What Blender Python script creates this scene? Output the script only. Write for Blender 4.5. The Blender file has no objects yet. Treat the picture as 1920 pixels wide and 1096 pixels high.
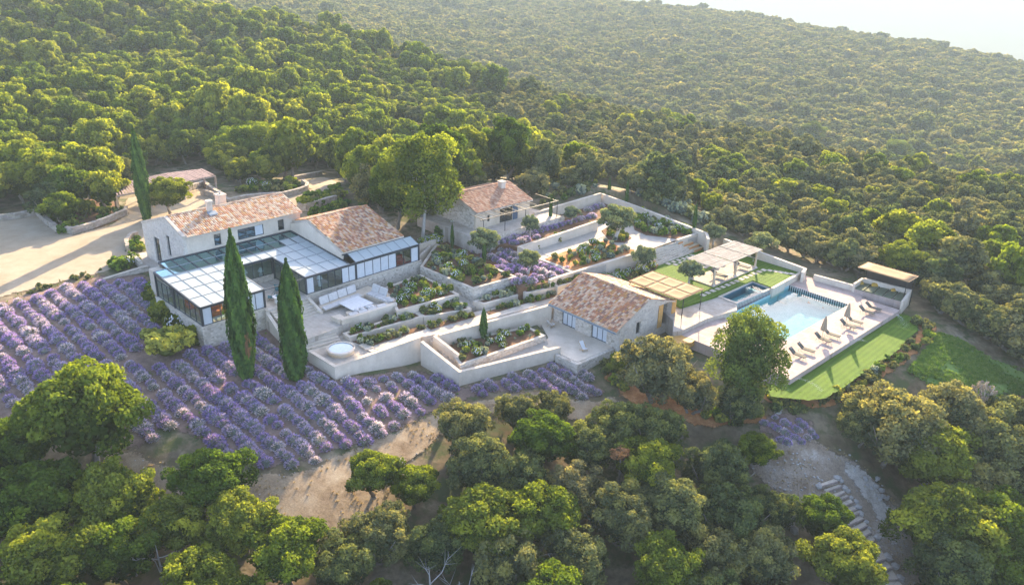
import bpy, bmesh, math, random
import numpy as np
from mathutils import Vector
from mathutils.geometry import delaunay_2d_cdt

SC = bpy.context.scene
COL = SC.collection
R = random.Random(7)
NR = np.random.RandomState(11)

# ------------------------------------------------------------------ camera
FPX = 1493.0
CAMH = 38.0
PIT, ROL = math.radians(23.015), math.radians(1.719)
_cp, _sp, _cr, _sr = math.cos(PIT), math.sin(PIT), math.cos(ROL), math.sin(ROL)
_right, _up, _fwd = np.array([1, 0, 0.]), np.array([0, _sp, _cp]), np.array([0, _cp, -_sp])
CX, CY, CZ = _cr*_right + _sr*_up, -_sr*_right + _cr*_up, _fwd
cam = bpy.data.cameras.new('camera')
cam.sensor_fit = 'HORIZONTAL'
cam.sensor_width = 36.0
cam.lens = FPX/1920*36
cam.clip_start = 0.5
cam.clip_end = 60000
camo = bpy.data.objects.new('camera', cam)
COL.objects.link(camo)
from mathutils import Matrix
camo.matrix_world = Matrix(((CX[0], CY[0], -CZ[0], 0), (CX[1], CY[1], -CZ[1], 0), (CX[2], CY[2], -CZ[2], CAMH), (0, 0, 0, 1)))
SC.camera = camo

# ------------------------------------------------------------------ light
SUN_EL, SUN_AZ = math.radians(19), math.radians(12)      # azimuth clockwise from +Y
world = bpy.data.worlds.new('World')
SC.world = world
world.use_nodes = True
_wn = world.node_tree
_wn.nodes.clear()
_o = _wn.nodes.new('ShaderNodeOutputWorld')
_b = _wn.nodes.new('ShaderNodeBackground')
_s = _wn.nodes.new('ShaderNodeTexSky')
_s.sky_type = 'NISHITA'
_s.sun_disc = False
_s.sun_elevation = SUN_EL
_s.sun_rotation = SUN_AZ
_s.altitude = 400
_s.air_density = 0.28
_s.dust_density = 0.6
_s.ozone_density = 0.0
_b.inputs['Strength'].default_value = 0.15
_wn.links.new(_s.outputs[0], _b.inputs['Color'])
_wn.links.new(_b.outputs[0], _o.inputs['Surface'])
sun = bpy.data.lights.new('sun', 'SUN')
sun.energy = 2.0
sun.angle = math.radians(0.6)
sun.color = (1.0, 0.84, 0.62)
suno = bpy.data.objects.new('sun', sun)
COL.objects.link(suno)
suno.rotation_euler = Vector((-math.sin(SUN_AZ)*math.cos(SUN_EL), -math.cos(SUN_AZ)*math.cos(SUN_EL), -math.sin(SUN_EL))).to_track_quat('-Z', 'Y').to_euler()
suno.location = (30, 120, 90)
SC.view_settings.view_transform = 'Standard'
SC.view_settings.look = 'None'
SC.view_settings.gamma = 1
SC.view_settings.use_curve_mapping = False
SC.view_settings.exposure = 3.55
SC.view_settings.use_white_balance = True            # camera white balance set for open shade
SC.view_settings.white_balance_temperature = 7500
SC.cycles.max_bounces = 6
SC.cycles.diffuse_bounces = 3
SC.cycles.transparent_max_bounces = 12
SC.cycles.volume_bounces = 1
SC.cycles.use_denoising = True

# ------------------------------------------------------------------ measuring helpers (photo pixel + height -> place in the world)
def ray(x, y):
    return CX*((x-960)/FPX) - CY*((y-548)/FPX) + CZ

def P(x, y, z=0.0):
    d = ray(x, y)
    t = (z-CAMH)/d[2]
    return np.array([d[0]*t, d[1]*t, z])

def XY(pts, z=0.0):
    return [tuple(P(x, y, z)[:2]) for x, y in pts]

def proj(w):
    w = np.asarray(w, float) - np.array([0, 0, CAMH])
    c0, c1, c2 = w@CX, w@CY, w@CZ
    c2 = np.where(np.abs(c2) < 1e-6, 1e-6, c2)
    return 960+FPX*c0/c2, 548-FPX*c1/c2, c2

class Frame:
    """horizontal axes of a building: u to the right-back, v to the left-back"""
    def __init__(s, deg):
        a = math.radians(deg)
        s.A = np.array([math.sin(a), math.cos(a)]); s.B = np.array([-math.cos(a), math.sin(a)])
    def __call__(s, u, v): return tuple(s.A*u + s.B*v)
    def uv(s, xy): xy = np.asarray(xy)[:2]; return float(xy@s.A), float(xy@s.B)
    def on_v(s, x, y, v):          # where the sight line meets the wall plane v: (u, z)
        d = ray(x, y); t = v/(d[:2]@s.B); return float(d[:2]@s.A*t), CAMH+d[2]*t
    def on_u(s, x, y, u):
        d = ray(x, y); t = u/(d[:2]@s.A); return float(d[:2]@s.B*t), CAMH+d[2]*t
HF = Frame(43.4)
EF = Frame(46.08)

def inside(poly, x, y):
    poly = np.asarray(poly, float); x = np.asarray(x, float); y = np.asarray(y, float)
    r = np.zeros(x.shape, bool)
    n = len(poly); j = n-1
    for i in range(n):
        xi, yi = poly[i]; xj, yj = poly[j]
        c = ((yi > y) != (yj > y)) & (x < (xj-xi)*(y-yi)/((yj-yi) or 1e-9)+xi)
        r ^= c; j = i
    return r

# ------------------------------------------------------------------ object helpers
def tag(o, label=None, cat=None, group=None, kind=None):
    if label: o['label'] = label
    if cat: o['category'] = cat
    if group: o['group'] = group
    if kind: o['kind'] = kind
    return o

def thing(name, label, cat, loc=(0, 0, 0), rz=0.0, group=None):
    o = bpy.data.objects.new(name, None)
    o.empty_display_size = 0.2
    COL.objects.link(o)
    o.location = loc
    o.rotation_euler = (0, 0, rz)
    return tag(o, label, cat, group)

def link(name, me, parent=None):
    o = bpy.data.objects.new(name, me)
    COL.objects.link(o)
    if parent is not None: o.parent = parent
    return o

def copy_tree(o, parent=None):
    c = o.copy()
    COL.objects.link(c)
    if parent is not None: c.parent = parent
    for ch in list(o.children): copy_tree(ch, c)
    return c

class MB:
    def __init__(s): s.v = []; s.f = []; s.c = []
    def add(s, vs, fs, col=None):
        n = len(s.v)
        s.v += [tuple(map(float, p)) for p in vs]
        s.f += [tuple(i+n for i in q) for q in fs]
        s.c += [col or (1, 1, 1)]*len(fs)
        return s
    def prism(s, poly, z0, z1, col=None):
        n = len(poly)
        a = sum(poly[i][0]*poly[(i+1) % n][1]-poly[(i+1) % n][0]*poly[i][1] for i in range(n))
        z0 = z0 if hasattr(z0, '__len__') else [z0]*n
        z1 = z1 if hasattr(z1, '__len__') else [z1]*n
        if a < 0: poly = poly[::-1]; z0 = list(z0)[::-1]; z1 = list(z1)[::-1]
        vs = [(p[0], p[1], z0[i]) for i, p in enumerate(poly)]+[(p[0], p[1], z1[i]) for i, p in enumerate(poly)]
        fs = [tuple(range(n-1, -1, -1)), tuple(range(n, 2*n))]+[(i, (i+1) % n, n+(i+1) % n, n+i) for i in range(n)]
        return s.add(vs, fs, col)
    def hexa(s, p, col=None):          # 8 points: bottom four counter-clockwise, top four
        return s.add(p, [(3, 2, 1, 0), (4, 5, 6, 7), (0, 1, 5, 4), (1, 2, 6, 5), (2, 3, 7, 6), (3, 0, 4, 7)], col)
    def box(s, fr, u0, u1, v0, v1, z0, z1, col=None):
        # v grows to the left of u: counter-clockwise order
        c = [fr(u0, v0), fr(u1, v0), fr(u1, v1), fr(u0, v1)]
        return s.hexa([(x, y, z0) for x, y in c]+[(x, y, z1) for x, y in c], col)
    def bar(s, p, q, w, h, col=None):
        p = np.array(p, float); q = np.array(q, float); d = q-p
        L = np.linalg.norm(d); d = d/L
        side = np.cross(d, [0, 0, 1.]); n = np.linalg.norm(side)
        side = np.array([1., 0, 0]) if n < 1e-4 else side/n
        up = np.cross(side, d); a = side*w/2; b = up*h/2
        return s.hexa([p-a-b, p+a-b, q+a-b, q-a-b, p-a+b, p+a+b, q+a+b, q-a+b], col)
    def tube(s, pts, rs, n=7, cap=True, col=None):
        pts = [np.array(p, float) for p in pts]
        rings = []
        for i, p in enumerate(pts):
            d = (pts[min(i+1, len(pts)-1)]-pts[max(i-1, 0)]); d = d/(np.linalg.norm(d) or 1)
            a = np.cross(d, [0.3, 0.9, 0.2]); a /= np.linalg.norm(a); b = np.cross(d, a)
            rings.append([p+rs[i]*(math.cos(t)*a+math.sin(t)*b) for t in [2*math.pi*k/n for k in range(n)]])
        vs = [v for r in rings for v in r]; fs = []
        for i in range(len(pts)-1):
            for k in range(n):
                fs.append((i*n+k, i*n+(k+1) % n, (i+1)*n+(k+1) % n, (i+1)*n+k))
        if cap: fs += [tuple(range(n-1, -1, -1)), tuple((len(pts)-1)*n+k for k in range(n))]
        return s.add(vs, fs, col)
    def lathe(s, prof, n=24, c=(0, 0), col=None):
        vs = [(c[0]+r*math.cos(2*math.pi*k/n), c[1]+r*math.sin(2*math.pi*k/n), z) for r, z in prof for k in range(n)]
        fs = [(i*n+k, i*n+(k+1) % n, (i+1)*n+(k+1) % n, (i+1)*n+k) for i in range(len(prof)-1) for k in range(n)]
        fs += [tuple(range(n-1, -1, -1)), tuple((len(prof)-1)*n+k for k in range(n))]
        return s.add(vs, fs, col)
    def rock(s, c, r, rnd, flat=0.7, col=None):
        bm = bmesh.new(); bmesh.ops.create_icosphere(bm, subdivisions=1, radius=1)
        k = [rnd.uniform(.75, 1.2) for _ in range(3)]
        vs = [(c[0]+v.co.x*r*k[0]*rnd.uniform(.8, 1.15), c[1]+v.co.y*r*k[1]*rnd.uniform(.8, 1.15), c[2]+v.co.z*r*flat*rnd.uniform(.8, 1.1)) for v in bm.verts]
        fs = [tuple(v.index for v in f.verts) for f in bm.faces]
        bm.free(); return s.add(vs, fs, col)
    def mesh(s, name, mat, org=(0, 0, 0), smooth=False, colours=False):
        me = bpy.data.meshes.new(name)
        v = np.array(s.v)-np.array(org, float)
        me.from_pydata([tuple(p) for p in v], [], s.f)
        if colours:
            at = me.attributes.new('Col', 'FLOAT_COLOR', 'FACE')
            at.data.foreach_set('color', np.array([(*c, 1) for c in s.c], np.float32).ravel())
        if smooth: me.polygons.foreach_set('use_smooth', [True]*len(me.polygons))
        me.materials.append(mat)
        me.update()
        return me
    def build(s, name, mat, parent=None, smooth=False, colours=False, base=None):
        """one mesh object. Under a parent: a part, in the parent's coordinates. Else a thing of its own standing on its base point"""
        if parent is not None:
            top = parent
            org = np.array(top.location)
            while top.parent is not None:
                top = top.parent; org = org+np.array(top.location)
            return link(name, s.mesh(name, mat, org, smooth, colours), parent)
        if base is None:
            a = np.array(s.v); base = (a[:, 0].mean(), a[:, 1].mean(), a[:, 2].min())
        o = link(name, s.mesh(name, mat, base, smooth, colours))
        o.location = base
        return o

# ------------------------------------------------------------------ materials
def newmat(name):
    m = bpy.data.materials.new(name); m.use_nodes = True
    nt = m.node_tree; nt.nodes.clear()
    out = nt.nodes.new('ShaderNodeOutputMaterial')
    return m, nt, out

def N(nt, t, **kw):
    n = nt.nodes.new(t)
    for k, v in kw.items():
        if k.startswith('i_'):
            key = k[2:].replace('_', ' ')
            n.inputs[key].default_value = v
        else: setattr(n, k, v)
    return n

def ramp(nt, fac, stops):
    r = nt.nodes.new('ShaderNodeValToRGB')
    el = r.color_ramp.elements
    while len(el) < len(stops): el.new(0.5)
    for e, (p, c) in zip(el, stops):
        e.position = p; e.color = (*c, 1)
    if fac is not None: nt.links.new(fac, r.inputs[0])
    return r

def mix(nt, fac, a, b, mode='MIX'):
    m = nt.nodes.new('ShaderNodeMix'); m.data_type = 'RGBA'; m.blend_type = mode
    for sock, val in ((m.inputs['Factor'], fac), (m.inputs['A'], a), (m.inputs['B'], b)):
        if hasattr(val, 'node'): nt.links.new(val, sock)
        elif isinstance(val, tuple): sock.default_value = (*val, 1)
        else: sock.default_value = val
    return m.outputs['Result']

def noise(nt, scale, detail=4, rough=.6, vec=None):
    n = N(nt, 'ShaderNodeTexNoise'); n.inputs['Scale'].default_value = scale; n.inputs['Detail'].default_value = detail; n.inputs['Roughness'].default_value = rough
    if vec is not None: nt.links.new(vec, n.inputs['Vector'])
    return n

def surf(name, stops, scale=1.0, rough=.85, bump=.0, bscale=None, spec=.3, fine=None, col_attr=False, streak=False, metal=0.0, joints=None, dirt=0):
    """noise-mottled opaque surface"""
    m, nt, out = newmat(name)
    b = N(nt, 'ShaderNodeBsdfPrincipled'); b.inputs['Roughness'].default_value = rough
    b.inputs['Specular IOR Level'].default_value = spec; b.inputs['Metallic'].default_value = metal
    tc = N(nt, 'ShaderNodeTexCoord')
    vec = tc.outputs['Object']
    if streak:
        mp = N(nt, 'ShaderNodeMapping'); mp.inputs['Scale'].default_value = (1, 1, .22); nt.links.new(vec, mp.inputs[0]); vec = mp.outputs[0]
    n1 = noise(nt, scale, 6, .65, vec)
    r = ramp(nt, n1.outputs[0], stops)
    c = r.outputs[0]
    if fine:
        n2 = noise(nt, fine[0], 3, .7, tc.outputs['Object'])
        r2 = ramp(nt, n2.outputs[0], [(.3, (1-fine[1],)*3), (.7, (1+fine[1]*.6,)*3)])
        c = mix(nt, 1.0, c, r2.outputs[0], 'MULTIPLY')
    if joints:
        mp2 = N(nt, 'ShaderNodeMapping'); mp2.inputs['Rotation'].default_value = (0, 0, math.radians(joints[2])); nt.links.new(tc.outputs['Object'], mp2.inputs[0])
        bk = N(nt, 'ShaderNodeTexBrick'); bk.inputs['Color1'].default_value = (1.05, 1.05, 1.05, 1); bk.inputs['Color2'].default_value = (.90, .90, .89, 1); bk.inputs['Mortar'].default_value = (.70, .68, .66, 1)
        bk.inputs['Scale'].default_value = 1; bk.inputs['Brick Width'].default_value = joints[0]; bk.inputs['Row Height'].default_value = joints[1]; bk.inputs['Mortar Size'].default_value = .014
        nt.links.new(mp2.outputs[0], bk.inputs[0]); c = mix(nt, 1.0, c, bk.outputs[0], 'MULTIPLY')
    if dirt:
        n5 = noise(nt, .55, 7, .72, tc.outputs['Object']); r5 = ramp(nt, n5.outputs[0], [(.36, (1-dirt, 1-dirt*1.08, 1-dirt*1.2)), (.56, (1, 1, 1))]); c = mix(nt, 1.0, c, r5.outputs[0], 'MULTIPLY')
    if col_attr:
        at = N(nt, 'ShaderNodeAttribute'); at.attribute_name = 'Col'
        c = mix(nt, 1.0, c, at.outputs['Color'], 'MULTIPLY')
    nt.links.new(c, b.inputs['Base Color'])
    if bump:
        n3 = noise(nt, bscale or scale*4, 5, .7, tc.outputs['Object'])
        bp = N(nt, 'ShaderNodeBump'); bp.inputs['Strength'].default_value = bump; bp.inputs['Distance'].default_value = .05
        nt.links.new(n3.outputs[0], bp.inputs['Height']); nt.links.new(bp.outputs[0], b.inputs['Normal'])
    nt.links.new(b.outputs[0], out.inputs[0])
    return m

def stone(name, stops, mortar, scale=3.2, joint=.06, bump=.6):
    m, nt, out = newmat(name)
    b = N(nt, 'ShaderNodeBsdfPrincipled'); b.inputs['Roughness'].default_value = .9; b.inputs['Specular IOR Level'].default_value = .2
    tc = N(nt, 'ShaderNodeTexCoord')
    mp = N(nt, 'ShaderNodeMapping'); mp.inputs['Scale'].default_value = (1, 1, 1.5); nt.links.new(tc.outputs['Object'], mp.inputs[0])
    nz = noise(nt, 2.5, 2, .5, mp.outputs[0])
    vm = N(nt, 'ShaderNodeVectorMath', operation='MULTIPLY_ADD'); vm.inputs[1].default_value = (.25, .25, .25)
    nt.links.new(nz.outputs['Color'], vm.inputs[0]); nt.links.new(mp.outputs[0], vm.inputs[2])
    v1 = N(nt, 'ShaderNodeTexVoronoi'); v1.inputs['Scale'].default_value = scale; nt.links.new(vm.outputs[0], v1.inputs['Vector'])
    v2 = N(nt, 'ShaderNodeTexVoronoi', feature='DISTANCE_TO_EDGE'); v2.inputs['Scale'].default_value = scale; nt.links.new(vm.outputs[0], v2.inputs['Vector'])
    sp = N(nt, 'ShaderNodeSeparateColor'); nt.links.new(v1.outputs['Color'], sp.inputs[0])
    r = ramp(nt, sp.outputs[0], stops)
    fn = noise(nt, 14, 4, .7, tc.outputs['Object'])
    r2 = ramp(nt, fn.outputs[0], [(.3, (.75,)*3), (.7, (1.12,)*3)])
    c = mix(nt, 1.0, r.outputs[0], r2.outputs[0], 'MULTIPLY')
    e = ramp(nt, v2.outputs['Distance'], [(0, (0,)*3), (joint, (1,)*3)])
    c = mix(nt, e.outputs[0], mortar, c)
    big = noise(nt, .35, 3, .6, tc.outputs['Object'])
    rb = ramp(nt, big.outputs[0], [(.3, (.86,)*3), (.7, (1.08,)*3)])
    c = mix(nt, 1.0, c, rb.outputs[0], 'MULTIPLY')
    nt.links.new(c, b.inputs['Base Color'])
    bp = N(nt, 'ShaderNodeBump'); bp.inputs['Strength'].default_value = bump; bp.inputs['Distance'].default_value = .06
    hh = N(nt, 'ShaderNodeMath', operation='ADD'); nt.links.new(e.outputs[0], hh.inputs[0]); nt.links.new(fn.outputs[0], hh.inputs[1])
    nt.links.new(hh.outputs[0], bp.inputs['Height']); nt.links.new(bp.outputs[0], b.inputs['Normal'])
    nt.links.new(b.outputs[0], out.inputs[0])
    return m

def leafmat(name, cols, trans=.3, tint=(1.25, 1.2, .55)):
    """leaves: colour drawn per plant, varied per leaf; part of the light passes through"""
    m, nt, out = newmat(name)
    oi = N(nt, 'ShaderNodeObjectInfo')
    k = len(cols)
    r = ramp(nt, oi.outputs['Random'], [((i+.5)/k, c) for i, c in enumerate(cols)])
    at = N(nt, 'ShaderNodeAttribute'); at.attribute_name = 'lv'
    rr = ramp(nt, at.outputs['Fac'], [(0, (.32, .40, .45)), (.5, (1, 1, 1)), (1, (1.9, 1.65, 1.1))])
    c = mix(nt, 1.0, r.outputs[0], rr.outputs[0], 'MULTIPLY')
    d = N(nt, 'ShaderNodeBsdfDiffuse'); nt.links.new(c, d.inputs[0])
    t = N(nt, 'ShaderNodeBsdfTranslucent')
    c2 = mix(nt, 1.0, c, tint, 'MULTIPLY'); nt.links.new(c2, t.inputs[0])
    mx = N(nt, 'ShaderNodeMixShader'); mx.inputs[0].default_value = trans
    nt.links.new(d.outputs[0], mx.inputs[1]); nt.links.new(t.outputs[0], mx.inputs[2])
    nt.links.new(mx.outputs[0], out.inputs[0])
    return m

def plain(name, col, rough=.6, spec=.4, metal=0.0):
    m, nt, out = newmat(name)
    b = N(nt, 'ShaderNodeBsdfPrincipled'); b.inputs['Base Color'].default_value = (*col, 1); b.inputs['Roughness'].default_value = rough
    b.inputs['Specular IOR Level'].default_value = spec; b.inputs['Metallic'].default_value = metal
    tc = N(nt, 'ShaderNodeTexCoord'); n = noise(nt, 3, 4, .6, tc.outputs['Object'])
    r = ramp(nt, n.outputs[0], [(.3, tuple(c*.88 for c in col)), (.7, tuple(min(1, c*1.08) for c in col))])
    nt.links.new(r.outputs[0], b.inputs['Base Color'])
    nt.links.new(b.outputs[0], out.inputs[0])
    return m

def clear_glass(name, tint, refl=.12, rough=.02, gcol=(.9, .95, 1)):
    m, nt, out = newmat(name)
    fr = N(nt, 'ShaderNodeFresnel'); fr.inputs[0].default_value = 1.5
    ad = N(nt, 'ShaderNodeMath', operation='ADD', use_clamp=True); nt.links.new(fr.outputs[0], ad.inputs[0]); ad.inputs[1].default_value = refl
    ge = N(nt, 'ShaderNodeNewGeometry'); inv = N(nt, 'ShaderNodeMath', operation='SUBTRACT'); inv.inputs[0].default_value = 1; nt.links.new(ge.outputs['Backfacing'], inv.inputs[1])
    mu = N(nt, 'ShaderNodeMath', operation='MULTIPLY'); nt.links.new(ad.outputs[0], mu.inputs[0]); nt.links.new(inv.outputs[0], mu.inputs[1]); ad = mu
    g = N(nt, 'ShaderNodeBsdfGlossy'); g.inputs['Roughness'].default_value = rough; g.inputs[0].default_value = (*gcol, 1)
    t = N(nt, 'ShaderNodeBsdfTransparent'); t.inputs[0].default_value = (*tint, 1)
    mx = N(nt, 'ShaderNodeMixShader'); nt.links.new(ad.outputs[0], mx.inputs[0]); nt.links.new(t.outputs[0], mx.inputs[1]); nt.links.new(g.outputs[0], mx.inputs[2])
    nt.links.new(mx.outputs[0], out.inputs[0])
    return m

M = {}
M['plaster'] = surf('lime_plaster', [(.25, (0.500, 0.415, 0.311)), (.5, (0.580, 0.482, 0.366)), (.75, (0.634, 0.537, 0.427))], .45, .9, .15, 9, .2, (6, .07), streak=True, dirt=.16)
M['white'] = surf('white_plaster', [(.25, (0.550, 0.463, 0.362)), (.75, (0.675, 0.581, 0.469))], .5, .9, .1, 9, .2, (5, .05), streak=True, dirt=.15)
M['coping'] = surf('pale_limestone', [(.25, (0.506, 0.431, 0.345)), (.75, (0.632, 0.552, 0.460))], 1.2, .9, .12, 12, .08, (9, .08), joints=(.75, 3, 44), dirt=.14)
M['paving'] = surf('pale_paving', [(.25, (0.414, 0.360, 0.300)), (.5, (0.480, 0.420, 0.354)), (.75, (0.540, 0.480, 0.414))], .9, .9, .1, 14, .08, (8, .08), joints=(.8, .5, 44), dirt=.16)
M['deck'] = surf('pink_travertine', [(.25, (.40, .305, .262)), (.5, (.45, .348, .302)), (.75, (.49, .39, .345))], .6, .9, .1, 14, .08, (7, .08), joints=(.9, .6, 44), dirt=.12)
M['stone'] = stone('pale_rubble_stone', [(0, (0.389, 0.339, 0.276)), (.35, (0.572, 0.507, 0.422)), (.7, (0.686, 0.616, 0.522)), (1, (0.491, 0.420, 0.331))], (0.520, 0.461, 0.383), 3.4, .05, .55)
M['house_stone'] = stone('grey_rubble_stone', [(0, (0.493, 0.438, 0.374)), (.5, (0.678, 0.620, 0.534)), (1, (0.579, 0.503, 0.411))], (0.611, 0.554, 0.473), 3.6, .05, .5)
M['drystone'] = surf('drystone', [(.25, (0.300, 0.255, 0.203)), (.5, (0.390, 0.345, 0.289)), (.75, (0.465, 0.424, 0.367))], 1.8, .95, .3, 10, .15, (9, .15), col_attr=True)
M['soil'] = surf('garden_soil', [(.3, (.12, .062, .035)), (.55, (.19, .105, .062)), (.8, (.30, .20, .125))], .9, 1, .5, 8, .1, (9, .3))
M['barksoil'] = surf('orange_mulch', [(.3, (0.275, 0.106, 0.040)), (.55, (0.450, 0.206, 0.083)), (.8, (0.575, 0.338, 0.175))], 1.0, 1, .5, 9, .1, (9, .3))
M['gravel'] = surf('pale_gravel', [(.3, (0.352, 0.315, 0.266)), (.7, (0.450, 0.413, 0.364))], 1.4, .95, .2, 25, .15, (22, .12))
M['sand'] = surf('sandy_gravel', [(.25, (0.288, 0.223, 0.144)), (.5, (0.353, 0.284, 0.198)), (.75, (0.403, 0.342, 0.259))], .16, .95, .2, 20, .15, (12, .12), dirt=.14)
M['dark_metal'] = plain('anthracite_metal', (.028, .036, .042), .45, .5)
M['black_metal'] = plain('black_metal', (.018, .018, .02), .5, .4)
M['glass'] = clear_glass('clear_glass', (.82, .90, .90), .05)
M['roof_glass'] = clear_glass('teal_roof_glass', (.42, .72, .78), .26, .08, (.50, .80, .86))
M['win_glass'] = clear_glass('window_glass', (.35, .42, .45), .12)
def _frost():
    m, nt, out = newmat('frosted_roof_glass')
    b = N(nt, 'ShaderNodeBsdfPrincipled'); b.inputs['Base Color'].default_value = (.50, .555, .55, 1); b.inputs['Roughness'].default_value = .4; b.inputs['Specular IOR Level'].default_value = .3
    t = N(nt, 'ShaderNodeBsdfTranslucent'); t.inputs[0].default_value = (.72, .80, .80, 1)
    mx = N(nt, 'ShaderNodeMixShader'); mx.inputs[0].default_value = .38
    nt.links.new(b.outputs[0], mx.inputs[1]); nt.links.new(t.outputs[0], mx.inputs[2]); nt.links.new(mx.outputs[0], out.inputs[0])
    return m
M['frost'] = _frost()
M['blind'] = surf('white_blind', [(.3, (0.475, 0.504, 0.518)), (.7, (0.547, 0.569, 0.576))], 2, .7, 0, None, .3)
M['wood'] = surf('pale_oak', [(.3, (.42, .27, .14)), (.7, (.56, .39, .22))], 2.5, .7, .1, 20, .3, (14, .12))
M['greywood'] = surf('weathered_wood', [(.3, (.22, .175, .15)), (.7, (.38, .315, .275))], 2, .9, .2, 20, .2, (16, .2))
M['reed'] = surf('grey_reed_mat', [(.3, (.17, .155, .14)), (.7, (.27, .255, .24))], 1.2, .95, .2, 25, .2, (14, .14))
M['canvas'] = surf('sand_canvas', [(.3, (0.251, 0.160, 0.083)), (.7, (0.299, 0.197, 0.109))], .8, .9, .05, 20, .2, (8, .05))
M['taupe'] = plain('taupe_fabric', (.23, .205, .17), .9, .2)
M['olivefab'] = plain('olive_green_cushion', (.13, .15, .095), .9, .2)
M['cream'] = plain('cream_cushion', (0.528, 0.500, 0.468), .9, .2)
M['yellow'] = plain('mustard_cushion', (.48, .28, .05), .9, .2)
M['orange'] = plain('orange_fabric', (.50, .14, .04), .9, .2)
M['red'] = plain('red_fabric', (.38, .045, .03), .9, .2)
M['teal'] = plain('teal_fabric', (.035, .14, .16), .8, .3)
M['terracotta'] = plain('orange_lit_riser', (.53, .23, .085), .8, .3)  # warm light on the stair's end risers, put into an orange colour
M['shutter'] = plain('orange_shutter', (.58, .32, .10), .6, .3)
M['whitepaint'] = plain('white_paint', (0.624, 0.616, 0.600), .5, .4)
M['bark'] = surf('bark', [(.3, (.12, .10, .08)), (.7, (.30, .265, .22))], 4, .95, .4, 20, .1, (20, .25))
M['palebark'] = surf('pale_bark', [(.3, (.30, .275, .24)), (.7, (.52, .485, .44))], 4, .95, .3, 20, .1, (20, .2))
M['deadwood'] = surf('bleached_wood', [(.3, (.42, .40, .37)), (.7, (.62, .595, .555))], 4, .95, .2, 20, .1)
M['rock'] = surf('limestone_rock', [(.3, (0.315, 0.292, 0.266)), (.7, (0.480, 0.458, 0.427))], 2, .95, .3, 8, .15, (9, .15))
M['tile'] = surf('clay_tile', [(.3, (.9, .9, .9)), (.7, (1.08, 1.08, 1.08))], 6, .9, .15, 20, .2, (18, .12), col_attr=True)
M['pooltile'] = surf('pool_floor_tile', [(.3, (.26, .45, .45)), (.7, (.34, .53, .53))], 1, .95, 0, None, .0, (6, .05))
M['stripe_dark'] = plain('dark_green_tile', (.03, .045, .05), .3, .5)
M['stripe_pale'] = plain('pale_tile', (.52, .49, .46), .4, .5)
M['interior'] = surf('oak_floor', [(.3, (.34, .255, .17)), (.7, (.44, .34, .24))], 1.2, .6, 0, None, .3)
M['dark_int'] = plain('dark_interior', (.05, .05, .05), .9, .1)
M['bluedoor'] = plain('blue_painted_door', (.055, .10, .16), .5, .4)
M['flower'] = plain('white_petals', (0.640, 0.632, 0.592), .8, .2)
M['zinc'] = plain('zinc_flashing', (.20, .25, .29), .5, .4)

# leaves
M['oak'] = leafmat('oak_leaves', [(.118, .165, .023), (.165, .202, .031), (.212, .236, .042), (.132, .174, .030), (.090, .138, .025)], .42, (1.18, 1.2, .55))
M['oakdark'] = leafmat('deep_green_oak_leaves', [(.092, .140, .022), (.140, .180, .030), (.190, .215, .040), (.115, .160, .026), (.076, .126, .022)], .40, (1.18, 1.2, .55))  # deeper green leaf colour of the near oaks
M['holm'] = leafmat('holm_oak_leaves', [(0.121, 0.147, 0.058), (0.194, 0.191, 0.084), (0.137, 0.163, 0.069), (0.236, 0.218, 0.105), (0.095, 0.128, 0.053)], .36, (1.12, 1.1, .65))
M['pine'] = leafmat('pine_needles', [(0.128, 0.180, 0.042), (0.105, 0.150, 0.039)], .3)
M['cypress'] = leafmat('cypress_leaves', [(0.053, 0.116, 0.029), (0.060, 0.126, 0.031)], .2)
M['olive'] = leafmat('olive_leaves', [(0.179, 0.217, 0.113), (0.224, 0.247, 0.113), (0.149, 0.194, 0.128)], .25, (1.15, 1.15, .7))
M['boxleaf'] = leafmat('box_leaves', [(0.077, 0.156, 0.027), (0.140, 0.219, 0.039), (0.204, 0.250, 0.046)], .25)
M['greyleaf'] = leafmat('grey_santolina_leaves', [(0.230, 0.266, 0.201), (0.287, 0.323, 0.252), (0.187, 0.230, 0.179)], .2, (1.05, 1.1, .9))
M['midleaf'] = leafmat('shrub_leaves', [(0.098, 0.139, 0.049), (0.146, 0.171, 0.065), (0.195, 0.195, 0.081)], .25)
M['yellowleaf'] = leafmat('yellow_broom_leaves', [(0.421, 0.412, 0.088), (0.351, 0.360, 0.088)], .3)
M['rust'] = leafmat('rust_leaves', [(0.330, 0.165, 0.077), (0.286, 0.143, 0.072)], .25)
M['lavleaf'] = leafmat('lavender_leaves', [(0.156, 0.182, 0.137), (0.195, 0.202, 0.156)], .2, (1, 1, .9))
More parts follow.
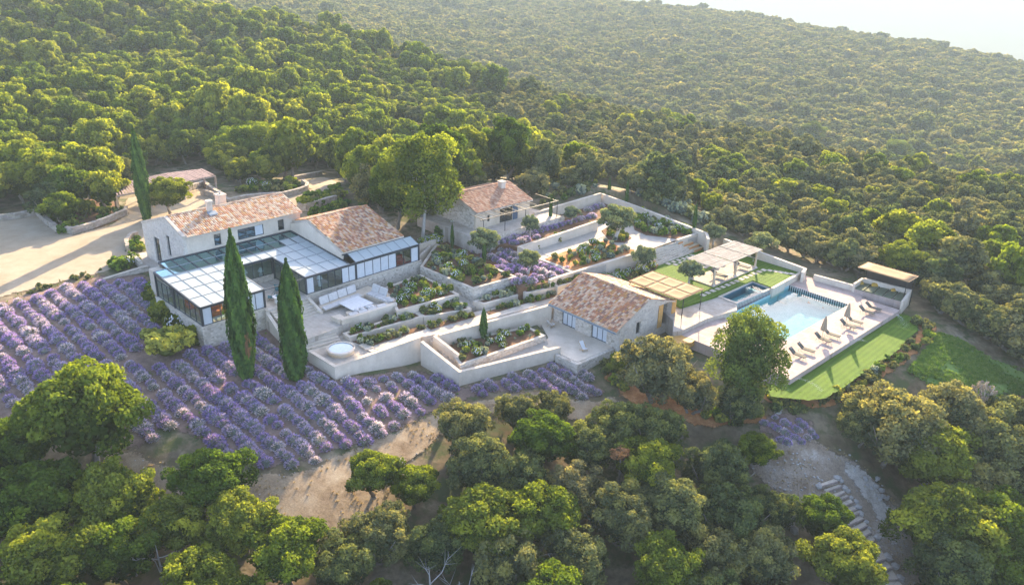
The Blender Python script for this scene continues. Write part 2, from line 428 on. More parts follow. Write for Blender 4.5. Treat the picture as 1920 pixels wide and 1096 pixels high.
def _lawn(name, c1, c2, stripes):
    m, nt, out = newmat(name)
    b = N(nt, 'ShaderNodeBsdfPrincipled'); b.inputs['Roughness'].default_value = .95; b.inputs['Specular IOR Level'].default_value = .15
    tc = N(nt, 'ShaderNodeTexCoord')
    n1 = noise(nt, .5, 5, .65, tc.outputs['Object']); n2 = noise(nt, 9, 4, .7, tc.outputs['Object'])
    r1 = ramp(nt, n1.outputs[0], [(.3, c1), (.7, c2)]); r2 = ramp(nt, n2.outputs[0], [(.3, (.65,)*3), (.7, (1.25,)*3)])
    c = mix(nt, 1.0, r1.outputs[0], r2.outputs[0], 'MULTIPLY')
    if stripes:
        mp = N(nt, 'ShaderNodeMapping'); mp.inputs['Rotation'].default_value = (0, 0, math.radians(44)); nt.links.new(tc.outputs['Object'], mp.inputs[0])
        w = N(nt, 'ShaderNodeTexWave'); w.inputs['Scale'].default_value = .55; w.inputs['Distortion'].default_value = 1.5; nt.links.new(mp.outputs[0], w.inputs[0])
        r3 = ramp(nt, w.outputs[0], [(.3, (.88,)*3), (.7, (1.1,)*3)])
        c = mix(nt, 1.0, c, r3.outputs[0], 'MULTIPLY')
    nt.links.new(c, b.inputs['Base Color'])
    bp = N(nt, 'ShaderNodeBump'); bp.inputs['Strength'].default_value = .6; bp.inputs['Distance'].default_value = .04
    nt.links.new(n2.outputs[0], bp.inputs['Height']); nt.links.new(bp.outputs[0], b.inputs['Normal'])
    nt.links.new(b.outputs[0], out.inputs[0])
    return m
M['lawn'] = _lawn('lawn_grass', (.058, .125, .010), (.095, .165, .016), True)
M['meadow'] = _lawn('meadow_grass', (.10, .20, .035), (.20, .28, .08), False)
M['straw'] = surf('straw_dirt', [(.3, (0.190, 0.129, 0.078)), (.5, (0.328, 0.246, 0.160)), (.72, (0.431, 0.353, 0.250))], .5, 1, .5, 5, .1, (7, .25))
M['fieldsoil'] = surf('lavender_field_soil', [(.3, (.15, .10, .08)), (.55, (.25, .17, .135)), (.75, (.36, .255, .20))], .8, 1, .5, 6, .1, (8, .25))
M['chalk'] = surf('chalky_dirt', [(.3, (.17, .115, .075)), (.5, (.30, .235, .175)), (.68, (.43, .375, .315))], .35, 1, .6, 5, .1, (7, .35))

def soft(mat, width=1.0):
    """the same ground cover, breaking up raggedly towards its edge"""
    m = mat.copy(); m.name = mat.name+'_ragged'; nt = m.node_tree
    out = [n for n in nt.nodes if n.type == 'OUTPUT_MATERIAL'][0]; src = out.inputs[0].links[0].from_socket
    at = N(nt, 'ShaderNodeAttribute'); at.attribute_name = 'edge'
    tc = N(nt, 'ShaderNodeTexCoord'); n1 = noise(nt, 2.2, 6, .75, tc.outputs['Object'])
    ad = N(nt, 'ShaderNodeMath', operation='ADD'); nt.links.new(at.outputs['Fac'], ad.inputs[0]); nt.links.new(n1.outputs[0], ad.inputs[1])
    gt = ramp(nt, ad.outputs[0], [(.66, (0,)*3), (.80, (1,)*3)])
    t = N(nt, 'ShaderNodeBsdfTransparent'); mx = N(nt, 'ShaderNodeMixShader')
    nt.links.new(gt.outputs[0], mx.inputs[0]); nt.links.new(t.outputs[0], mx.inputs[1]); nt.links.new(src, mx.inputs[2]); nt.links.new(mx.outputs[0], out.inputs[0])
    return m

M['lawnblade'] = leafmat('lawn_blades', [(.065, .135, .012), (.09, .165, .018)], .3)
M['dryblade'] = leafmat('dry_grass_blades', [(.40, .31, .18), (.30, .23, .13), (.46, .38, .24)], .3, (1, 1, .9))
M['scree'] = surf('white_scree', [(.3, (.31, .265, .21)), (.5, (.47, .42, .355)), (.7, (.60, .55, .485))], 1.1, 1, .6, 6, .1, (8, .3))
# ------------------------------------------------------------------ terrain
_ctl = []
def _c(lst):
    for x, y, z in lst: _ctl.append(P(x, y, z))
# estate and near ground: photo pixel, height
_c([(0, 480, 2.55), (100, 450, 2.55), (200, 430, 2.6), (250, 400, 2.7), (340, 360, 2.8), (480, 372, 2.7), (600, 345, 3.0), (120, 500, 2.5), (0, 545, 2.45),
    (0, 575, 2.2), (150, 535, 2.2), (230, 522, 2.1), (100, 600, 1.7), (0, 680, .9), (200, 620, 1.1), (290, 600, .8), (380, 645, .4), (300, 700, 0), (450, 700, -.4),
    (560, 715, -.5), (630, 712, -.25), (700, 700, -.8), (760, 680, -1.5), (790, 690, -1.9), (860, 722, -2.0), (1000, 690, -2.0), (1100, 695, -2.3), (1140, 740, -2.9),
    (150, 760, -.9), (280, 850, -1.9), (480, 882, -2.2), (650, 820, -2.2), (850, 745, -2.4), (640, 900, -3.2), (300, 960, -3.8), (960, 860, -4.2), (960, 1000, -6), (960, 1096, -7.5),
    (100, 1000, -4.6), (0, 900, -3), (1300, 900, -5.2), (1500, 1000, -7), (1700, 1096, -9), (1400, 850, -4.6), (1550, 900, -5.4), (1475, 765, -1.9), (1475, 815, -2.6), (1300, 760, -2.6), (1230, 740, -2.6),
    (1700, 640, -.9), (1755, 612, -1.0), (1800, 640, -1.7), (1850, 690, -2.8), (1920, 690, -3.2), (1920, 740, -4.2), (1800, 740, -3.1), (1700, 710, -1.9), (1600, 760, -2.0), (1560, 800, -3.2), (1700, 860, -6), (1800, 900, -7.5), (1900, 1000, -9.5),
    (1320, 415, 1.7), (1380, 445, .6), (1430, 465, 0), (1530, 495, -.6), (1640, 480, -1.2), (1740, 515, -1.5), (1900, 560, -4), (1760, 580, -1.2),
    (900, 500, 1.0), (1100, 450, 1.8), (1250, 500, .2), (1400, 540, 0), (1550, 600, -1.3), (900, 600, -.6), (700, 600, -.2), (1200, 600, -1.3),
    (860, 445, 2.6), (940, 425, 3.1), (1060, 372, 4.2), (1130, 350, 4.6), (1200, 370, 3.7), (1260, 395, 2.8), (1320, 420, 1.9), (780, 440, 2.2), (700, 390, 2.9), (640, 350, 3.1),
    (1030, 400, 3.2), (1090, 385, 3.4), (640, 395, 2.8)])
# hillsides: photo pixel of the tree tops, distance over ground; 4.5 m of canopy taken off
def _h(lst, canopy=4.5):
    for x, y, r in lst:
        d = ray(x, y); t = r/math.hypot(d[0], d[1]); _ctl.append(np.array([d[0]*t, d[1]*t, CAMH+d[2]*t-canopy]))
_h([(330, 0, 330), (480, 28, 322), (640, 62, 312), (830, 115, 298), (1000, 160, 285), (1200, 210, 265), (1490, 255, 236), (1700, 310, 208), (1920, 337, 192), (100, -60, 340), (-200, -120, 350),
    (0, 100, 255), (0, 200, 192), (0, 300, 150), (250, 100, 262), (250, 200, 188), (500, 100, 252), (500, 200, 184), (700, 200, 194), (900, 200, 225), (700, 280, 158), (1000, 250, 188), (1200, 270, 192),
    (1200, 325, 158), (1500, 330, 160), (1500, 400, 134), (1700, 390, 150), (1900, 420, 143), (1900, 500, 122), (-200, 200, 190), (-200, 350, 140), (2100, 450, 150), (2100, 600, 110), (300, 290, 150)])
# the hollow behind the near crest, 24 m lower than the sight line over it
for x, y, r in [(330, 0, 330), (640, 62, 312), (830, 115, 298), (1000, 160, 285), (1200, 210, 265), (1490, 255, 236), (1700, 310, 208), (1920, 337, 192)]:
    d = ray(x, y); t = (r+62)/math.hypot(d[0], d[1]); _ctl.append(np.array([d[0]*t, d[1]*t, CAMH+d[2]*t-20]))
_h([(640, 50, 500), (830, 105, 470), (1000, 150, 440), (1200, 200, 410), (1490, 245, 370), (1700, 295, 340), (1920, 318, 310), (2150, 340, 300)], 5)
_h([(640, 0, 720), (900, 0, 860), (830, 50, 620), (1000, 60, 660), (1200, 100, 580), (1500, 150, 520), (1700, 200, 470), (1900, 200, 500), (2150, 250, 480)], 5)
_h([(450, -50, 700), (800, -45, 930), (1150, 0, 960), (1350, 20, 940), (1550, 55, 900), (1750, 85, 850), (1920, 114, 800), (2150, 150, 760)], 5)
for x, y, r in [(800, -45, 930), (1150, 0, 960), (1350, 20, 940), (1550, 55, 900), (1750, 85, 850), (1920, 114, 800), (2150, 150, 760)]:
    d = ray(x, y); t = (r+320)/math.hypot(d[0], d[1]); _ctl.append(np.array([d[0]*t, d[1]*t, CAMH+d[2]*t-70]))
_ctl += [np.array(q, float) for q in [(-20, 10, -6), (20, 10, -9), (0, -60, -14), (-120, 20, 6), (120, 20, -14), (-300, 100, 30), (300, 100, -30), (0, -300, -40), (-400, 500, 60), (420, 500, -40)]]
_ctl = np.array(_ctl)
_d = np.sqrt(((_ctl[:, None, :2]-_ctl[None, :, :2])**2).sum(-1))
_K = np.zeros((len(_ctl)+3,)*2)
_K[:-3, :-3] = np.sqrt(_d**2+9.0) - np.eye(len(_ctl))*0.35
_K[:-3, -3] = 1; _K[:-3, -2:] = _ctl[:, :2]/100
_K[-3:, :-3] = _K[:-3, -3:].T
TW = np.linalg.solve(_K, np.concatenate([_ctl[:, 2], [0, 0, 0]]))
CLAMP = []      # (world polygon, highest ground allowed under it)

def Zt(x, y):
    x = np.atleast_1d(np.asarray(x, float)); y = np.atleast_1d(np.asarray(y, float)); sh = x.shape
    x = x.ravel(); y = y.ravel(); z = np.empty(len(x))
    for i in range(0, len(x), 20000):
        a, b = x[i:i+20000, None], y[i:i+20000, None]
        k = np.sqrt((a-_ctl[None, :, 0])**2+(b-_ctl[None, :, 1])**2+9.0)
        z[i:i+20000] = k@TW[:-3]+TW[-3]+(a[:, 0]*TW[-2]+b[:, 0]*TW[-1])/100
    r = np.hypot(x, y)
    f = np.clip((r-1150)/1500, 0, 1); f = f*f*(3-2*f)
    far = -290+60*np.sin(x*.0011+1)*np.sin(y*.0007)*np.clip((r-3000)/6000, 0, 1)
    z = np.clip(z, -330, 80)*(1-f)+far*f
    for poly, top in CLAMP:
        p = np.asarray(poly); m = (x > p[:, 0].min()) & (x < p[:, 0].max()) & (y > p[:, 1].min()) & (y < p[:, 1].max())
        if m.any():
            q = np.zeros(len(x), bool); q[m] = inside(p, x[m], y[m]); z[q] = np.minimum(z[q], top)
    return z.reshape(sh)
def Z1(x, y): return float(Zt([x], [y])[0])

def hit(x, y, lift=0.0):
    """where the sight line through a photo pixel meets the ground (raised by lift)"""
    d = ray(x, y); h = math.hypot(d[0], d[1])
    rr = np.concatenate([np.arange(25, 200, .5), np.arange(200, 1300, 4)])
    X, Y = d[0]/h*rr, d[1]/h*rr
    g = CAMH+d[2]/h*rr-(Zt(X, Y)+lift)
    i = int(np.argmax(g < 0)) if (g < 0).any() else len(rr)-1
    return np.array([X[i], Y[i], Zt([X[i]], [Y[i]])[0]])

def slab(name, poly, z, zb, mat, clamp=True, world=False):
    """a flat paved or planted level of the grounds"""
    p = poly if world else XY(poly, z)
    o = MB().prism(list(p), zb, z).build(name, mat)
    tag(o, kind='structure')
    if clamp: CLAMP.append((p, z-.3))
    return o

def inset(poly, d):
    n = len(poly); p = [np.array(q, float) for q in poly]
    ar = sum(p[i][0]*p[(i+1) % n][1]-p[(i+1) % n][0]*p[i][1] for i in range(n))
    if ar < 0: d = -d
    out = []
    for i in range(n):
        a, b, c = p[i-1], p[i], p[(i+1) % n]
        n1 = np.array([-(b-a)[1], (b-a)[0]]); n1 /= np.linalg.norm(n1)
        n2 = np.array([-(c-b)[1], (c-b)[0]]); n2 /= np.linalg.norm(n2)
        m = (n1+n2); m /= np.linalg.norm(m)
        out.append(tuple(b+m*d/max(.35, m@n1)))
    return out

def drape(name, poly, mat, off=.05, step=1.0, wob=.25, world=False, kind='structure', z=None, fade=1.2):
    """a sheet of another ground cover lying on the terrain, with an uneven edge"""
    p = [np.array(q) for q in (poly if world else [hit(x, y)[:2] for x, y in poly])]
    edge = []
    for i in range(len(p)):
        a, b = p[i], p[(i+1) % len(p)]; L = np.linalg.norm(b-a); k = max(1, int(L/step))
        nn = np.array([-(b-a)[1], (b-a)[0]])/(L or 1)
        for j in range(k): edge.append(a+(b-a)*j/k+nn*R.uniform(-wob, wob)*(j > 0))
    ed = np.array(edge)
    gx, gy = np.meshgrid(np.arange(ed[:, 0].min(), ed[:, 0].max(), step), np.arange(ed[:, 1].min(), ed[:, 1].max(), step))
    gx = gx.ravel(); gy = gy.ravel(); m = inside(ed, gx, gy)
    pts = [Vector(q) for q in ed]+[Vector((a, b)) for a, b in zip(gx[m], gy[m])]
    n = len(ed)
    vs, _e, fs, *_ = delaunay_2d_cdt(pts, [(i, (i+1) % n) for i in range(n)], [], 1, 1e-4)
    va = np.array([(v.x, v.y) for v in vs]); zz = Zt(va[:, 0], va[:, 1])+off if z is None else np.full(len(va), z)
    b = MB(); b.add(np.column_stack([va, zz]), [tuple(f) for f in fs])
    o = b.build(name, soft(mat) if fade else mat, smooth=True); tag(o, kind=kind)
    if fade:
        a0 = ed; a1 = np.roll(ed, -1, 0); dd = np.full(len(va), 1e9)
        for p0, p1 in zip(a0, a1):
            e = p1-p0; t = np.clip(((va-p0)@e)/max(e@e, 1e-9), 0, 1); dd = np.minimum(dd, np.hypot(*(va-p0-t[:, None]*e).T))
        at = o.data.attributes.new('edge', 'FLOAT', 'POINT'); at.data.foreach_set('value', np.clip(dd/fade, 0, 1).astype(np.float32)*.8)
    return o

def wall(label, pts, th, zb, mat='plaster', group=None, cope=.05, name='garden_wall', over=.03, capmat='coping'):
    """a masonry garden wall along photo pixels with the height of its top: pts (x, y, ztop); thickness grows to the left of its run"""
    w = [P(*q) for q in pts]; n = len(w)
    zbs = zb if hasattr(zb, '__len__') else [zb]*n
    def offs(d):
        out = []
        for i in range(n):
            t = np.zeros(2)
            ns = []
            for j in ((i-1, i), (i, i+1)):
                if j[0] >= 0 and j[1] < n:
                    e = (w[j[1]]-w[j[0]])[:2]; e = e/np.linalg.norm(e); ns.append(np.array([-e[1], e[0]]))
            m = sum(ns); m = m/np.linalg.norm(m); out.append(w[i][:2]+m*d/max(.4, m@ns[0]))
        return out
    root = thing(name, label, 'wall', (w[0][0], w[0][1], min(zbs)), group=group)
    def strip(lo, hi, z0, z1):
        b = MB(); a, c = offs(lo), offs(hi)
        s = 1 if th > 0 else -1
        for i in range(n-1):
            q = [a[i], a[i+1], c[i+1], c[i]]; zz0 = [z0[i], z0[i+1], z0[i+1], z0[i]]; zz1 = [z1[i], z1[i+1], z1[i+1], z1[i]]
            if s < 0: q = q[::-1]; zz0 = zz0[::-1]; zz1 = zz1[::-1]
            b.hexa([(q[k][0], q[k][1], zz0[k]) for k in range(4)]+[(q[k][0], q[k][1], zz1[k]) for k in range(4)])
        return b
    s = 1 if th > 0 else -1
    top = [p[2] for p in w]
    strip(0, th, zbs, [t-cope for t in top]).build('masonry', M[mat], root)
    strip(-over*s, th+over*s, [t-cope for t in top], top).build('coping', M[capmat], root)
    return root

GPOLY = dict(
    parking=[(-70, 420), (0, 412), (70, 403), (110, 436), (140, 440), (200, 424), (238, 405), (228, 388), (236, 372), (300, 362), (345, 350), (402, 352), (432, 372), (490, 372), (540, 369), (580, 356), (562, 345), (604, 330), (640, 348), (640, 366), (598, 372), (560, 392), (560, 430), (300, 470), (262, 455), (240, 470), (262, 486), (195, 514), (120, 528), (0, 560), (-70, 578)],
    field=[(-70, 580), (0, 566), (130, 532), (200, 515), (270, 512), (296, 560), (380, 650), (500, 610), (582, 665), (628, 712), (790, 690), (862, 726), (1052, 676), (1090, 700), (1145, 738), (1110, 752), (1000, 735), (880, 752), (700, 830), (600, 868), (500, 886), (400, 850), (310, 800), (250, 860), (180, 790), (90, 800), (0, 790), (-70, 785)],
    path=[(195, 850), (250, 845), (300, 868), (480, 890), (600, 872), (720, 815), (860, 752), (1000, 735), (1120, 752), (1145, 742), (1200, 790), (1100, 800), (960, 780), (860, 800), (800, 850), (740, 900), (720, 960), (640, 1020), (540, 1035), (440, 1000), (330, 980), (240, 940), (180, 910)],
    meadow=[(1756, 622), (1800, 636), (1862, 672), (1925, 695), (1930, 745), (1850, 752), (1790, 748), (1725, 722), (1694, 700)],
    patch=[(1415, 800), (1448, 778), (1530, 792), (1532, 822), (1512, 845), (1455, 832), (1415, 815)],
    dirt=[(1530, 822), (1600, 860), (1640, 900), (1690, 960), (1720, 1010), (1770, 1100), (1690, 1120), (1620, 1060), (1570, 985), (1510, 960), (1445, 925), (1405, 885), (1402, 830)],
)
# ------------------------------------------------------------------ levels of the grounds (before the terrain, which is held below them)
H = lambda u, v: HF(u, v)
E_ = lambda a, b: EF(a, b)
slab('court_paving', [H(37.7, 71.3), H(43.2, 71.3), H(43.2, 78.8), H(37.7, 78.8)], 2.6, -1, M['paving'], world=True)
slab('lounge_paving', [H(37.6, 65.2), H(37.6, 71.2), H(43.2, 71.4), H(52.0, 71.4), H(51.2, 67.2), H(47.0, 66.6), H(43.5, 64.8), H(38.2, 64.6)], 1.5, -2, M['paving'], world=True)
slab('tub_terrace', [(570, 650), (600, 625), (660, 628), (700, 648), (792, 611), (892, 584), (1002, 560), (1042, 549), (1060, 556), (1035, 573), (823, 629), (790, 633), (628, 689)], .6, -2.5, M['paving'])
slab('corridor_paving', [(694, 652), (799, 617), (816, 626), (790, 631), (716, 656)], .72, .3, M['coping'], clamp=False)
slab('corridor_paving', [(918, 590), (994, 566), (1008, 573), (906, 600)], .70, .3, M['coping'], clamp=False)
slab('lower_terrace', [(853, 694), (868, 702), (1046, 655), (1052, 664), (1083, 678), (1150, 650), (1152, 632), (1035, 590), (1010, 600), (1028, 632), (1020, 646), (866, 684)], -1.1, -4, M['white'])
slab('gravel_path', [(873, 689), (925, 668), (1024, 631), (1028, 645), (1010, 655), (885, 693)], -1.09, -1.3, M['gravel'], clamp=False)
slab('house_terrace', [(238, 478), (285, 470), (322, 478), (330, 486), (300, 500), (262, 498)], 2.62, 0, M['paving'])
# upper garden levels
slab('planting_soil', [(816, 452), (900, 425), (1000, 442), (1085, 510), (1045, 525), (972, 541), (960, 525)], 2.0, -1, M['soil'])
slab('planting_soil', [(900, 450), (945, 437), (1035, 408), (1128, 372), (1185, 384), (1120, 414), (970, 463)], 2.9, 0, M['soil'])
slab('gravel_court', [(972, 466), (1120, 415), (1200, 385), (1325, 438), (1240, 462), (1183, 481), (1078, 513), (1012, 486)], 2.3, -1, M['gravel'])
slab('bocce_court', [(1014, 474), (1117, 434), (1138, 441), (1039, 484)], 2.34, 2.1, M['gravel'], clamp=False)
slab('cottage_terrace', [E_(64, 73.2), E_(80, 73.2), E_(78, 86), E_(64, 86)], 4.0, 0, M['paving'], world=True)
slab('pool_house_terrace', [(1200, 548), (1215, 545), (1277, 575), (1346, 554), (1381, 568), (1382, 581), (1325, 597), (1277, 620), (1262, 622), (1262, 600)], .5, -2, M['paving'])
slab('lawn', [(1168, 541), (1190, 505), (1226, 496), (1313, 469), (1332, 470), (1372, 456), (1512, 506), (1449, 539), (1411, 525), (1346, 553.5), (1277, 575), (1215, 545)], .75, -2, M['lawn'])
slab('planting_soil', [(1112, 526), (1160, 506), (1228, 494), (1232, 502), (1200, 523), (1165, 541)], .80, -2, M['soil'])
# pool deck, in four pieces round the basin
PA0, PA1, PB0, PB1 = 75.7, 89.6, 36.6, 44.3
def _fit():
    a = EF.uv(P(1471.7, 637.5, 0)); b = EF.uv(P(1594, 570, 0)); c = EF.uv(P(1478.3, 535, 0))
    return a, b, c
_pa, _pb, _pc = _fit()
PB0 = (_pa[1]+_pb[1])/2; PA1 = (_pb[0]+_pc[0])/2; PB1 = _pc[1]; PA0 = _pa[0]
DA0, DA1, DB0 = 68.3, 94.4, 30.8
for q in ([E_(DA0, DB0), E_(DA1, DB0), E_(DA1, PB0), E_(DA0, PB0)], [E_(DA0, PB0), E_(PA0, PB0), E_(PA0, PB1+.6), E_(DA0, PB1+.6)],
          [E_(PA1, PB0), E_(DA1+1.5, PB0), E_(DA1+1.5, PB1+.6), E_(PA1, PB1+.6)]):
    slab('pool_deck', q, 0, -1.2, M['deck'], world=True)
CLAMP.append(([E_(PA0-.2, PB0-.2), E_(PA1+.2, PB0-.2), E_(PA1+.2, PB1+4), E_(PA0-.2, PB1+4)], -2.2))
CLAMP.append(([E_(55, 46), E_(72, 46), E_(72, 58), E_(60, 58)], -1.6))
CLAMP.append(([H(31, 71.6), H(59, 71.6), H(59, 84), H(50.4, 84), H(50.4, 95.2), H(35.5, 95.2), H(35.5, 84), H(31, 82.5)], .3))
# lower lawn below the deck
LOWLAWN = [(1438, 722), (1462, 703), (1484, 712), (1690, 584), (1722, 600), (1724, 618), (1690, 652), (1590, 722), (1545, 748), (1515, 752), (1440, 742)]
_ll = XY(LOWLAWN, -.6)
CLAMP.append((_ll, -.75))

# the ground itself: one sheet out to the horizon
def build_ground():
    az = np.concatenate([np.arange(-180, -48, 6), np.arange(-48, 48, .34), np.arange(48, 180, 6)])
    rad = [0, 8, 14, 20]
    r = 25.0
    while r < 50000:
        rad.append(r); r += .75 if r < 135 else r*.0085 if r < 1500 else r*.06
    rad = np.array(rad); a = np.radians(az)
    X = np.sin(a)[None, :]*rad[:, None]; Y = np.cos(a)[None, :]*rad[:, None]
    Zz = Zt(X, Y)
    nr, na = X.shape
    v = np.column_stack([X.ravel(), Y.ravel(), Zz.ravel()])
    i = np.arange(nr-1)[:, None]*na; j = np.arange(na)[None, :]; k = (np.arange(na)+1)[None, :] % na
    f = np.stack([i+j, i+na+j, i+na+k, i+k], -1).reshape(-1, 4)
    me = bpy.data.meshes.new('ground')
    me.vertices.add(len(v)); me.vertices.foreach_set('co', v.ravel())
    me.loops.add(f.size); me.loops.foreach_set('vertex_index', f[:, ::-1].ravel())
    me.polygons.add(len(f)); me.polygons.foreach_set('loop_start', np.arange(len(f))*4); me.polygons.foreach_set('loop_total', np.full(len(f), 4))
    me.polygons.foreach_set('use_smooth', np.ones(len(f), bool))
    me.update(calc_edges=True)
    me.validate()
    m, nt, out = newmat('garrigue_ground')
    b = N(nt, 'ShaderNodeBsdfPrincipled'); b.inputs['Roughness'].default_value = 1; b.inputs['Specular IOR Level'].default_value = .1
    tc = N(nt, 'ShaderNodeTexCoord')
    n1 = noise(nt, .09, 6, .65, tc.outputs['Object']); n2 = noise(nt, .8, 6, .7, tc.outputs['Object']); n3 = noise(nt, .35, 5, .7, tc.outputs['Object'])
    r1 = ramp(nt, n1.outputs[0], [(.35, (.13, .10, .06)), (.5, (.20, .155, .10)), (.62, (.28, .235, .165)), (.72, (.42, .385, .33))])
    r2 = ramp(nt, n2.outputs[0], [(.3, (.55, .55, .55)), (.7, (1.3, 1.27, 1.2))])
    c = mix(nt, 1.0, r1.outputs[0], r2.outputs[0], 'MULTIPLY')
    r3 = ramp(nt, n3.outputs[0], [(.48, (0,)*3), (.6, (1,)*3)])
    c = mix(nt, r3.outputs[0], c, (.085, .10, .042))
    nt.links.new(c, b.inputs['Base Color'])
    bp = N(nt, 'ShaderNodeBump'); bp.inputs['Strength'].default_value = .7; bp.inputs['Distance'].default_value = .12
    nt.links.new(n2.outputs[0], bp.inputs['Height']); nt.links.new(bp.outputs[0], b.inputs['Normal'])
    nt.links.new(b.outputs[0], out.inputs[0])
    me.materials.append(m)
    o = link('ground', me); tag(o, kind='structure')
build_ground()
# ------------------------------------------------------------------ buildings
def panel(b, fr, axis, fixed, s0, s1, zb, top, holes, th, col=None, brk=()):
    """a wall with real openings: runs along axis 'u' or 'v' of the frame at the other coordinate fixed..fixed+th; top is a number or a function of the run"""
    tf = top if callable(top) else (lambda s: top)
    xs = sorted(set([s0, s1]+[h for q in holes for h in (q[0], q[1])]+list(brk)))
    xs = [x for x in xs if s0-1e-6 <= x <= s1+1e-6]
    for a, c in zip(xs, xs[1:]):
        if c-a < 1e-4: continue
        hs = sorted([(q[2], q[3]) for q in holes if q[0] <= a+1e-6 and q[1] >= c-1e-6])
        lo = zb; iv = []
        for h0, h1 in hs:
            iv.append((lo, h0, False)); lo = h1
        iv.append((lo, None, True))
        for z0, z1, last in iv:
            ta, tc = (tf(a), tf(c)) if last else (z1, z1)
            if ta-z0 < 1e-3 and tc-z0 < 1e-3: continue
            if axis == 'u': q = [fr(a, fixed), fr(c, fixed), fr(c, fixed+th), fr(a, fixed+th)]; tt = [ta, tc, tc, ta]
            else: q = [fr(fixed, a), fr(fixed+th, a), fr(fixed+th, c), fr(fixed, c)]; tt = [ta, ta, tc, tc]
            if axis == 'u' and th < 0: q = [q[3], q[2], q[1], q[0]]; tt = [tt[3], tt[2], tt[1], tt[0]]
            if axis == 'v' and th < 0: q = [q[1], q[0], q[3], q[2]]; tt = [tt[1], tt[0], tt[3], tt[2]]
            b.hexa([(x, y, z0) for x, y in q]+[(q[k][0], q[k][1], tt[k]) for k in range(4)], col)

def glazing(parent, fr, axis, fixed, s0, s1, z0, z1, n, kinds=None, frame=.07, depth=.07, glass='win_glass', name='window', fmat='dark_metal', label=None, inward=1):
    """a window: frame, mullions and each pane a sub-part"""
    b = MB()
    def bx(bb, a, c, lo, hi, d0, d1):
        if axis == 'u': bb.box(fr, a, c, min(fixed+d0, fixed+d1), max(fixed+d0, fixed+d1), lo, hi)
        else: bb.box(fr, min(fixed+d0, fixed+d1), max(fixed+d0, fixed+d1), a, c, lo, hi)
    bx(b, s0, s1, z0, z0+frame, 0, depth); bx(b, s0, s1, z1-frame, z1, 0, depth)
    xs = [s0+(s1-s0)*i/n for i in range(n+1)]
    for i, x in enumerate(xs):
        a = x if i == 0 else x-frame if i == n else x-frame/2
        bx(b, a, a+frame, z0+frame, z1-frame, 0, depth)
    w = b.build(name, M[fmat], parent)
    if label: w['label'] = label
    for i in range(n):
        a = xs[i]+(frame if i == 0 else frame/2); c = xs[i+1]-(frame if i == n-1 else frame/2)
        g = MB(); bx(g, a+.002, c-.002, z0+frame+.002, z1-frame-.002, depth*.4, depth*.6)
        k = kinds[i] if kinds else 'c'
        g.build('pane', M['blind'] if k == 'w' else M[glass], w)
    return w

TILECOLS = dict(pale=[(0.601, 0.396, 0.261), (0.601, 0.461, 0.312), (0.574, 0.35, 0.227), (0.601, 0.424, 0.303), (0.491, 0.227, 0.12), (0.553, 0.311, 0.14), (0.365, 0.218, 0.149), (0.601, 0.509, 0.373), (0.601, 0.433, 0.287)], red=[(0.564, 0.304, 0.176), (0.602, 0.388, 0.253), (0.491, 0.21, 0.1), (0.574, 0.342, 0.211), (0.512, 0.256, 0.1), (0.407, 0.182, 0.108), (0.602, 0.455, 0.314), (0.302, 0.173, 0.125), (0.596, 0.369, 0.228)], brown=[(0.43, 0.239, 0.151), (0.481, 0.286, 0.185), (0.388, 0.191, 0.117), (0.514, 0.332, 0.229), (0.347, 0.201, 0.142)])
def tiles(parent, o, eave, up, wdt, ln, pal, pitch=.25, course=.40, name='roof_tiles'):
    """overlapping half-round clay tiles: eave corner, unit vectors along the eave and up the slope"""
    o = np.array(o, float); e = np.array(eave, float); s = np.array(up, float); n = np.cross(e, s); n /= np.linalg.norm(n)
    if n[2] < 0: n = -n
    b = MB(); cols = TILECOLS[pal]; k = int(wdt/pitch); m = int(math.ceil(ln/course)); pw = wdt/k
    mood = np.random.RandomState(len(b.v)+int(wdt*100))
    blot = mood.rand(k//4+2, m//3+2)
    for i in range(k):
        for j in range(m):
            c = cols[min(int((mood.rand()*.75+blot[i//4, j//3]*.35)*len(cols)), len(cols)-1)] if mood.rand() < .8 else cols[mood.randint(len(cols))]
            f = mood.uniform(.84, 1.12); c = tuple(q*f for q in c)
            x0 = i*pw; y0 = j*course-.03; y1 = min((j+1)*course+.05, ln+.03); tw = mood.uniform(-.012, .012)
            vs = []
            for y, lift, r in ((y0, .035, pw*.52), (y1, .0, pw*.44)):
                for t in (0, .25, .5, .75, 1):
                    an = math.pi*t
                    vs.append(o+e*(x0+pw/2-math.cos(an)*r+tw)+s*y+n*(math.sin(an)*r*.72+lift))
            fs = [(q, q+1, 5+q+1, 5+q) for q in range(4)]+[(4, 3, 2, 1, 0)]
            b.add(vs, fs, c)
    t = b.build(name, M['tile'], parent, colours=True); t['kind'] = 'stuff'
    return t

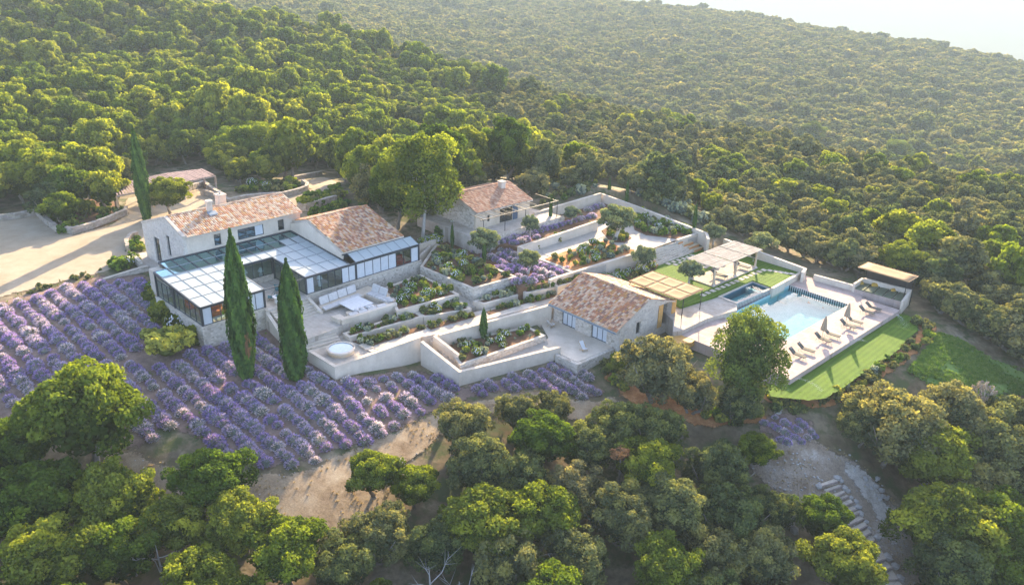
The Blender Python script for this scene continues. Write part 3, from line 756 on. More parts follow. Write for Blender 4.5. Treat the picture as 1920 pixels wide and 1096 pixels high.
def roof_slope(parent, fr, u0, u1, v0, z0, v1, z1, pal, th=.16, name='roof', axis='u', tiled=True, over=0.0, label=None):
    """one slope from the eave (v0,z0) up to the ridge (v1,z1), running along u0..u1"""
    pts = []
    f = (lambda a, c: fr(a, c)) if axis == 'u' else (lambda a, c: fr(c, a))
    A, B_, C_, D_ = f(u0, v0), f(u1, v0), f(u1, v1), f(u0, v1)
    b = MB(); q = [A, B_, C_, D_]; t = [z0, z0, z1, z1]
    b.prism(q, [z-th for z in t], t)
    r = b.build(name, M['coping'], parent)
    if label: r['label'] = label
    if tiled:
        p0 = np.array([*A, z0]); ee = np.array([*B_, z0])-p0; W = np.linalg.norm(ee); up = np.array([*D_, z1])-p0; L = np.linalg.norm(up)
        tiles(r, p0+np.array([0, 0, .02]), ee/W, up/L, W, L, pal)
        rg = MB(); e = ee/W
        if name == 'roof':
            for i in range(int(W/.42)):
                c0 = np.array([*D_, z1+.06])+e*i*.42; c1 = c0+e*.45
                rg.tube([c0+np.array([0, 0, .015]), c1], [.13, .115], 7, True, TILECOLS[pal][R.randrange(len(TILECOLS[pal]))])
            x = rg.build('ridge_tiles', M['tile'], r, colours=True); x['kind'] = 'stuff'
    return r

# ---- main house
def main_house():
    hs = thing('stone_house', 'two storey pale stone house with a long tiled gable roof behind the glass conservatory', 'house', (*HF(35.4, 84.3), 0))
    F = HF; U0, U1, V0, V1 = 35.4, 50.4, 84.3, 95.3
    top = lambda v: 7.82+(v-V0)*(9.1-7.82)/4.1 if v <= V0+4.1 else 9.1-(v-V0-4.1)*(9.1-6.85)/(V1-V0-4.1)
    def op(a, c, v=V0):
        u0, z1 = F.on_v(*a, v); u1, z0 = F.on_v(*c, v); return (u0, u1, z0, z1)
    w1, w2, w3 = op((400.5, 440.5), (415.5, 459.5)), op((445, 430), (495.5, 438.5)), op((520.5, 413.5), (530.5, 431))
    w2 = (w2[0], w2[1], 6.05, 7.35)
    fr = []
    for q in (w1, w3): fr.append((q[0], max(q[1], q[0]+.85), 6.05, 7.4))
    holes = [fr[0], w2, fr[1]]
    b = MB(); panel(b, F, 'u', V0, U0+.4, U1, 1.5, 7.82, holes, .4); b.build('front_wall', M['white'], hs)
    glazing(hs, F, 'u', V0+.12, *fr[0], 1, inward=1); glazing(hs, F, 'u', V0+.12, *w2, 3, ['c', 'c', 'w']); glazing(hs, F, 'u', V0+.12, *fr[1], 1)
    # gable of rubble stone with two tall slits
    g1 = (90.9, 92.4, 2.9, 6.0); g2 = (87.9, 88.7, 4.6, 7.1)
    b = MB(); panel(b, F, 'v', U0, V0, V1, 1.5, top, [g1, g2], .4, brk=(V0+4.1,)); b.build('gable_wall', M['house_stone'], hs)
    glazing(hs, F, 'v', U0+.15, *g1, 2, frame=.09); glazing(hs, F, 'v', U0+.15, *g2, 1, frame=.12)
    b = MB(); panel(b, F, 'v', U1-.4, V0+.4, V1, 1.5, top, [], .4, brk=(V0+4.1,)); b.build('gable_wall', M['white'], hs)
    b = MB(); panel(b, F, 'u', V1-.4, U0+.4, U1-.4, 1.5, top(V1-.4), [], .4); b.build('back_wall', M['white'], hs)
    b = MB(); b.box(F, U0+.4, U1-.4, V0+.45, V1-.4, 5.2, 5.35); b.build('upper_floor', M['interior'], hs)
    b = MB(); b.box(F, U0+.4, U1-.4, V0+3.2, V0+3.35, 5.36, 7.8); b.build('inner_wall', M['greywood'], hs)
    roof_slope(hs, F, U0+.35, U1+.12, V0-.35, 7.86, V0+4.1, 9.3, 'pale', label='pale terracotta front slope')
    roof_slope(hs, F, U0+.35, U1+.12, V1+.2, 6.95, V0+4.12, 9.28, 'pale', name='back_roof')
    b = MB()
    for a, c in ((V0-.1, V0+4.1), (V0+4.1, V1+.05)):
        za, zc = top(a)+.012, top(c)+.012
        q = [F(U0-.06, a), F(U0+.34, a), F(U0+.34, c), F(U0-.06, c)]
        b.hexa([(*q[0], za), (*q[1], za), (*q[2], zc), (*q[3], zc), (*q[0], za+.28), (*q[1], za+.28), (*q[2], zc+.28), (*q[3], zc+.28)])
    b.build('verge_coping', M['coping'], hs)
    # chimneys
    for (u, v, zt, w) in ((40.5, 87.7, 10.45, .55), (43.2, 90.2, 10.2, .95)):
        b = MB(); b.box(F, u-w/2, u+w/2, v-w/2, v+w/2, 7.5, zt-.18); c = b.build('chimney', M['white'], hs)
        b = MB(); b.box(F, u-w/2-.09, u+w/2+.09, v-w/2-.09, v+w/2+.09, zt-.178, zt); b.build('cap', M['coping'], c)
        if w > .8:
            b = MB(); b.lathe([(.16, zt), (.12, zt+.12), (.2, zt+.2), (.14, zt+.34), (.05, zt+.4)], 10, F(u, v)); b.build('pot', M['coping'], c)
        else:
            b = MB(); z0 = 8.5
            q = [F(u-.5, v-1.0), F(u+.5, v-1.0), F(u+.5, v-.29), F(u-.5, v-.29)]
            sl = 1.44/4.45; zz = [7.86+(v-1.0-V0+.35)*sl]*2+[7.86+(v-.29-V0+.35)*sl]*2
            b.prism(q, [z+.1 for z in zz], [z+.24 for z in zz]); b.build('flashing', M['zinc'], c)
    # single storey wing with the red roof
    U0, U1, V0, V1 = 48.9, 57.9, 73.6, 84.2
    rt = lambda v: 5.55+(v-V0)*(7.72-5.55)/7.2 if v <= V0+7.2 else 7.72-(v-V0-7.2)*.3
    b = MB(); panel(b, F, 'v', U0, V0, V1, 2.0, rt, [], .35, brk=(V0+7.2,)); b.build('wing_wall', M['white'], hs)
    b = MB(); panel(b, F, 'v', U1-.35, V0, V1, 1.0, rt, [], .35, brk=(V0+7.2,)); b.build('wing_wall', M['house_stone'], hs)
    b = MB(); panel(b, F, 'u', V1-.35, U0+.35, U1-.35, 1.5, rt(V1), [], .35); b.build('wing_wall', M['white'], hs)
    b = MB(); b.box(F, U0+.35, U1-.35, V0+.02, V0+.3, 5.0, 5.4); b.build('lintel', M['dark_metal'], hs)
    roof_slope(hs, F, U0+.3, U1+.15, V0-.12, 5.72, V0+7.2, 7.92, 'red', label='redder front slope over the low wing')
    roof_slope(hs, F, U0+.3, U1+.15, V1+.2, 6.85, V0+7.22, 7.90, 'red', name='back_roof')
    return hs
main_house()

# ---- conservatory
def conservatory():
    F = HF
    cs = thing('glass_conservatory', 'U shaped glass conservatory with dark metal frame and white glass roof', 'conservatory', (*F(31, 71.9), 2.6))
    zr = lambda v: 4.82+(v-71.9)*(5.72-4.82)/12.4
    cols = [31.0+1.39*i for i in range(6)]+[37.95+1.2625*i for i in range(1, 5)]+[43.0+1.47*i for i in range(1, 5)]
    rows = [84.25, 82.25, 80.4, 78.6, 76.4, 74.15, 71.9]
    cells = set()
    for i in range(len(cols)-1):
        for j in range(6):
            if i < 1 and j < 1: continue
            if 5 <= i < 9 and j >= 3: continue
            cells.add((i, j))
    for i, j in sorted(cells):
        a, c = cols[i]+.035, cols[i+1]-.035; v1, v0 = rows[j]-.03, rows[j+1]+.03
        q = [F(a, v0), F(c, v0), F(c, v1), F(a, v1)]; z = [zr(v0)]*2+[zr(v1)]*2
        b = MB(); dz = R.uniform(-.006, .006); b.prism(q, [k-.03+dz for k in z], [k+dz for k in z])
        clear = j == 0 or (j == 1 and i < 11)
        b.build('roof_pane', M['roof_glass'] if clear else M['frost'], cs)
    for i, u in enumerate(cols):
        runs = [j for j in range(6) if (i, j) in cells or (i-1, j) in cells]
        if not runs: continue
        j0, j1 = min(runs), max(runs)
        w = .07
        for a, c, dark in ((j0, min(j1, 1), True), (max(j0, 2), j1, False)):
            if c < a: continue
            v1, v0 = rows[a], rows[c+1]
            b = MB(); h = .20 if dark else .07
            zc = .05-h/2
            b.bar((*F(u, v0), zr(v0)+zc), (*F(u, v1), zr(v1)+zc), .12 if dark else .055, h)
            b.build('rafter', M['dark_metal'] if dark else M['greybar'], cs)
    for j in range(1, 6):
        v = rows[j]
        i = 0
        while i < len(cols)-1:
            if (i, j) in cells or (i, j-1) in cells:
                k = i
                while k < len(cols)-1 and ((k, j) in cells or (k, j-1) in cells): k += 1
                b = MB(); b.bar((*F(cols[i]+.04, v), zr(v)+.02), (*F(cols[k]-.04, v), zr(v)+.02), .07, .08); b.build('purlin', M['greybar'], cs)
                i = k
            else: i += 1
    # edge beams
    def beam(a, c, w=.16, h=.22):
        b = MB(); b.bar(a, c, w, h); b.build('edge_beam', M['dark_metal'], cs)
    zb = 4.74
    beam((*F(30.98, 71.85), zb), (*F(38.0, 71.85), zb)); beam((*F(42.95, 71.85), zb), (*F(49.6, 71.85), zb))
    beam((*F(30.95, 71.95), zb), (*F(30.95, 82.2), zr(82.2)-.09)); beam((*F(37.99, 71.95), zb), (*F(37.99, 78.5), zr(78.5)-.09)); beam((*F(42.97, 71.95), zb), (*F(42.97, 78.5), zr(78.5)-.09))
    beam((*F(38.06, 78.56), zr(78.6)-.1), (*F(42.9, 78.56), zr(78.6)-.1)); beam((*F(38.1, 71.85), zb-.02), (*F(42.85, 71.85), zb-.02), .08, .1)
    beam((*F(32.4, 84.2), zr(84.2)+.02), (*F(48.8, 84.2), zr(84.2)+.02), .2, .16); beam((*F(48.82, 72.1), zb+.1), (*F(48.82, 84.1), zr(84.1)+.03), .14, .2)
    # low strip in front of the red roof
    zs = lambda v: 4.86+(v-71.9)*(5.5-4.86)/1.62
    sc = [49.72+1.33*i for i in range(8)]
    for i in range(7):
        q = [F(sc[i]+.025, 71.8), F(sc[i+1]-.025, 71.8), F(sc[i+1]-.025, 73.5), F(sc[i]+.025, 73.5)]
        b = MB(); z = [zs(71.8)]*2+[zs(73.5)]*2; b.prism(q, [k-.03 for k in z], z); b.build('roof_pane', M['frost'], cs)
    for u in sc:
        b = MB(); b.bar((*F(u, 71.8), zs(71.8)), (*F(u, 73.5), zs(73.5)), .04, .07); b.build('rafter', M['greybar'], cs)
    beam((*F(49.7, 71.86), zb+.02), (*F(59.1, 71.86), zb+.02))
    beam((*F(49.0, 73.52), 5.46), (*F(59.0, 73.52), 5.46), .12, .12)
    # glass walls
    def gw(axis, fixed, s0, s1, z1, kinds, glass='glass', z0=2.74, inw=1):
        w = glazing(cs, F, axis, fixed, s0, s1, z0, z1, len(kinds), kinds, .065, .07*inw, glass, 'glass_wall')
        return w
    gw('u', 71.9, 31.12, 37.9, 4.62, 'wccccww')
    gw('u', 71.9, 43.1, 49.62, 4.62, 'wccccww')
    gw('u', 71.9, 49.78, 59.0, 4.62, 'wwwwwccw')
    gw('v', 31.0, 72.0, 82.1, 4.75, 'cccccccc')
    gw('v', 37.93, 72.0, 78.5, 4.75, 'ccccc', inw=-1); gw('v', 43.02, 72.0, 78.5, 4.75, 'ccccc')
    gw('u', 78.62, 38.1, 42.85, 5.1, 'cccc', z0=3.3)
    gw('v', 58.98, 72.05, 73.5, 4.75, 'w', inw=-1)
    for u, v, z1 in ((31.02, 71.92, 4.63), (37.96, 71.92, 4.63), (43.04, 71.92, 4.63), (49.7, 71.92, 4.63), (59.05, 71.92, 4.63), (31.02, 78.0, 5.0), (31.02, 82.2, 5.3), (37.97, 78.6, 5.0), (43.0, 78.6, 5.0)):
        b = MB(); b.box(F, u-.09, u+.09, v-.09, v+.09, 2.66, z1+.1); b.build('post', M['dark_metal'], cs)
    # base
    for q in ((30.8, 38.05, 71.65, 72.0), (42.9, 59.3, 71.65, 72.0)):
        b = MB(); b.box(F, *q, -1.5, 2.60); b.build('stone_base', M['stone'], cs)
        b = MB(); b.box(F, q[0]-.04, q[1]+.04, q[2]-.05, q[3]+.06, 2.602, 2.73); b.build('sill', M['coping'], cs)
    b = MB(); b.box(F, 30.8, 31.15, 72.0, 82.4, -1.5, 2.60); b.build('stone_base', M['stone'], cs)
    b = MB(); b.box(F, 30.74, 31.22, 72.07, 82.4, 2.602, 2.73); b.build('sill', M['coping'], cs)
    b = MB(); b.box(F, 38.0, 42.95, 78.55, 78.8, 2.605, 3.29); b.build('low_wall', M['stone'], cs)
    for q in ((31.16, 37.7, 72.01, 84.0), (43.21, 58.9, 72.01, 84.0), (37.71, 43.2, 78.81, 84.0)):
        b = MB(); b.box(F, *q, 1.0, 2.64); b.build('floor', M['interior'], cs)
    b = MB(); b.box(F, 32.4, 48.8, 84.06, 84.2, 2.65, 5.5); b.build('inner_wall', M['interior'], cs)
    b = MB(); b.box(F, 31.2, 32.35, 82.3, 84.2, 1.5, 5.3); b.build('corner_block', M['coping'], cs)
    return cs
M['greybar'] = plain('pale_grey_glazing_bar', (.26, .29, .295), .5, .4)
conservatory()

def soft_sofa(name, label, cat, fr, u0, u1, v0, v1, z, mat, back, seats=2, group=None):
    """a low sofa: base, seat cushions, back cushion"""
    t = thing(name, label, cat, (*fr(u0, v0), z), group=group)
    b = MB(); b.box(fr, u0, u1, v0, v1, z, z+.28); b.build('base', M[mat], t)
    for i in range(seats):
        a = u0+(u1-u0)*i/seats+.03; c = u0+(u1-u0)*(i+1)/seats-.03
        b = MB(); b.box(fr, a, c, v0+.03, v1-.22, z+.282, z+.45); b.build('seat_cushion', M[mat], t)
    b = MB(); b.box(fr, u0, u1, v1-.2, v1, z+.282, z+.85); b.build('backrest', M[mat], t)
    return t
soft_sofa('sofa', 'orange sofa inside the left glass wing by the corner window', 'sofa', HF, 32.0, 34.4, 73.5, 74.6, 2.65, 'orange', 1)
soft_sofa('sofa', 'orange sofa under the left glass wall halfway along the wing', 'sofa', HF, 32.0, 34.2, 76.8, 77.9, 2.65, 'orange', 1)
soft_sofa('sofa', 'red sofa inside the right end of the conservatory', 'sofa', HF, 55.6, 57.6, 72.8, 73.5, 2.65, 'red', 1)
def rug(lab, mat, u0, u1, v0, v1):
    b = MB(); b.box(HF, u0, u1, v0, v1, 2.655, 2.675); tag(b.build('rug', M[mat]), lab, 'rug')
rug('pale rug on the floor of the left glass wing', 'cream', 32.2, 36.5, 72.7, 73.3)
rug('red rug behind the right end windows of the conservatory', 'red', 54.5, 58.5, 72.2, 72.7)
def lamp(lab, u, v, z, grp=None):
    t = thing('table_lamp', lab, 'lamp', (*HF(u, v), z), group=grp)
    b = MB(); b.lathe([(.22, z), (.22, z+.55), (.25, z+.56), (.25, z+.6)], 12, HF(u, v)); b.build('table', M['whitepaint'], t)
    b = MB(); b.lathe([(.1, z+.6), (.05, z+.75), (.05, z+.9)], 10, HF(u, v)); b.build('stem', M['whitepaint'], t)
    b = MB(); b.lathe([(.34, z+.9), (.12, z+1.35)], 14, HF(u, v)); b.build('lamp_shade', M['whitepaint'], t)
lamp('white table lamp behind the low stone wall of the court, right side', 41.9, 79.6, 2.65)
lamp('white table lamp behind the low stone wall of the court, left side', 40.3, 80.3, 2.65)
lamp('white lamp behind the front windows beside the court', 45.6, 73.2, 2.65)

def chair_court(u, v, rz, lab):
    t = thing('lounge_chair', lab, 'chair', (*HF(u, v), 2.6), rz)
    b = MB()
    b.add([(-.38, -.35, .42), (.38, -.35, .42), (.34, .3, .28), (-.34, .3, .28), (-.46, .42, .95), (.46, .42, .95), (0, .36, .82)], [(0, 1, 2, 3), (3, 2, 5, 6), (3, 6, 4)])
    me = b.mesh('seat', M['teal']); o = link('seat', me, t); s = o.modifiers.new('thick', 'SOLIDIFY'); s.thickness = .03
    for sx in (-1, 1):
        b = MB(); b.tube([(sx*.38, -.35, .41), (sx*.3, .25, .0)], [.015, .015], 5); link('leg', b.mesh('leg', M['black_metal']), t)
        b = MB(); b.tube([(sx*.45, .42, .92), (sx*.3, -.3, .0)], [.015, .015], 5); link('leg', b.mesh('leg', M['black_metal']), t)
chair_court(41.2, 74.6, .4, 'teal sling chair standing at the back of the open court')
chair_court(39.6, 73.5, -1.3, 'teal sling chair on the left side of the open court')
def pedestal(u, v, lab, r=.42, h=.75):
    t = thing('planter_table', lab, 'table', (*HF(u, v), 2.6))
    b = MB(); b.lathe([(r*.72, 2.6), (r*.8, 2.6+h-.08)], 18, HF(u, v)); b.build('pedestal', M['whitepaint'], t)
    b = MB(); b.lathe([(r*1.15, 2.6+h-.078), (r*1.2, 2.6+h)], 20, HF(u, v)); b.build('table_top', M['whitepaint'], t)
    b = MB(); b.lathe([(.2, 2.6+h), (.26, 2.6+h+.06)], 10, HF(u+.1, v)); b.build('dish', M['teal'], t)
pedestal(39.7, 72.4, 'round white pedestal table at the front of the open court')
pedestal(41.4, 72.9, 'round white pedestal table beside the teal chair in the court', .34, .5)
# ---- pool house
def pool_house():
    F = EF; ps = thing('pool_house', 'small stone pool house with multicoloured tile roof and two sets of white folding doors', 'house', (*F(61.9, 47.4), -1.1))
    U0, U1, V0, V1 = 61.9, 71.3, 47.4, 57.2
    rt = lambda u: 1.2+(u-U0)*(3.35-1.2)/4.7 if u <= U0+4.7 else 3.35-(u-U0-4.7)*(3.35-1.95)/(U1-U0-4.7)
    d1 = (F.on_u(1078, 622, U0)[0], F.on_u(1052, 611, U0)[0], -1.09, .86); d2 = (F.on_u(1136, 646, U0)[0], F.on_u(1107, 634, U0)[0], -1.09, .86)
    b = MB(); panel(b, F, 'v', U0, V0+.45, V1-.45, -1.4, 1.1, [d1, d2], .45); b.build('front_wall', M['stone'], ps)
    for d in (d1, d2): glazing(ps, F, 'v', U0+.2, d[0], d[1], d[2], d[3], 3, 'www', .07, .07, name='folding_door')
    # end wall with the shuttered opening
    w1u = F.on_v(1196, 615, V0)[0]
    hs = [(w1u-.3, w1u+.45, -.2, 1.25), (67.6, 69.2, -.55, 2.2)]
    a = F.on_v(1240, 600, V0)[0]; c = F.on_v(1256, 600, V0)[0]
    hs[1] = (a, c, -.55, 2.15)
    b = MB(); panel(b, F, 'u', V0, U0, U1, -2.2, rt, hs, .45, brk=(U0+4.7,)); b.build('end_wall', M['house_stone'], ps)
    glazing(ps, F, 'u', V0+.2, *hs[0], 1, frame=.05)
    b = MB(); b.box(F, hs[0][0]-.25, hs[0][1]+.25, V0-.02, V0+.1, 1.27, 1.5); b.build('lintel', M['coping'], ps)
    for x in (hs[1][0], hs[1][1]+.02):
        s = MB(); left = x == hs[1][0]
        u0 = x-.78 if left else x
        for k in range(6): s.box(F, u0+.13*k+.004, u0+.13*(k+1)-.004, V0-.09, V0-.04, -.55, 2.2)
        s.box(F, u0+.03, u0+.75, V0-.038, V0-.012, .1, .22); s.box(F, u0+.03, u0+.75, V0-.038, V0-.012, 1.5, 1.62)
        s.build('shutter', M['shutter'], ps)
    b = MB(); b.box(F, hs[1][0], hs[1][0]+.12, V0+.25, V0+.4, -.55, 2.1); b.build('door_frame', M['greywood'], ps)
    b = MB(); panel(b, F, 'u', V1-.45, U0, U1, -1.4, rt, [], .45, brk=(U0+4.7,)); b.build('end_wall', M['house_stone'], ps)
    b = MB(); panel(b, F, 'v', U1-.45, V0+.45, V1-.45, -1.4, 1.9, [], .45); b.build('back_wall', M['stone'], ps)
    b = MB(); b.box(F, U0+.45, U1-.45, V0+.45, V1-.45, -1.3, -1.12); b.build('floor', M['interior'], ps)
    b = MB(); b.box(F, U0+2.2, U0+2.4, V0+.45, V1-.45, -1.1, 1.9); b.build('inner_wall', M['cream'], ps)
    roof_slope(ps, F, V0-.12, V1+.2, U0-.75, 1.22, U0+4.7, 3.58, 'red', axis='v', label='mottled orange and cream front slope')
    roof_slope(ps, F, V0-.12, V1+.2, U1+.25, 2.02, U0+4.72, 3.56, 'pale', axis='v', name='back_roof')  # sunlight on the back slope put into paler tile colours
    b = MB(); b.box(F, U0-.9, U0-.77, V0-.1, V1+.18, 1.02, 1.14); b.build('gutter', M['zinc'], ps)
    for v in (V0+.3, V1-.3):
        pass
    for v in (52.6, 53.0):
        b = MB(); b.box(F, U0-.12, U0-.005, v-.06, v+.06, .55, .75); b.build('wall_lamp', M['black_metal'], ps)
pool_house()

def canopy(name, label, fr, u0, u1, v0, v1, z, zslope, mat, nu, nv, posts, postz, cat='pergola', bar='black_metal'):
    """a flat awning: frame bars, sagging fabric panels and posts"""
    t = thing(name, label, cat, (*fr(u0, v0), postz))
    zz = lambda u: z+(u-u0)*zslope
    us = [u0+(u1-u0)*i/nu for i in range(nu+1)]; vs = [v0+(v1-v0)*i/nv for i in range(nv+1)]
    for i in range(nu):
        for j in range(nv):
            b = MB(); n = 6; pv = []; fc = []
            for a in range(n+1):
                for c in range(n+1):
                    uu = us[i]+.05+(us[i+1]-us[i]-.1)*a/n; vv = vs[j]+.05+(vs[j+1]-vs[j]-.1)*c/n
                    pv.append((*fr(uu, vv), zz(uu)+.06-.09*math.sin(math.pi*a/n)*math.sin(math.pi*c/n)))
            for a in range(n):
                for c in range(n): fc.append((a*(n+1)+c, (a+1)*(n+1)+c, (a+1)*(n+1)+c+1, a*(n+1)+c+1))
            b.add(pv, fc)
            o = b.build('fabric_panel', M[mat], t, smooth=True); s = o.modifiers.new('thick', 'SOLIDIFY'); s.thickness = .02
    for u in us:
        b = MB(); b.bar((*fr(u, v0), zz(u)+.04), (*fr(u, v1), zz(u)+.04), .07, .1); b.build('frame_bar', M[mat], t)
    for v in vs:
        b = MB(); b.bar((*fr(u0, v), zz(u0)+.04), (*fr(u1, v), zz(u1)+.04), .06, .085); b.build('frame_bar', M[mat], t)
    for u, v, pz in posts:
        b = MB(); b.tube([(*fr(u, v), pz), (*fr(u, v), zz(u)-.02)], [.05, .05], 8); b.build('post', M[bar], t)
    return t
_pp = EF.uv(P(1288, 600, .5))
canopy('shade_pergola', 'sand coloured canvas pergola of six panels behind the pool house', EF, 70.2, 74.7, 45.8, 53.1, 2.95, .02, 'canvas', 2, 3,
       [(max(_pp[0], 70.3), 45.9, .5), (74.6, 45.9, .5), (74.6, 53.0, .75), (70.3, 53.0, .5)], .5)

# ---- guest cottage up the slope
def cottage():
    F = EF; gs = thing('guest_cottage', 'small cream cottage with brown tile roof beside the upper lavender garden', 'house', (*F(66.4, 76.3), 4.0))
    U0, U1, V0, V1 = 66.4, 76.4, 76.3, 85.3
    top = lambda v: 6.35+(v-V0)*(7.75-6.35)/4.5 if v <= V0+4.5 else 7.75-(v-V0-4.5)*.31
    def op(x0, y0, x1, y1):
        u0, z1 = F.on_v(x0, y0, V0); u1, z0 = F.on_v(x1, y1, V0); return (u0, u1, max(4.03, min(z0, z1)), max(z0, z1))
    a = op(914, 404, 917.5, 417); g0 = F.on_v(937, 410, V0)[0]; g1 = F.on_v(961, 405, V0)[0]; g2 = F.on_v(971, 402, V0)[0]
    h1 = (a[0], max(a[1], a[0]+.45), 4.7, 5.6); h2 = (g0, g1, 4.03, 6.05); h3 = (g1+.02, g2, 4.03, 6.05)
    b = MB(); panel(b, F, 'u', V0, U0, U1, 3.5, 6.35, [h1, h2, h3], .35); b.build('front_wall', M['plaster'], gs)
    glazing(gs, F, 'u', V0+.12, *h1, 1); glazing(gs, F, 'u', V0+.12, *h2, 3)
    b = MB()
    for k in range(5):
        w = (h3[1]-h3[0])/5; b.box(F, h3[0]+w*k+.006, h3[0]+w*(k+1)-.006, V0+.05, V0+.11, h3[2], h3[3])
    b.build('door', M['bluedoor'], gs)
    for u in (U0, U1-.35):
        b = MB(); panel(b, F, 'v', u, V0+.35, V1, 3.5, top, [], .35, brk=(V0+4.5,)); b.build('gable_wall', M['plaster'] if u > U0 else M['stone'], gs)
    b = MB(); panel(b, F, 'u', V1-.35, U0+.35, U1-.35, 3.5, top(V1), [], .35); b.build('back_wall', M['plaster'], gs)
    roof_slope(gs, F, U0-.2, U1+.25, V0-.35, 6.38, V0+4.5, 7.95, 'brown')
    roof_slope(gs, F, U0-.2, U1+.25, V1+.2, 6.6, V0+4.52, 7.93, 'brown', name='back_roof')
    cu, cv = 74.3, 79.9
    b = MB(); b.box(F, cu-.4, cu+.4, cv-.4, cv+.4, 6.8, 8.5); c = b.build('chimney', M['coping'], gs)
    b = MB(); b.box(F, cu-.46, cu+.46, cv-.46, cv+.46, 8.502, 8.62); b.build('cap', M['coping'], c)
    # metal pergola frame along the terrace
    t = thing('pergola_frame', 'thin bare metal pergola frame in front of the cream cottage', 'pergola', (*F(66, 73.6), 4.0))
    us = [65.4, 69.2, 73.0, 79.2]
    for u in us:
        b = MB(); b.tube([(*F(u, 73.6), 3.9), (*F(u, 73.6), 6.25)], [.05, .05], 6); b.build('post', M['black_metal'], t)
        b = MB(); b.bar((*F(u, 73.6), 6.3), (*F(u, 76.2 if u < 77 else 78), 6.3), .05, .07); b.build('cross_bar', M['black_metal'], t)
    b = MB(); b.bar((*F(64.8, 73.6), 6.28), (*F(79.4, 73.6), 6.28), .07, .09); b.build('front_bar', M['black_metal'], t)
    for u in np.arange(66.2, 76.5, 1.3):
        if min(abs(u-q) for q in us) > .3:
            b = MB(); b.bar((*F(u, 73.7), 6.36), (*F(u, 76.2), 6.36), .035, .05); b.build('rod', M['black_metal'], t)
    # reclining chair on the terrace
cottage()
b = MB(); q = [EF(66, 73.05), EF(80.3, 73.05), EF(80.3, 73.35), EF(66, 73.35)]; b.prism(q, 1.8, 3.98)
tag(b.build('retaining_wall', M['stone']), 'pale stone retaining wall under the cream cottage terrace', 'wall')

# ---- carport
def carport():
    t = thing('carport', 'long rustic carport with weathered purple brown plank roof behind the house', 'carport', P(225, 397, 2.75))
    fr = [P(219, 366, 5.6), P(344, 342, 5.6), P(404, 328, 5.6)]; bk = [P(211, 347, 5.75), P(306, 325, 5.75), P(380, 316, 5.75)]
    for k in range(2):
        a0, a1, b0, b1 = fr[k], fr[k+1], bk[k], bk[k+1]
        n = 5 if k == 0 else 3
        n = int(np.linalg.norm(a1-a0)/.42)
        for i in range(n):
            f0, f1 = i/n, (i+1)/n-.02
            p0, p1, p2, p3 = a0+(a1-a0)*f0, a0+(a1-a0)*f1, b0+(b1-b0)*f1, b0+(b1-b0)*f0
            dz = R.uniform(-.02, .03); ex = R.uniform(-.15, .12); d = (p0-p3)/np.linalg.norm(p0-p3)
            p0 = p0+d*ex; p1 = p1+d*ex
            b = MB(); b.hexa([(p[0], p[1], p[2]+dz-.04) for p in (p0, p1, p2, p3)]+[(p[0], p[1], p[2]+dz) for p in (p0, p1, p2, p3)]); b.build('roof_plank', M['purplewood'], t)
    for a, c in ((fr[0], fr[1]), (fr[1], fr[2]), (bk[0], bk[1]), (bk[1], bk[2])):
        b = MB(); d = np.array([0, 0, -.16]); b.bar(a+d, c+d, .16, .18); b.build('beam', M['greywood'], t)
    for p in (fr[0]+(bk[0]-fr[0])*.06, fr[0]+(fr[1]-fr[0])*.5, fr[1]+(bk[1]-fr[1])*.05, fr[2]+(bk[2]-fr[2])*.06, bk[0], bk[1], bk[2], bk[0]+(bk[1]-bk[0])*.5):
        b = MB(); z = 2.3; b.tube([(p[0], p[1], z), (p[0], p[1], p[2]-.2)], [.17, .14], 8); b.build('post', M['wood'] if p[1] < 113 and p is not bk[0] else M['greywood'], t)
M['purplewood'] = surf('purple_grey_planks', [(.3, (.17, .115, .115)), (.7, (.32, .235, .225))], 1.6, .9, .2, 20, .2, (16, .2))
carport()

# ---- garden walls
wall('long white wall in front of the round tub terrace above the lavender', [(577.5, 657.5, 1.08), (627.5, 688, 1.08), (788.5, 632, 1.08)], .36, -3.2, 'white')
wall('sloping white parapet on the outer side of the garden stair', [(788.2, 640, .98), (860, 697, -.5)], .34, [-3, -4], 'white')
wall('low white wall in front of the lower gravel path', [(860.8, 697.5, -.5), (1052, 650.5, -.5)], .34, -4, 'white')
wall('sloping white wall between the garden stair and the lower flower bed', [(816, 627.5, 1.1), (863.5, 664.5, -.05)], -.32, -2.5, 'white')
wall('long white wall dropping from the corridor down to the pool house terrace', [(824, 628, 1.04), (1034.5, 571.5, 1.04)], .34, -2.5, 'white')
wall('white wall along the back of the upper garden below the woods', [(1003, 399, 4.25), (1128, 362, 4.55)], .34, 1.5, 'plaster')
wall('white wall along the right side of the upper flower garden', [(1130, 362.4, 4.3), (1190, 384, 3.9), (1326.5, 436, 3.1), (1331, 448, 3.0)], -.34, .5, 'white')
wall('long white wall between the upper lavender strip and the bocce court', [(994, 472, 3.35), (970, 462, 3.45), (1118, 413, 3.7)], -.36, 1.5, 'white')
wall('long white front wall of the upper garden above the lawn', [(1032, 525, 2.42), (1045, 520, 2.45), (1183, 477.5, 2.6), (1218, 466.5, 2.6)], .36, -.5, 'white')
wall('white wall to the right of the wide garden stair', [(1271.5, 449.5, 2.6), (1319, 434, 2.75)], .36, -.5, 'white')
wall('white edging wall between the lavender bed and the orange flower bed', [(1012, 486, 2.32), (1079, 508.5, 2.34)], .25, .5, 'white', cope=.04)
wall('white boundary wall to the right of the lawn and pavilion', [(1360, 447, 2.1), (1372, 451.5, 2.1), (1513, 503, 1.45), (1508, 511, 1.35)], -.34, -2.5, 'white')
wall('white retaining wall between the lawn and the pool deck', [(1449.5, 540.5, .82), (1507.5, 508.5, .82)], .3, -.6, 'white')
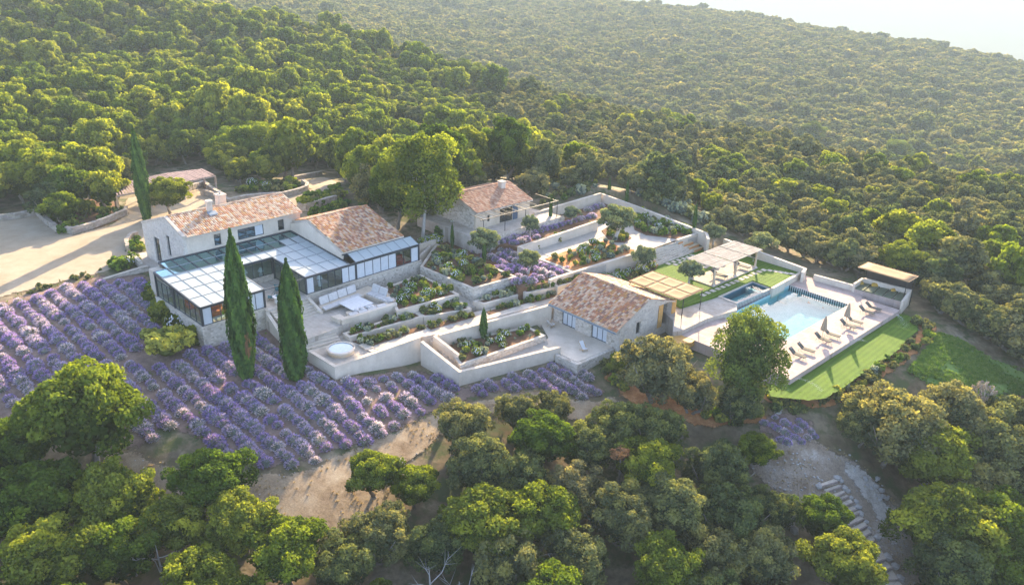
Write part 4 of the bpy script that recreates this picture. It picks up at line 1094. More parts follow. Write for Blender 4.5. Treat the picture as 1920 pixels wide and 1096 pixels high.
wall('white wall behind the far end of the pool deck', [(1526, 515, .75), (1594, 533, .75), (1601, 536.5, .75)], .3, -2.5, 'white')
wall('white end wall of the corridor left of the small dark cypress', [(783, 486, 2.5), (816, 452, 2.6), (900, 421, 2.75)], .3, .5, 'plaster')
wall('pale wall at the foot of the tall trees left of the cottage', [(782, 460, 3.1), (818, 449, 3.1)], .3, 1, 'plaster')
wall('low stone wall in the lavender below the parking court', [(194, 523, 2.35), (262, 502, 2.75), (278, 498, 2.75)], .35, .2, 'stone', cope=.07)
wall('short pale wall beside the house entrance terrace', [(243, 473, 3.2), (262, 491, 3.1)], .3, 1.5, 'stone', cope=.07)
wall('white parapet beside the upper stair on the lounge side', [(576, 559, 2.62), (601, 585, 1.75)], .3, .5, 'white')
wall('white parapet on the left of the stairs below the glass wing', [(498, 585, 2.4), (529, 632, 1.0), (560, 668, .3)], .3, -2.5, 'white')

def drywall(label, pts, h, th=.5, base=None, name='stone_wall'):
    """a dry-laid wall of uneven blocks, top levelled with flat stones"""
    w = [hit(x, y) for x, y in pts]
    t = thing(name, label, 'wall', tuple(w[0]))
    body, cap = MB(), MB()
    rr = random.Random(len(label))
    for a, c in zip(w, w[1:]):
        d = (c-a)[:2]; L = np.linalg.norm(d); d = d/L; n = np.array([-d[1], d[0]])
        courses = max(2, int(h/.24))
        for k in range(courses+1):
            x = -rr.uniform(0, .3)
            while x < L:
                l = rr.uniform(.3, .65); f = min(max((x+l/2)/L, 0), 1)
                z = a[2]+(c[2]-a[2])*f+k*h/courses-(.25 if k == 0 else 0)
                o = rr.uniform(-.04, .04); g = rr.uniform(.82, 1.15); tt = th*(1.08 if k == courses else 1)
                x0, x1 = max(x, -.1), min(x+l-.02, L+.1)
                hh = h/courses-.015 if k < courses else .09
                q = [a[:2]+d*x0+n*(o-tt/2), a[:2]+d*x1+n*(o-tt/2), a[:2]+d*x1+n*(o+tt/2), a[:2]+d*x0+n*(o+tt/2)]
                jz = [rr.uniform(-.02, .02) for _ in range(4)]
                (body if k < courses else cap).hexa([(*q[i], z-(.25 if k == 0 else 0)) for i in range(4)]+[(*q[i], z+hh+jz[i]+(.25 if k == 0 else 0)) for i in range(4)], (g, g*rr.uniform(.95, 1), g*rr.uniform(.9, 1)))
                x += l
    o = body.build('stonework', M['drystone'], t, colours=True); o['kind'] = 'stuff'
    o = cap.build('coping_stones', M['drystone'], t, colours=True); o['kind'] = 'stuff'
    return t
drywall('low dry stone wall curving round the planted bank left of the parking court', [(-30, 418), (30, 411), (71, 404), (84, 416), (108, 435), (138, 439), (170, 430), (205, 418), (236, 405), (238, 399)], .8)
drywall('low dry stone wall curving behind the tiled roof of the house', [(385, 366), (405, 372), (430, 382), (460, 375), (495, 372), (530, 370), (556, 364), (575, 357), (577, 351), (568, 345)], .7)
drywall('low dry stone wall under the trees at the end of the drive', [(545, 340), (575, 334), (602, 329)], .7)
drywall('low dry stone wall behind the single storey wing', [(560, 394), (575, 396), (600, 389), (630, 380)], 1.0)
drywall('low stone wall inside the shade of the carport', [(350, 362), (383, 350), (398, 362), (412, 372)], .9)
drywall('round stone planter wall beside the corner of the house', [(241, 474), (239, 462), (247, 450), (258, 447)], .8, .4)

# ---- raised beds
BEDS = {}
def planter(label, pts, zb, soil='soil', th=.28, drop=.12, key=None, mat='white', capmat='coping', cope=.05):
    """a raised masonry bed: rim walls on four sides and earth inside; pts (x, y, ztop) clockwise or not"""
    w = [P(*q) for q in pts]; n = len(w); po = [tuple(p[:2]) for p in w]; zt = [p[2] for p in w]
    pi = inset(po, th); pe = inset(po, -.03); pin = inset(po, th+.03)
    t = thing('raised_bed', label, 'planter', (*np.mean(po, 0), zb))
    ar = sum(po[i][0]*po[(i+1) % n][1]-po[(i+1) % n][0]*po[i][1] for i in range(n))
    def ring(name, o_, i_, z0, z1, m):
        for i in range(n):
            j = (i+1) % n; b = MB(); q = [o_[i], o_[j], i_[j], i_[i]]; a0 = [z0[i], z0[j], z0[j], z0[i]]; a1 = [z1[i], z1[j], z1[j], z1[i]]
            b.prism(q, a0, a1); b.build(name, M[m], t)
    ring('rim_wall', po, pi, [zb]*n, [z-cope for z in zt], mat)
    ring('coping', pe, pin, [z-cope for z in zt], zt, capmat)
    b = MB(); b.prism(inset(po, th-.01), [zb]*n, [z-drop for z in zt]); b.build('earth', M[soil], t)
    BEDS[key or label] = ([(q[0], q[1]) for q in pts], sum(zt)/n-drop)
    return t
planter('long raised bed directly in front of the sunken lounge', [(642.5, 624, 1.12), (655, 632, 1.12), (794, 592.5, 1.12), (777, 582.5, 1.12)], -.5, key='p1')
planter('raised bed in the middle of the row in front of the lounge garden', [(778, 583.5, 1.14), (795, 594, 1.08), (884, 578.5, 1.08), (862, 563, 1.14)], -.5, key='p2')
planter('large sloping flower bed right of the sunken lounge below the stone base', [(744, 583, 1.85), (861, 551, 1.95), (850, 545, 1.95), (788, 514, 1.8), (712, 542, 1.75), (728, 553, 1.8)], -.5, key='lounge')
planter('large stone walled flower bed right of the conservatory', [(788, 499.5, 2.4), (886.7, 540.5, 2.4), (969, 518, 2.4), (818, 456, 2.5)], -.5, key='middle', mat='stone')
planter('raised bed against the front of the big stone walled flower bed', [(886, 564, 1.2), (908, 569.5, 1.2), (985, 549, 1.2), (969, 541, 1.2)], -.5, key='p3')
planter('raised bed below the lavender garden, between two other beds', [(971.5, 539.5, 1.55), (986, 549.5, 1.5), (1044, 537, 1.5), (1029, 529, 1.55)], -.5, key='p4')
planter('raised bed touching the pool house roof below the orange flower bed', [(1030.5, 527.5, 1.75), (1045.5, 537.5, 1.7), (1110, 519, 1.7), (1090, 509.5, 1.75)], -.5, key='p5')
planter('flower bed with a small cypress behind the lower gravel path', [(863, 684, -.32), (922, 664, -.32), (1023, 628, -.32), (990, 611.5, -.32), (832, 642, -.32)], -3, key='lower', mat='stone')
def bed(key, poly, z, mat='soil', th=.3):
    slab('planting_soil', poly, z, z-th, M[mat], clamp=False); BEDS[key] = (poly, z)
bed('s1', [(661.5, 639.5), (690, 649.5), (797, 615.5), (794.5, 610.5)], .66)
bed('s2', [(799, 610.5), (808, 617), (892, 592.5), (883.5, 587)], .66)
bed('s3', [(911, 583.5), (918, 589), (1001, 566), (1043, 555), (1038, 550.5)], .66)
bed('court', [(1022, 485), (1060, 471), (1140, 449), (1160, 462), (1190, 468), (1183, 476), (1079, 508)], 2.36, 'barksoil')
bed('flower', [(1180, 400), (1196, 394), (1312, 438), (1270, 447), (1212, 440), (1190, 430)], 2.38)
bed('island', [(1140, 447), (1128, 432), (1140, 425), (1165, 432), (1184, 445), (1172, 454), (1150, 453)], 2.38)
bed('strip', [(1000, 469), (1116, 429), (1118, 420), (998, 460)], 2.37)
BEDS['lawnbed'] = ([(1120, 524), (1160, 508), (1226, 496), (1228, 502), (1200, 520), (1165, 537)], .8)

# ramp between the beds
b = MB(); q = [P(786, 516, 1.3), P(803, 513, 1.35), P(896, 574, .62), P(866, 577, .62), P(852, 553, .9), P(800, 525, 1.15)]
b.prism([tuple(p[:2]) for p in q], [-.5]*6, [p[2] for p in q]); tag(b.build('sloping_path', M['paving']), kind='structure')

# ---- stairs
def stair(label, p0, p1, wv, n, riser_mat='paving', tread='coping', name='stone_stairs', rise_first=True, mat=None):
    """a flight down from p0 to p1 (world points on its left edge), wv the vector across"""
    p0 = np.array(p0, float); p1 = np.array(p1, float); wv = np.array(wv, float)
    t = thing(name, label, 'stairs', tuple(p1))
    d = (p1-p0)/n
    for i in range(n):
        a = p0+d*i; zt = p0[2]+d[2]*(i+1)+(0 if i < n-1 else .006)
        q = [a, a+np.array([*wv[:2], 0]), a+np.array([*(wv+d)[:2], 0]), a+np.array([*d[:2], 0])]
        b = MB(); b.prism([tuple(k[:2]) for k in q], p1[2]-.6, zt); b.build('step', M[tread], t)
    return t
sv = lambda u, v, z: np.array([*HF(u, v), z])
stair('upper flight of pale stone steps from the open court down to the lounge', sv(38.1, 71.3, 2.6), sv(38.1, 68.9, 1.5), (sv(42.9, 71.3, 0)-sv(38.1, 71.3, 0)), 6)
_l0, _l1 = P(560, 630, 1.5), P(624, 613, 1.5); _m0 = P(566, 662, .6)
_dv = (_l1-_l0)[:2]; _nv = np.array([_dv[1], -_dv[0]])/np.linalg.norm(_dv)
stair('lower flight of pale stone steps from the lounge down to the round tub', _l0+np.array([0, 0, 0]), np.array([*(_l0[:2]+_nv*2.2), .6]), _l1-_l0, 5)
_a, _b = P(800, 629, .6), P(850, 686, -1.1)
_w = P(816, 628, .6)-_a
stair('narrow stair between two sloping white walls down to the gravel path', _a, np.array([_b[0], _b[1], -1.1]), np.array([_w[0]*.95, _w[1]*.95, 0]), 10, tread='paving')
# wide garden stair to the lawn with returns painted in warm orange light
def wide_stair():
    t = thing('garden_stairs', 'wide pale stone stair down to the lawn with orange lit risers at its ends', 'stairs', (*EF(85, 58), .75))
    n = 8
    for i in range(n):
        z1 = 2.3-(i+1)*.19; v0 = 59.42-(i+1)*.25; u0 = 82.2-.06*i; u1 = 88.6+.33*i
        b = MB(); b.box(EF, u0, u1, v0, 59.5, .3, z1+.19-.19*(0)); b.build('step', M['coping'], t)
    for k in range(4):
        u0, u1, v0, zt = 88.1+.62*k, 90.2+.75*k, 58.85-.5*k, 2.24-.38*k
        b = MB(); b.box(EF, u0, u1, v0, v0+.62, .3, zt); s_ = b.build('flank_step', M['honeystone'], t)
        b = MB(); b.box(EF, u0+.01, u1, v0-.025, v0-.003, zt-.34, zt-.04); b.build('riser', M['terracotta'], s_)  # orange panel paints the warm light on this riser
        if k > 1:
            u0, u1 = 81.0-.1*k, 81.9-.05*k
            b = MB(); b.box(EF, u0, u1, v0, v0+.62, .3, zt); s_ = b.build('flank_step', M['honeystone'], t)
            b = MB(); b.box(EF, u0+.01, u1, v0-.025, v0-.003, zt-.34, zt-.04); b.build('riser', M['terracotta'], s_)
M['honeystone'] = surf('honey_limestone', [(.3, (.46, .36, .22)), (.7, (.56, .46, .31))], 2, .85, .1, 12, .2)
wide_stair()
# ---- sunken lounge
def lounge():
    t = thing('sunken_lounge', 'cream built in lounge seating round a pale square table below the stone base', 'seating', P(690, 575, 1.5))
    Z0 = 1.5
    def block(name, pts, z0, z1, mat):
        b = MB(); b.prism([tuple(P(x, y, z1)[:2]) for x, y in pts], z0, z1); return b.build(name, M[mat], t)
    # bench along the back
    block('bench', [(602, 579), (596, 571), (668, 544), (684, 552)], 1.0, 1.9, 'plaster')
    block('bench', [(668, 544), (684, 552), (724, 567), (742, 562), (738, 556), (690, 535)], 1.0, 1.901, 'plaster')
    block('bench', [(724, 567), (742, 562), (742.5, 566), (652, 592), (648, 584)], 1.0, 1.899, 'plaster')
    block('front_wall', [(637, 596), (744, 564.5), (744.5, 569), (641, 600.5)], .2, 2.02, 'white')
    block('end_block', [(621, 592.5), (637, 588), (647, 594.5), (637, 599.5)], .2, 2.0, 'white')
    # cushions
    def cush(pts, z, th, name='seat_cushion', mat='cream'):
        block(name, pts, z, z+th, mat)
    a, c = np.array([604, 575.]), np.array([672, 549.])
    for k in range(4):
        p, q = a+(c-a)*(k/4+.01), a+(c-a)*((k+1)/4-.01)
        cush([tuple(p), tuple(q), tuple(q+(7, 4)), tuple(p+(5, 5))], 1.905, .14)
        P0, P1 = P(*(p+(-3, -4)), 2.0), P(*(q+(-3, -4)), 2.0)
        b = MB(); nrm = np.array([-(P1-P0)[1], (P1-P0)[0]]); nrm /= np.linalg.norm(nrm)
        lean = nrm*.22
        b.hexa([(*P0[:2], 1.95), (*P1[:2], 1.95), (*(P1[:2]+nrm*.16), 1.95), (*(P0[:2]+nrm*.16), 1.95), (*(P0[:2]+lean), 2.75), (*(P1[:2]+lean), 2.75), (*(P1[:2]+lean+nrm*.14), 2.75), (*(P0[:2]+lean+nrm*.14), 2.75)])
        b.build('back_cushion', M['cream'], t)
    a, c = np.array([686, 549.]), np.array([729, 566.])
    for k in range(3):
        p, q = a+(c-a)*(k/3+.02), a+(c-a)*((k+1)/3-.02)
        cush([tuple(p), tuple(q), tuple(q+(12, -4)), tuple(p+(12, -5))], 1.906, .14)
        if k < 2:
            P0, P1 = P(*(p+(9, -5)), 2.0), P(*(q+(9, -5)), 2.0)
            b = MB(); nrm = -np.array([-(P1-P0)[1], (P1-P0)[0]]); nrm /= np.linalg.norm(nrm); nrm = -nrm if nrm[0] < 0 else nrm
            lean = nrm*.3
            b.hexa([(*P0[:2], 1.95), (*P1[:2], 1.95), (*(P1[:2]+nrm*.18), 1.95), (*(P0[:2]+nrm*.18), 1.95), (*(P0[:2]+lean), 2.75), (*(P1[:2]+lean), 2.75), (*(P1[:2]+lean+nrm*.16), 2.75), (*(P0[:2]+lean+nrm*.16), 2.75)])
            b.build('back_cushion', M['cream'], t)
    a, c = np.array([652, 587.]), np.array([722, 567.])
    for k in range(4):
        p, q = a+(c-a)*(k/4+.015), a+(c-a)*((k+1)/4-.015)
        cush([tuple(p), tuple(q), tuple(q+(4, 5)), tuple(p+(4, 5))], 1.904, .13)
lounge()
def lounge_table():
    t = thing('low_table', 'pale square table in the middle of the sunken lounge', 'table', P(667, 585, 1.5))
    q = [tuple(P(x, y, 2.1)[:2]) for x, y in ((635, 567.5), (671, 554), (700, 567.5), (662, 581.5))]
    b = MB(); b.prism(q, 2.02, 2.1); b.build('table_top', M['whitepaint'], t)
    c = inset(q, .55)
    for p in c:
        b = MB(); b.prism([(p[0]-.07, p[1]-.07), (p[0]+.07, p[1]-.07), (p[0]+.07, p[1]+.07), (p[0]-.07, p[1]+.07)], 1.5, 2.019); b.build('leg', M['plaster'], t)
lounge_table()
def pillow(c, r, lab, grp, mat='cream', rz=0):
    b = MB(); n = 8
    vs = []; 
    for i in range(n+1):
        for j in range(n+1):
            x, y = i/n*2-1, j/n*2-1
            k = (1-abs(x)**2.5)*(1-abs(y)**2.5)
            vs.append((x*r*(1-.08*abs(y)), y*r*(1-.08*abs(x)), k))
    top = [(x, y, .03+k*.11) for x, y, k in vs]; bot = [(x, y, .03-k*.03) for x, y, k in vs]
    f = [(i*(n+1)+j, (i+1)*(n+1)+j, (i+1)*(n+1)+j+1, i*(n+1)+j+1) for i in range(n) for j in range(n)]
    b.add(top, f); b.add(bot, [q[::-1] for q in f])
    o = link('pillow', b.mesh('pillow', M[mat], smooth=True)); o.location = c; o.rotation_euler = (R.uniform(-.2, .2), R.uniform(-.2, .2), rz)
    return tag(o, lab, 'pillow', grp)
for k, (x, y) in enumerate(((668, 581), (679, 578), (690, 575), (696, 573))):
    pillow(P(x, y, 2.05), .3, 'small cream pillow lying on the front bench of the sunken lounge', 'pillows on the lounge front bench', rz=k*.7)
for k, (x, y) in enumerate(((727, 559), (733, 563))):
    pillow(P(x, y, 2.06), .32, 'small cream pillow at the right corner of the sunken lounge', 'pillows at the lounge corner', rz=k*.9)

# ---- round tub
def tub():
    c = P(639.5, 660, .6); F = lambda: 0
    t = thing('plunge_tub', 'round pale stone plunge tub standing on the gravel terrace', 'tub', tuple(c))
    r = 1.42
    b = MB(); b.lathe([(r*.93, .6), (r*.95, 1.0)], 40, c[:2]); b.build('tub_wall', M['tubstone'], t)
    b = MB(); n = 40
    for (ra, za), (rb, zb_) in (((r, 1.0), (r, 1.13)), ((r, 1.13), (r*.84, 1.13)), ((r*.84, 1.13), (r*.84, .98)), ((r*.84, .999), (r, .999))):
        vs = [(c[0]+q*math.cos(2*math.pi*k/n), c[1]+q*math.sin(2*math.pi*k/n), z) for q, z in ((ra, za), (rb, zb_)) for k in range(n)]
        b.add(vs, [(k, (k+1) % n, n+(k+1) % n, n+k) for k in range(n)])
    b.build('rim', M['coping'], t)
    b = MB(); vs = [(c[0]+r*.838*math.cos(2*math.pi*k/n), c[1]+r*.838*math.sin(2*math.pi*k/n), 1.06) for k in range(n)]; b.add(vs, [tuple(range(n))]); w = b.build('water', M['tubwater'], t)
    b = MB(); b.tube([(c[0]+r*.9, c[1]+.2, 1.13), (c[0]+r*.9, c[1]+.2, 1.3), (c[0]+r*.75, c[1]+.2, 1.3)], [.025]*3, 6); b.build('spout', M['black_metal'], t)
M['tubstone'] = surf('honey_stone', [(.3, (.52, .40, .25)), (.7, (.62, .51, .36))], 2, .85, .1, 12, .2)
M['tubwater'] = plain('milky_blue_water', (.30, .42, .50), .06, .5)
tub()
b = MB()
for k, (x0, x1) in enumerate(((672, 690), (683, 700))):
    b.prism(XY([(x0, 649+4*k), (x0+14, 644+4*k), (x1+10, 653+3*k), (x1-4, 657+3*k)], .62+.0), .5, .78-.09*k)
tag(b.build('stone_step', M['coping']), 'two low stone steps beside the round tub', 'step')

# ---- pool and spa
def water(name, col, refl=.0, scale=3.0, bump=.05):
    m, nt, out = newmat(name)
    fr = N(nt, 'ShaderNodeFresnel'); fr.inputs[0].default_value = 1.33
    g = N(nt, 'ShaderNodeBsdfGlossy'); g.inputs['Roughness'].default_value = .05
    t = N(nt, 'ShaderNodeBsdfTransparent'); t.inputs[0].default_value = (*col, 1)
    tc = N(nt, 'ShaderNodeTexCoord'); n1 = noise(nt, scale, 3, .6, tc.outputs['Object'])
    bp = N(nt, 'ShaderNodeBump'); bp.inputs['Strength'].default_value = bump; bp.inputs['Distance'].default_value = .04
    nt.links.new(n1.outputs[0], bp.inputs['Height']); nt.links.new(bp.outputs[0], g.inputs['Normal']); nt.links.new(bp.outputs[0], fr.inputs['Normal'])
    mx = N(nt, 'ShaderNodeMixShader'); hf = N(nt, 'ShaderNodeMath', operation='MULTIPLY'); hf.inputs[1].default_value = .42; nt.links.new(fr.outputs[0], hf.inputs[0]); nt.links.new(hf.outputs[0], mx.inputs[0]); nt.links.new(t.outputs[0], mx.inputs[1]); nt.links.new(g.outputs[0], mx.inputs[2])
    nt.links.new(mx.outputs[0], out.inputs[0])
    return m
M['water'] = water('pool_water', (.62, .88, .91))
M['spawater'] = water('spa_water', (.42, .78, .80), bump=.12, scale=5)
SPA = [P(1345.8, 555, .62), P(1410, 525, .62), P(1449, 539.5, .62), P(1381, 568.5, .62)]
def pool():
    F = EF; WZ = -.34
    t = thing('swimming_pool', 'rectangular swimming pool with pale blue water in the pink stone deck', 'pool', (*F((PA0+PA1)/2, (PB0+PB1)/2), -1.7))
    b = MB(); b.box(F, PA0, PA1, PB0, PB1, -1.9, -1.5); b.build('pool_floor', M['pooltile'], t)
    for q in ((PA0, PA1, PB0, PB0+.02), (PA0, PA1, PB1-.02, PB1), (PA0, PA0+.02, PB0, PB1), (PA1-.02, PA1, PB0, PB1)):
        b = MB(); b.box(F, *q, -1.5, -.003 if q[2] != PB1-.02 else -.02); b.build('pool_wall', M['pooltile'], t)
    b = MB(); b.add([(*F(u, v), WZ) for u, v in ((PA0+.02, PB0+.02), (PA1-.02, PB0+.02), (PA1-.02, PB1-.02), (PA0+.02, PB1-.02))], [(0, 1, 2, 3)]); b.build('water', M['water'], t)
    # striped tile bands
    n = 54
    for k in range(n):
        v0 = PB0+.05+(PB1-PB0-.1)*k/n; v1 = PB0+.05+(PB1-PB0-.1)*(k+1)/n
        b = MB(); b.box(F, PA1-.05, PA1-.022, v0+.01, v1-.01, -.85, -.012); b.build('stripe_tile', M['stripe_dark'] if k % 2 else M['stripe_pale'], t)
    b = MB(); b.box(F, PA1-2.6, PA1-.06, PB1-1.3, PB1-.05, -1.49, -.75); b.build('pool_bench', M['pooltile'], t)
    # white bar across the deck on the far left corner
pool()
def spa():
    t = thing('spa_basin', 'raised spa basin with turquoise water and a striped tile front beside the pool', 'pool', tuple(SPA[3]-np.array([0, 0, 1])))
    po = [tuple(p[:2]) for p in SPA]; pi = inset(po, .32); pw = inset(po, .33)
    n = 4
    for i in range(n):
        j = (i+1) % n
        b = MB(); b.prism([po[i], po[j], pi[j], pi[i]], -1.4, .55); b.build('spa_wall', M['white'] if i != 2 else M['stripe_pale'], t)
        b = MB(); z = .62 if i != 2 else .58
        b.prism([po[i], po[j], pi[j], pi[i]], .551, z); b.build('coping', M['coping'], t)
    b = MB(); b.prism(pi, -1.0, -.5); b.build('spa_floor', M['pooltile'], t)
    for i in range(n):
        j = (i+1) % n; pj = inset(po, .345); b = MB(); b.prism([pi[i], pi[j], pj[j], pj[i]], -.5, .5); b.build('tile_lining', M['bluetile'], t)
    b = MB(); c = inset(po, .36); a0, a1 = np.array(c[1]), np.array(c[2]); d = np.array(c[0])-a0; d /= np.linalg.norm(d)
    b.prism([tuple(a0+d*1.3), tuple(a1+d*1.3), tuple(a1+d*1.6), tuple(a0+d*1.6)], -.5, .30); b.build('spa_bench', M['pooltile'], t)
    b = MB(); wq = inset(po, .35); wq = wq if sum(wq[i][0]*wq[(i+1) % 4][1]-wq[(i+1) % 4][0]*wq[i][1] for i in range(4)) > 0 else wq[::-1]; b.add([(*p, .38) for p in wq], [(0, 1, 2, 3)]); b.build('water', M['spawater'], t)
    # vertical tile stripes on the front
    a, c = SPA[2], SPA[3]; d = (c-a)[:2]; L = np.linalg.norm(d); d /= L; nn = np.array([-d[1], d[0]])
    mid = np.mean(po, 0); nn = nn if (np.array(po[2])-mid)@nn > 0 else -nn
    k = int(L/.16)
    for i in range(k):
        p = a[:2]+d*(i*L/k+.015); q = a[:2]+d*((i+1)*L/k-.015); dark = i % 2
        b = MB(); b.prism([tuple(p+nn*.003), tuple(q+nn*.003), tuple(q+nn*.025), tuple(p+nn*.025)], -.6, .5); b.build('stripe_tile', M['stripe_grey'] if dark else M['stripe_pale'], t)
M['bluetile'] = plain('deep_blue_tile', (.06, .16, .22), .3, .5)
M['stripe_grey'] = plain('grey_green_tile', (.16, .17, .17), .4, .5)
spa()

# ---- deck furniture
def lounger_proto():
    t = thing('sun_lounger', '', 'sun lounger')
    # head towards -x, foot towards +x, sling seat on a thin frame
    b = MB(); W = .31
    for s in (-1, 1): b.bar((-.35, s*W, .34), (1.0, s*W, .34), .045, .05)
    for s in (-1, 1): b.bar((-.35, s*W, .34), (-.98, s*W, .82), .045, .05)
    b.bar((1.0, -W, .34), (1.0, W, .34), .04, .05); b.bar((-.97, -W, .82), (-.97, W, .82), .04, .05)
    link('frame', b.mesh('frame', M['taupe']), t)
    for x, s in ((.85, -1), (.85, 1), (-.62, -1), (-.62, 1)):
        b = MB(); b.tube([(x, s*W, .33), (x+(.05 if x > 0 else -.05), s*(W+.02), 0)], [.02, .02], 6); link('leg', b.mesh('leg', M['greywood']), t)
    b = MB(); b.hexa([(-.35, -W+.02, .345), (.98, -W+.02, .345), (.98, W-.02, .345), (-.35, W-.02, .345), (-.35, -W+.02, .40), (.98, -W+.02, .40), (.98, W-.02, .40), (-.35, W-.02, .40)]); link('seat', b.mesh('seat', M['sling']), t)
    b = MB(); b.hexa([(-.36, -W+.02, .36), (-.36, W-.02, .36), (-.98, W-.02, .835), (-.98, -W+.02, .835), (-.33, -W+.02, .41), (-.33, W-.02, .41), (-.95, W-.02, .885), (-.95, -W+.02, .885)][::1]); link('backrest', b.mesh('backrest', M['sling']), t)
    b = MB(); b.hexa([(-.93, -.2, .83), (-.93, .2, .83), (-.75, .2, .70), (-.75, -.2, .70), (-.89, -.2, .90), (-.89, .2, .90), (-.72, .2, .77), (-.72, -.2, .77)]); link('head_pillow', b.mesh('head_pillow', M['taupe']), t)
    return t
M['sling'] = plain('taupe_sling', (.105, .098, .078), .9, .2)
M['darkpad'] = plain('dark_grey_pad', (.12, .115, .105), .9, .2)
LP = lounger_proto()
spots = [((1491, 667), 'taupe sun lounger nearest the front corner of the deck'), ((1507, 657), 'taupe sun lounger second from the front corner of the deck'),
         ((1539, 638), 'taupe sun lounger in front of the nearer closed parasol'), ((1555, 629), 'taupe sun lounger just beyond the nearer closed parasol'),
         ((1586, 612), 'taupe sun lounger in front of the farther closed parasol'), ((1598, 604), 'taupe sun lounger just beyond the farther closed parasol'),
         ((1621, 586), 'taupe sun lounger next to last towards the covered daybed'), ((1633, 579), 'taupe sun lounger nearest the covered daybed')]
_az = math.atan2(-EF.B[1], -EF.B[0])
for i, ((x, y), lab) in enumerate(spots):
    o = LP if i == 0 else copy_tree(LP)
    o.location = P(x+3, y+2, .0); o.rotation_euler = (0, 0, _az+.06+R.uniform(-.06, .06)); o.scale = (.94, .94, .94); tag(o, lab, 'sun lounger', 'sun loungers along the front edge of the pool deck')
for (x, y), lab in (((1347, 519), 'dark padded lounger under the nearer half of the pavilion roof'), ((1390, 502), 'dark padded lounger under the farther half of the pavilion roof')):
    o = copy_tree(LP); o.location = P(x, y, .852); o.rotation_euler = (0, 0, _az+.1); o.scale = (1.15, 1.15, 1); tag(o, lab, 'sun lounger', 'loungers under the pavilion')
    for c in o.children:
        if c.name.split('.')[0] in ('seat', 'backrest'): c.data = c.data.copy(); c.data.materials[0] = M['darkpad']

def parasol(x, y, lab):
    c = P(x, y, 0); t = thing('closed_parasol', lab, 'parasol', tuple(c), group='closed parasols on the pool deck')
    b = MB(); b.lathe([(.28, 0), (.28, .07), (.06, .09)], 16, c[:2]); b.build('base', M['greywood'], t)
    b = MB(); b.tube([(c[0], c[1], .09), (c[0], c[1], 2.75)], [.03, .025], 8); b.build('pole', M['wood'], t)
    b = MB(); n = 16; prof = [(.27, 1.0), (.30, 1.12), (.25, 1.5), (.17, 2.1), (.07, 2.6), (.02, 2.68)]
    vs = [(c[0]+r*(1+.22*(-1)**k)*math.cos(2*math.pi*k/n), c[1]+r*(1+.22*(-1)**k)*math.sin(2*math.pi*k/n), z) for r, z in prof for k in range(n)]
    b.add(vs, [(i*n+k, i*n+(k+1) % n, (i+1)*n+(k+1) % n, (i+1)*n+k) for i in range(len(prof)-1) for k in range(n)]); b.build('folded_canopy', M['taupecanvas'], t)
M['taupecanvas'] = plain('taupe_canvas', (.34, .275, .20), .9, .2)
parasol(1541, 634, 'closed taupe parasol nearer the front corner of the deck')
parasol(1585, 608, 'closed taupe parasol nearer the covered daybed')

# ---- covered daybed
def daybed():
    t = thing('daybed_nook', 'built in daybed with olive green mats inside a white walled nook', 'daybed', P(1645, 555, 0))
    s0, s1, s2, s3 = P(1602, 541.5, .45), P(1618, 531, .45), P(1703, 553, .45), P(1692, 566, .45)
    b = MB(); q = [tuple(p[:2]) for p in (s0, s1, s2, s3)]; b.prism(q, -.5, .45); b.build('plinth', M['deck'], t)
    for k in range(5):
        a, c = k/5+.008, (k+1)/5-.008
        pp = [s0+(s3-s0)*a, s0+(s3-s0)*c, s1+(s2-s1)*c, s1+(s2-s1)*a]
        b = MB(); b.prism([tuple(p[:2]) for p in inset([tuple(p[:2]) for p in pp], .03)], .452, .6); b.build('mat', M['olivefab'], t)
    for lab, pts, zt in (('side_wall', [s0, s1], [1.15, 1.15]), ('back_wall', [s1, s2], [1.15, 1.15]), ('side_wall', [s2, s3], [1.25, .9])):
        a, c = pts; d = (c-a)[:2]; d /= np.linalg.norm(d); nrm = np.array([-d[1], d[0]])*.28; mid = (s0+s1+s2+s3)[:2]/4
        if (mid-a[:2])@nrm > 0: nrm = -nrm
        e = d*.28 if lab != 'back_wall' else d*0
        if lab == 'side_wall' and pts[0] is s2: e0, e1 = -d*0, d*.9
        else: e0, e1 = -d*.0, d*.0
        q = [a[:2]+e0, c[:2]+e1, c[:2]+e1+nrm, a[:2]+e0+nrm]
        b = MB(); b.prism([tuple(p) for p in q], -2.6, [zt[0], zt[1], zt[1], zt[0]]); b.build(lab, M['white'], t)
daybed()
def cushion_y(x, y, lab, w=.5, rz=0):
    o = pillow(P(x, y, .62), w, lab, None, 'yellow', rz); o.rotation_euler[0] = .9; return o
cushion_y(1616, 532, 'mustard yellow cushion in the left corner of the covered daybed', .34, .4)
cushion_y(1640, 536, 'wide mustard yellow cushion against the back wall of the daybed', .42, .0)
cushion_y(1675, 545, 'mustard yellow cushion in the shade near the right end of the daybed', .3, .2)
canopy('daybed_awning', 'flat sand coloured awning on black posts over the daybed nook', EF, 96.3, 99.2, 31.2, 37.5, 2.95, .0, 'canvas', 1, 1,
       [(96.4, 31.4, 0.5), (99.0, 31.4, -2), (99.0, 37.3, -2), (96.4, 37.3, .0)], 0, cat='awning')
b = MB(); b.box(EF, 99.0, 99.12, 31.6, 37.2, -1.5, 2.8); tag(b.build('slatted_screen', M['black_metal']), 'dark screen standing behind the covered daybed', 'screen')

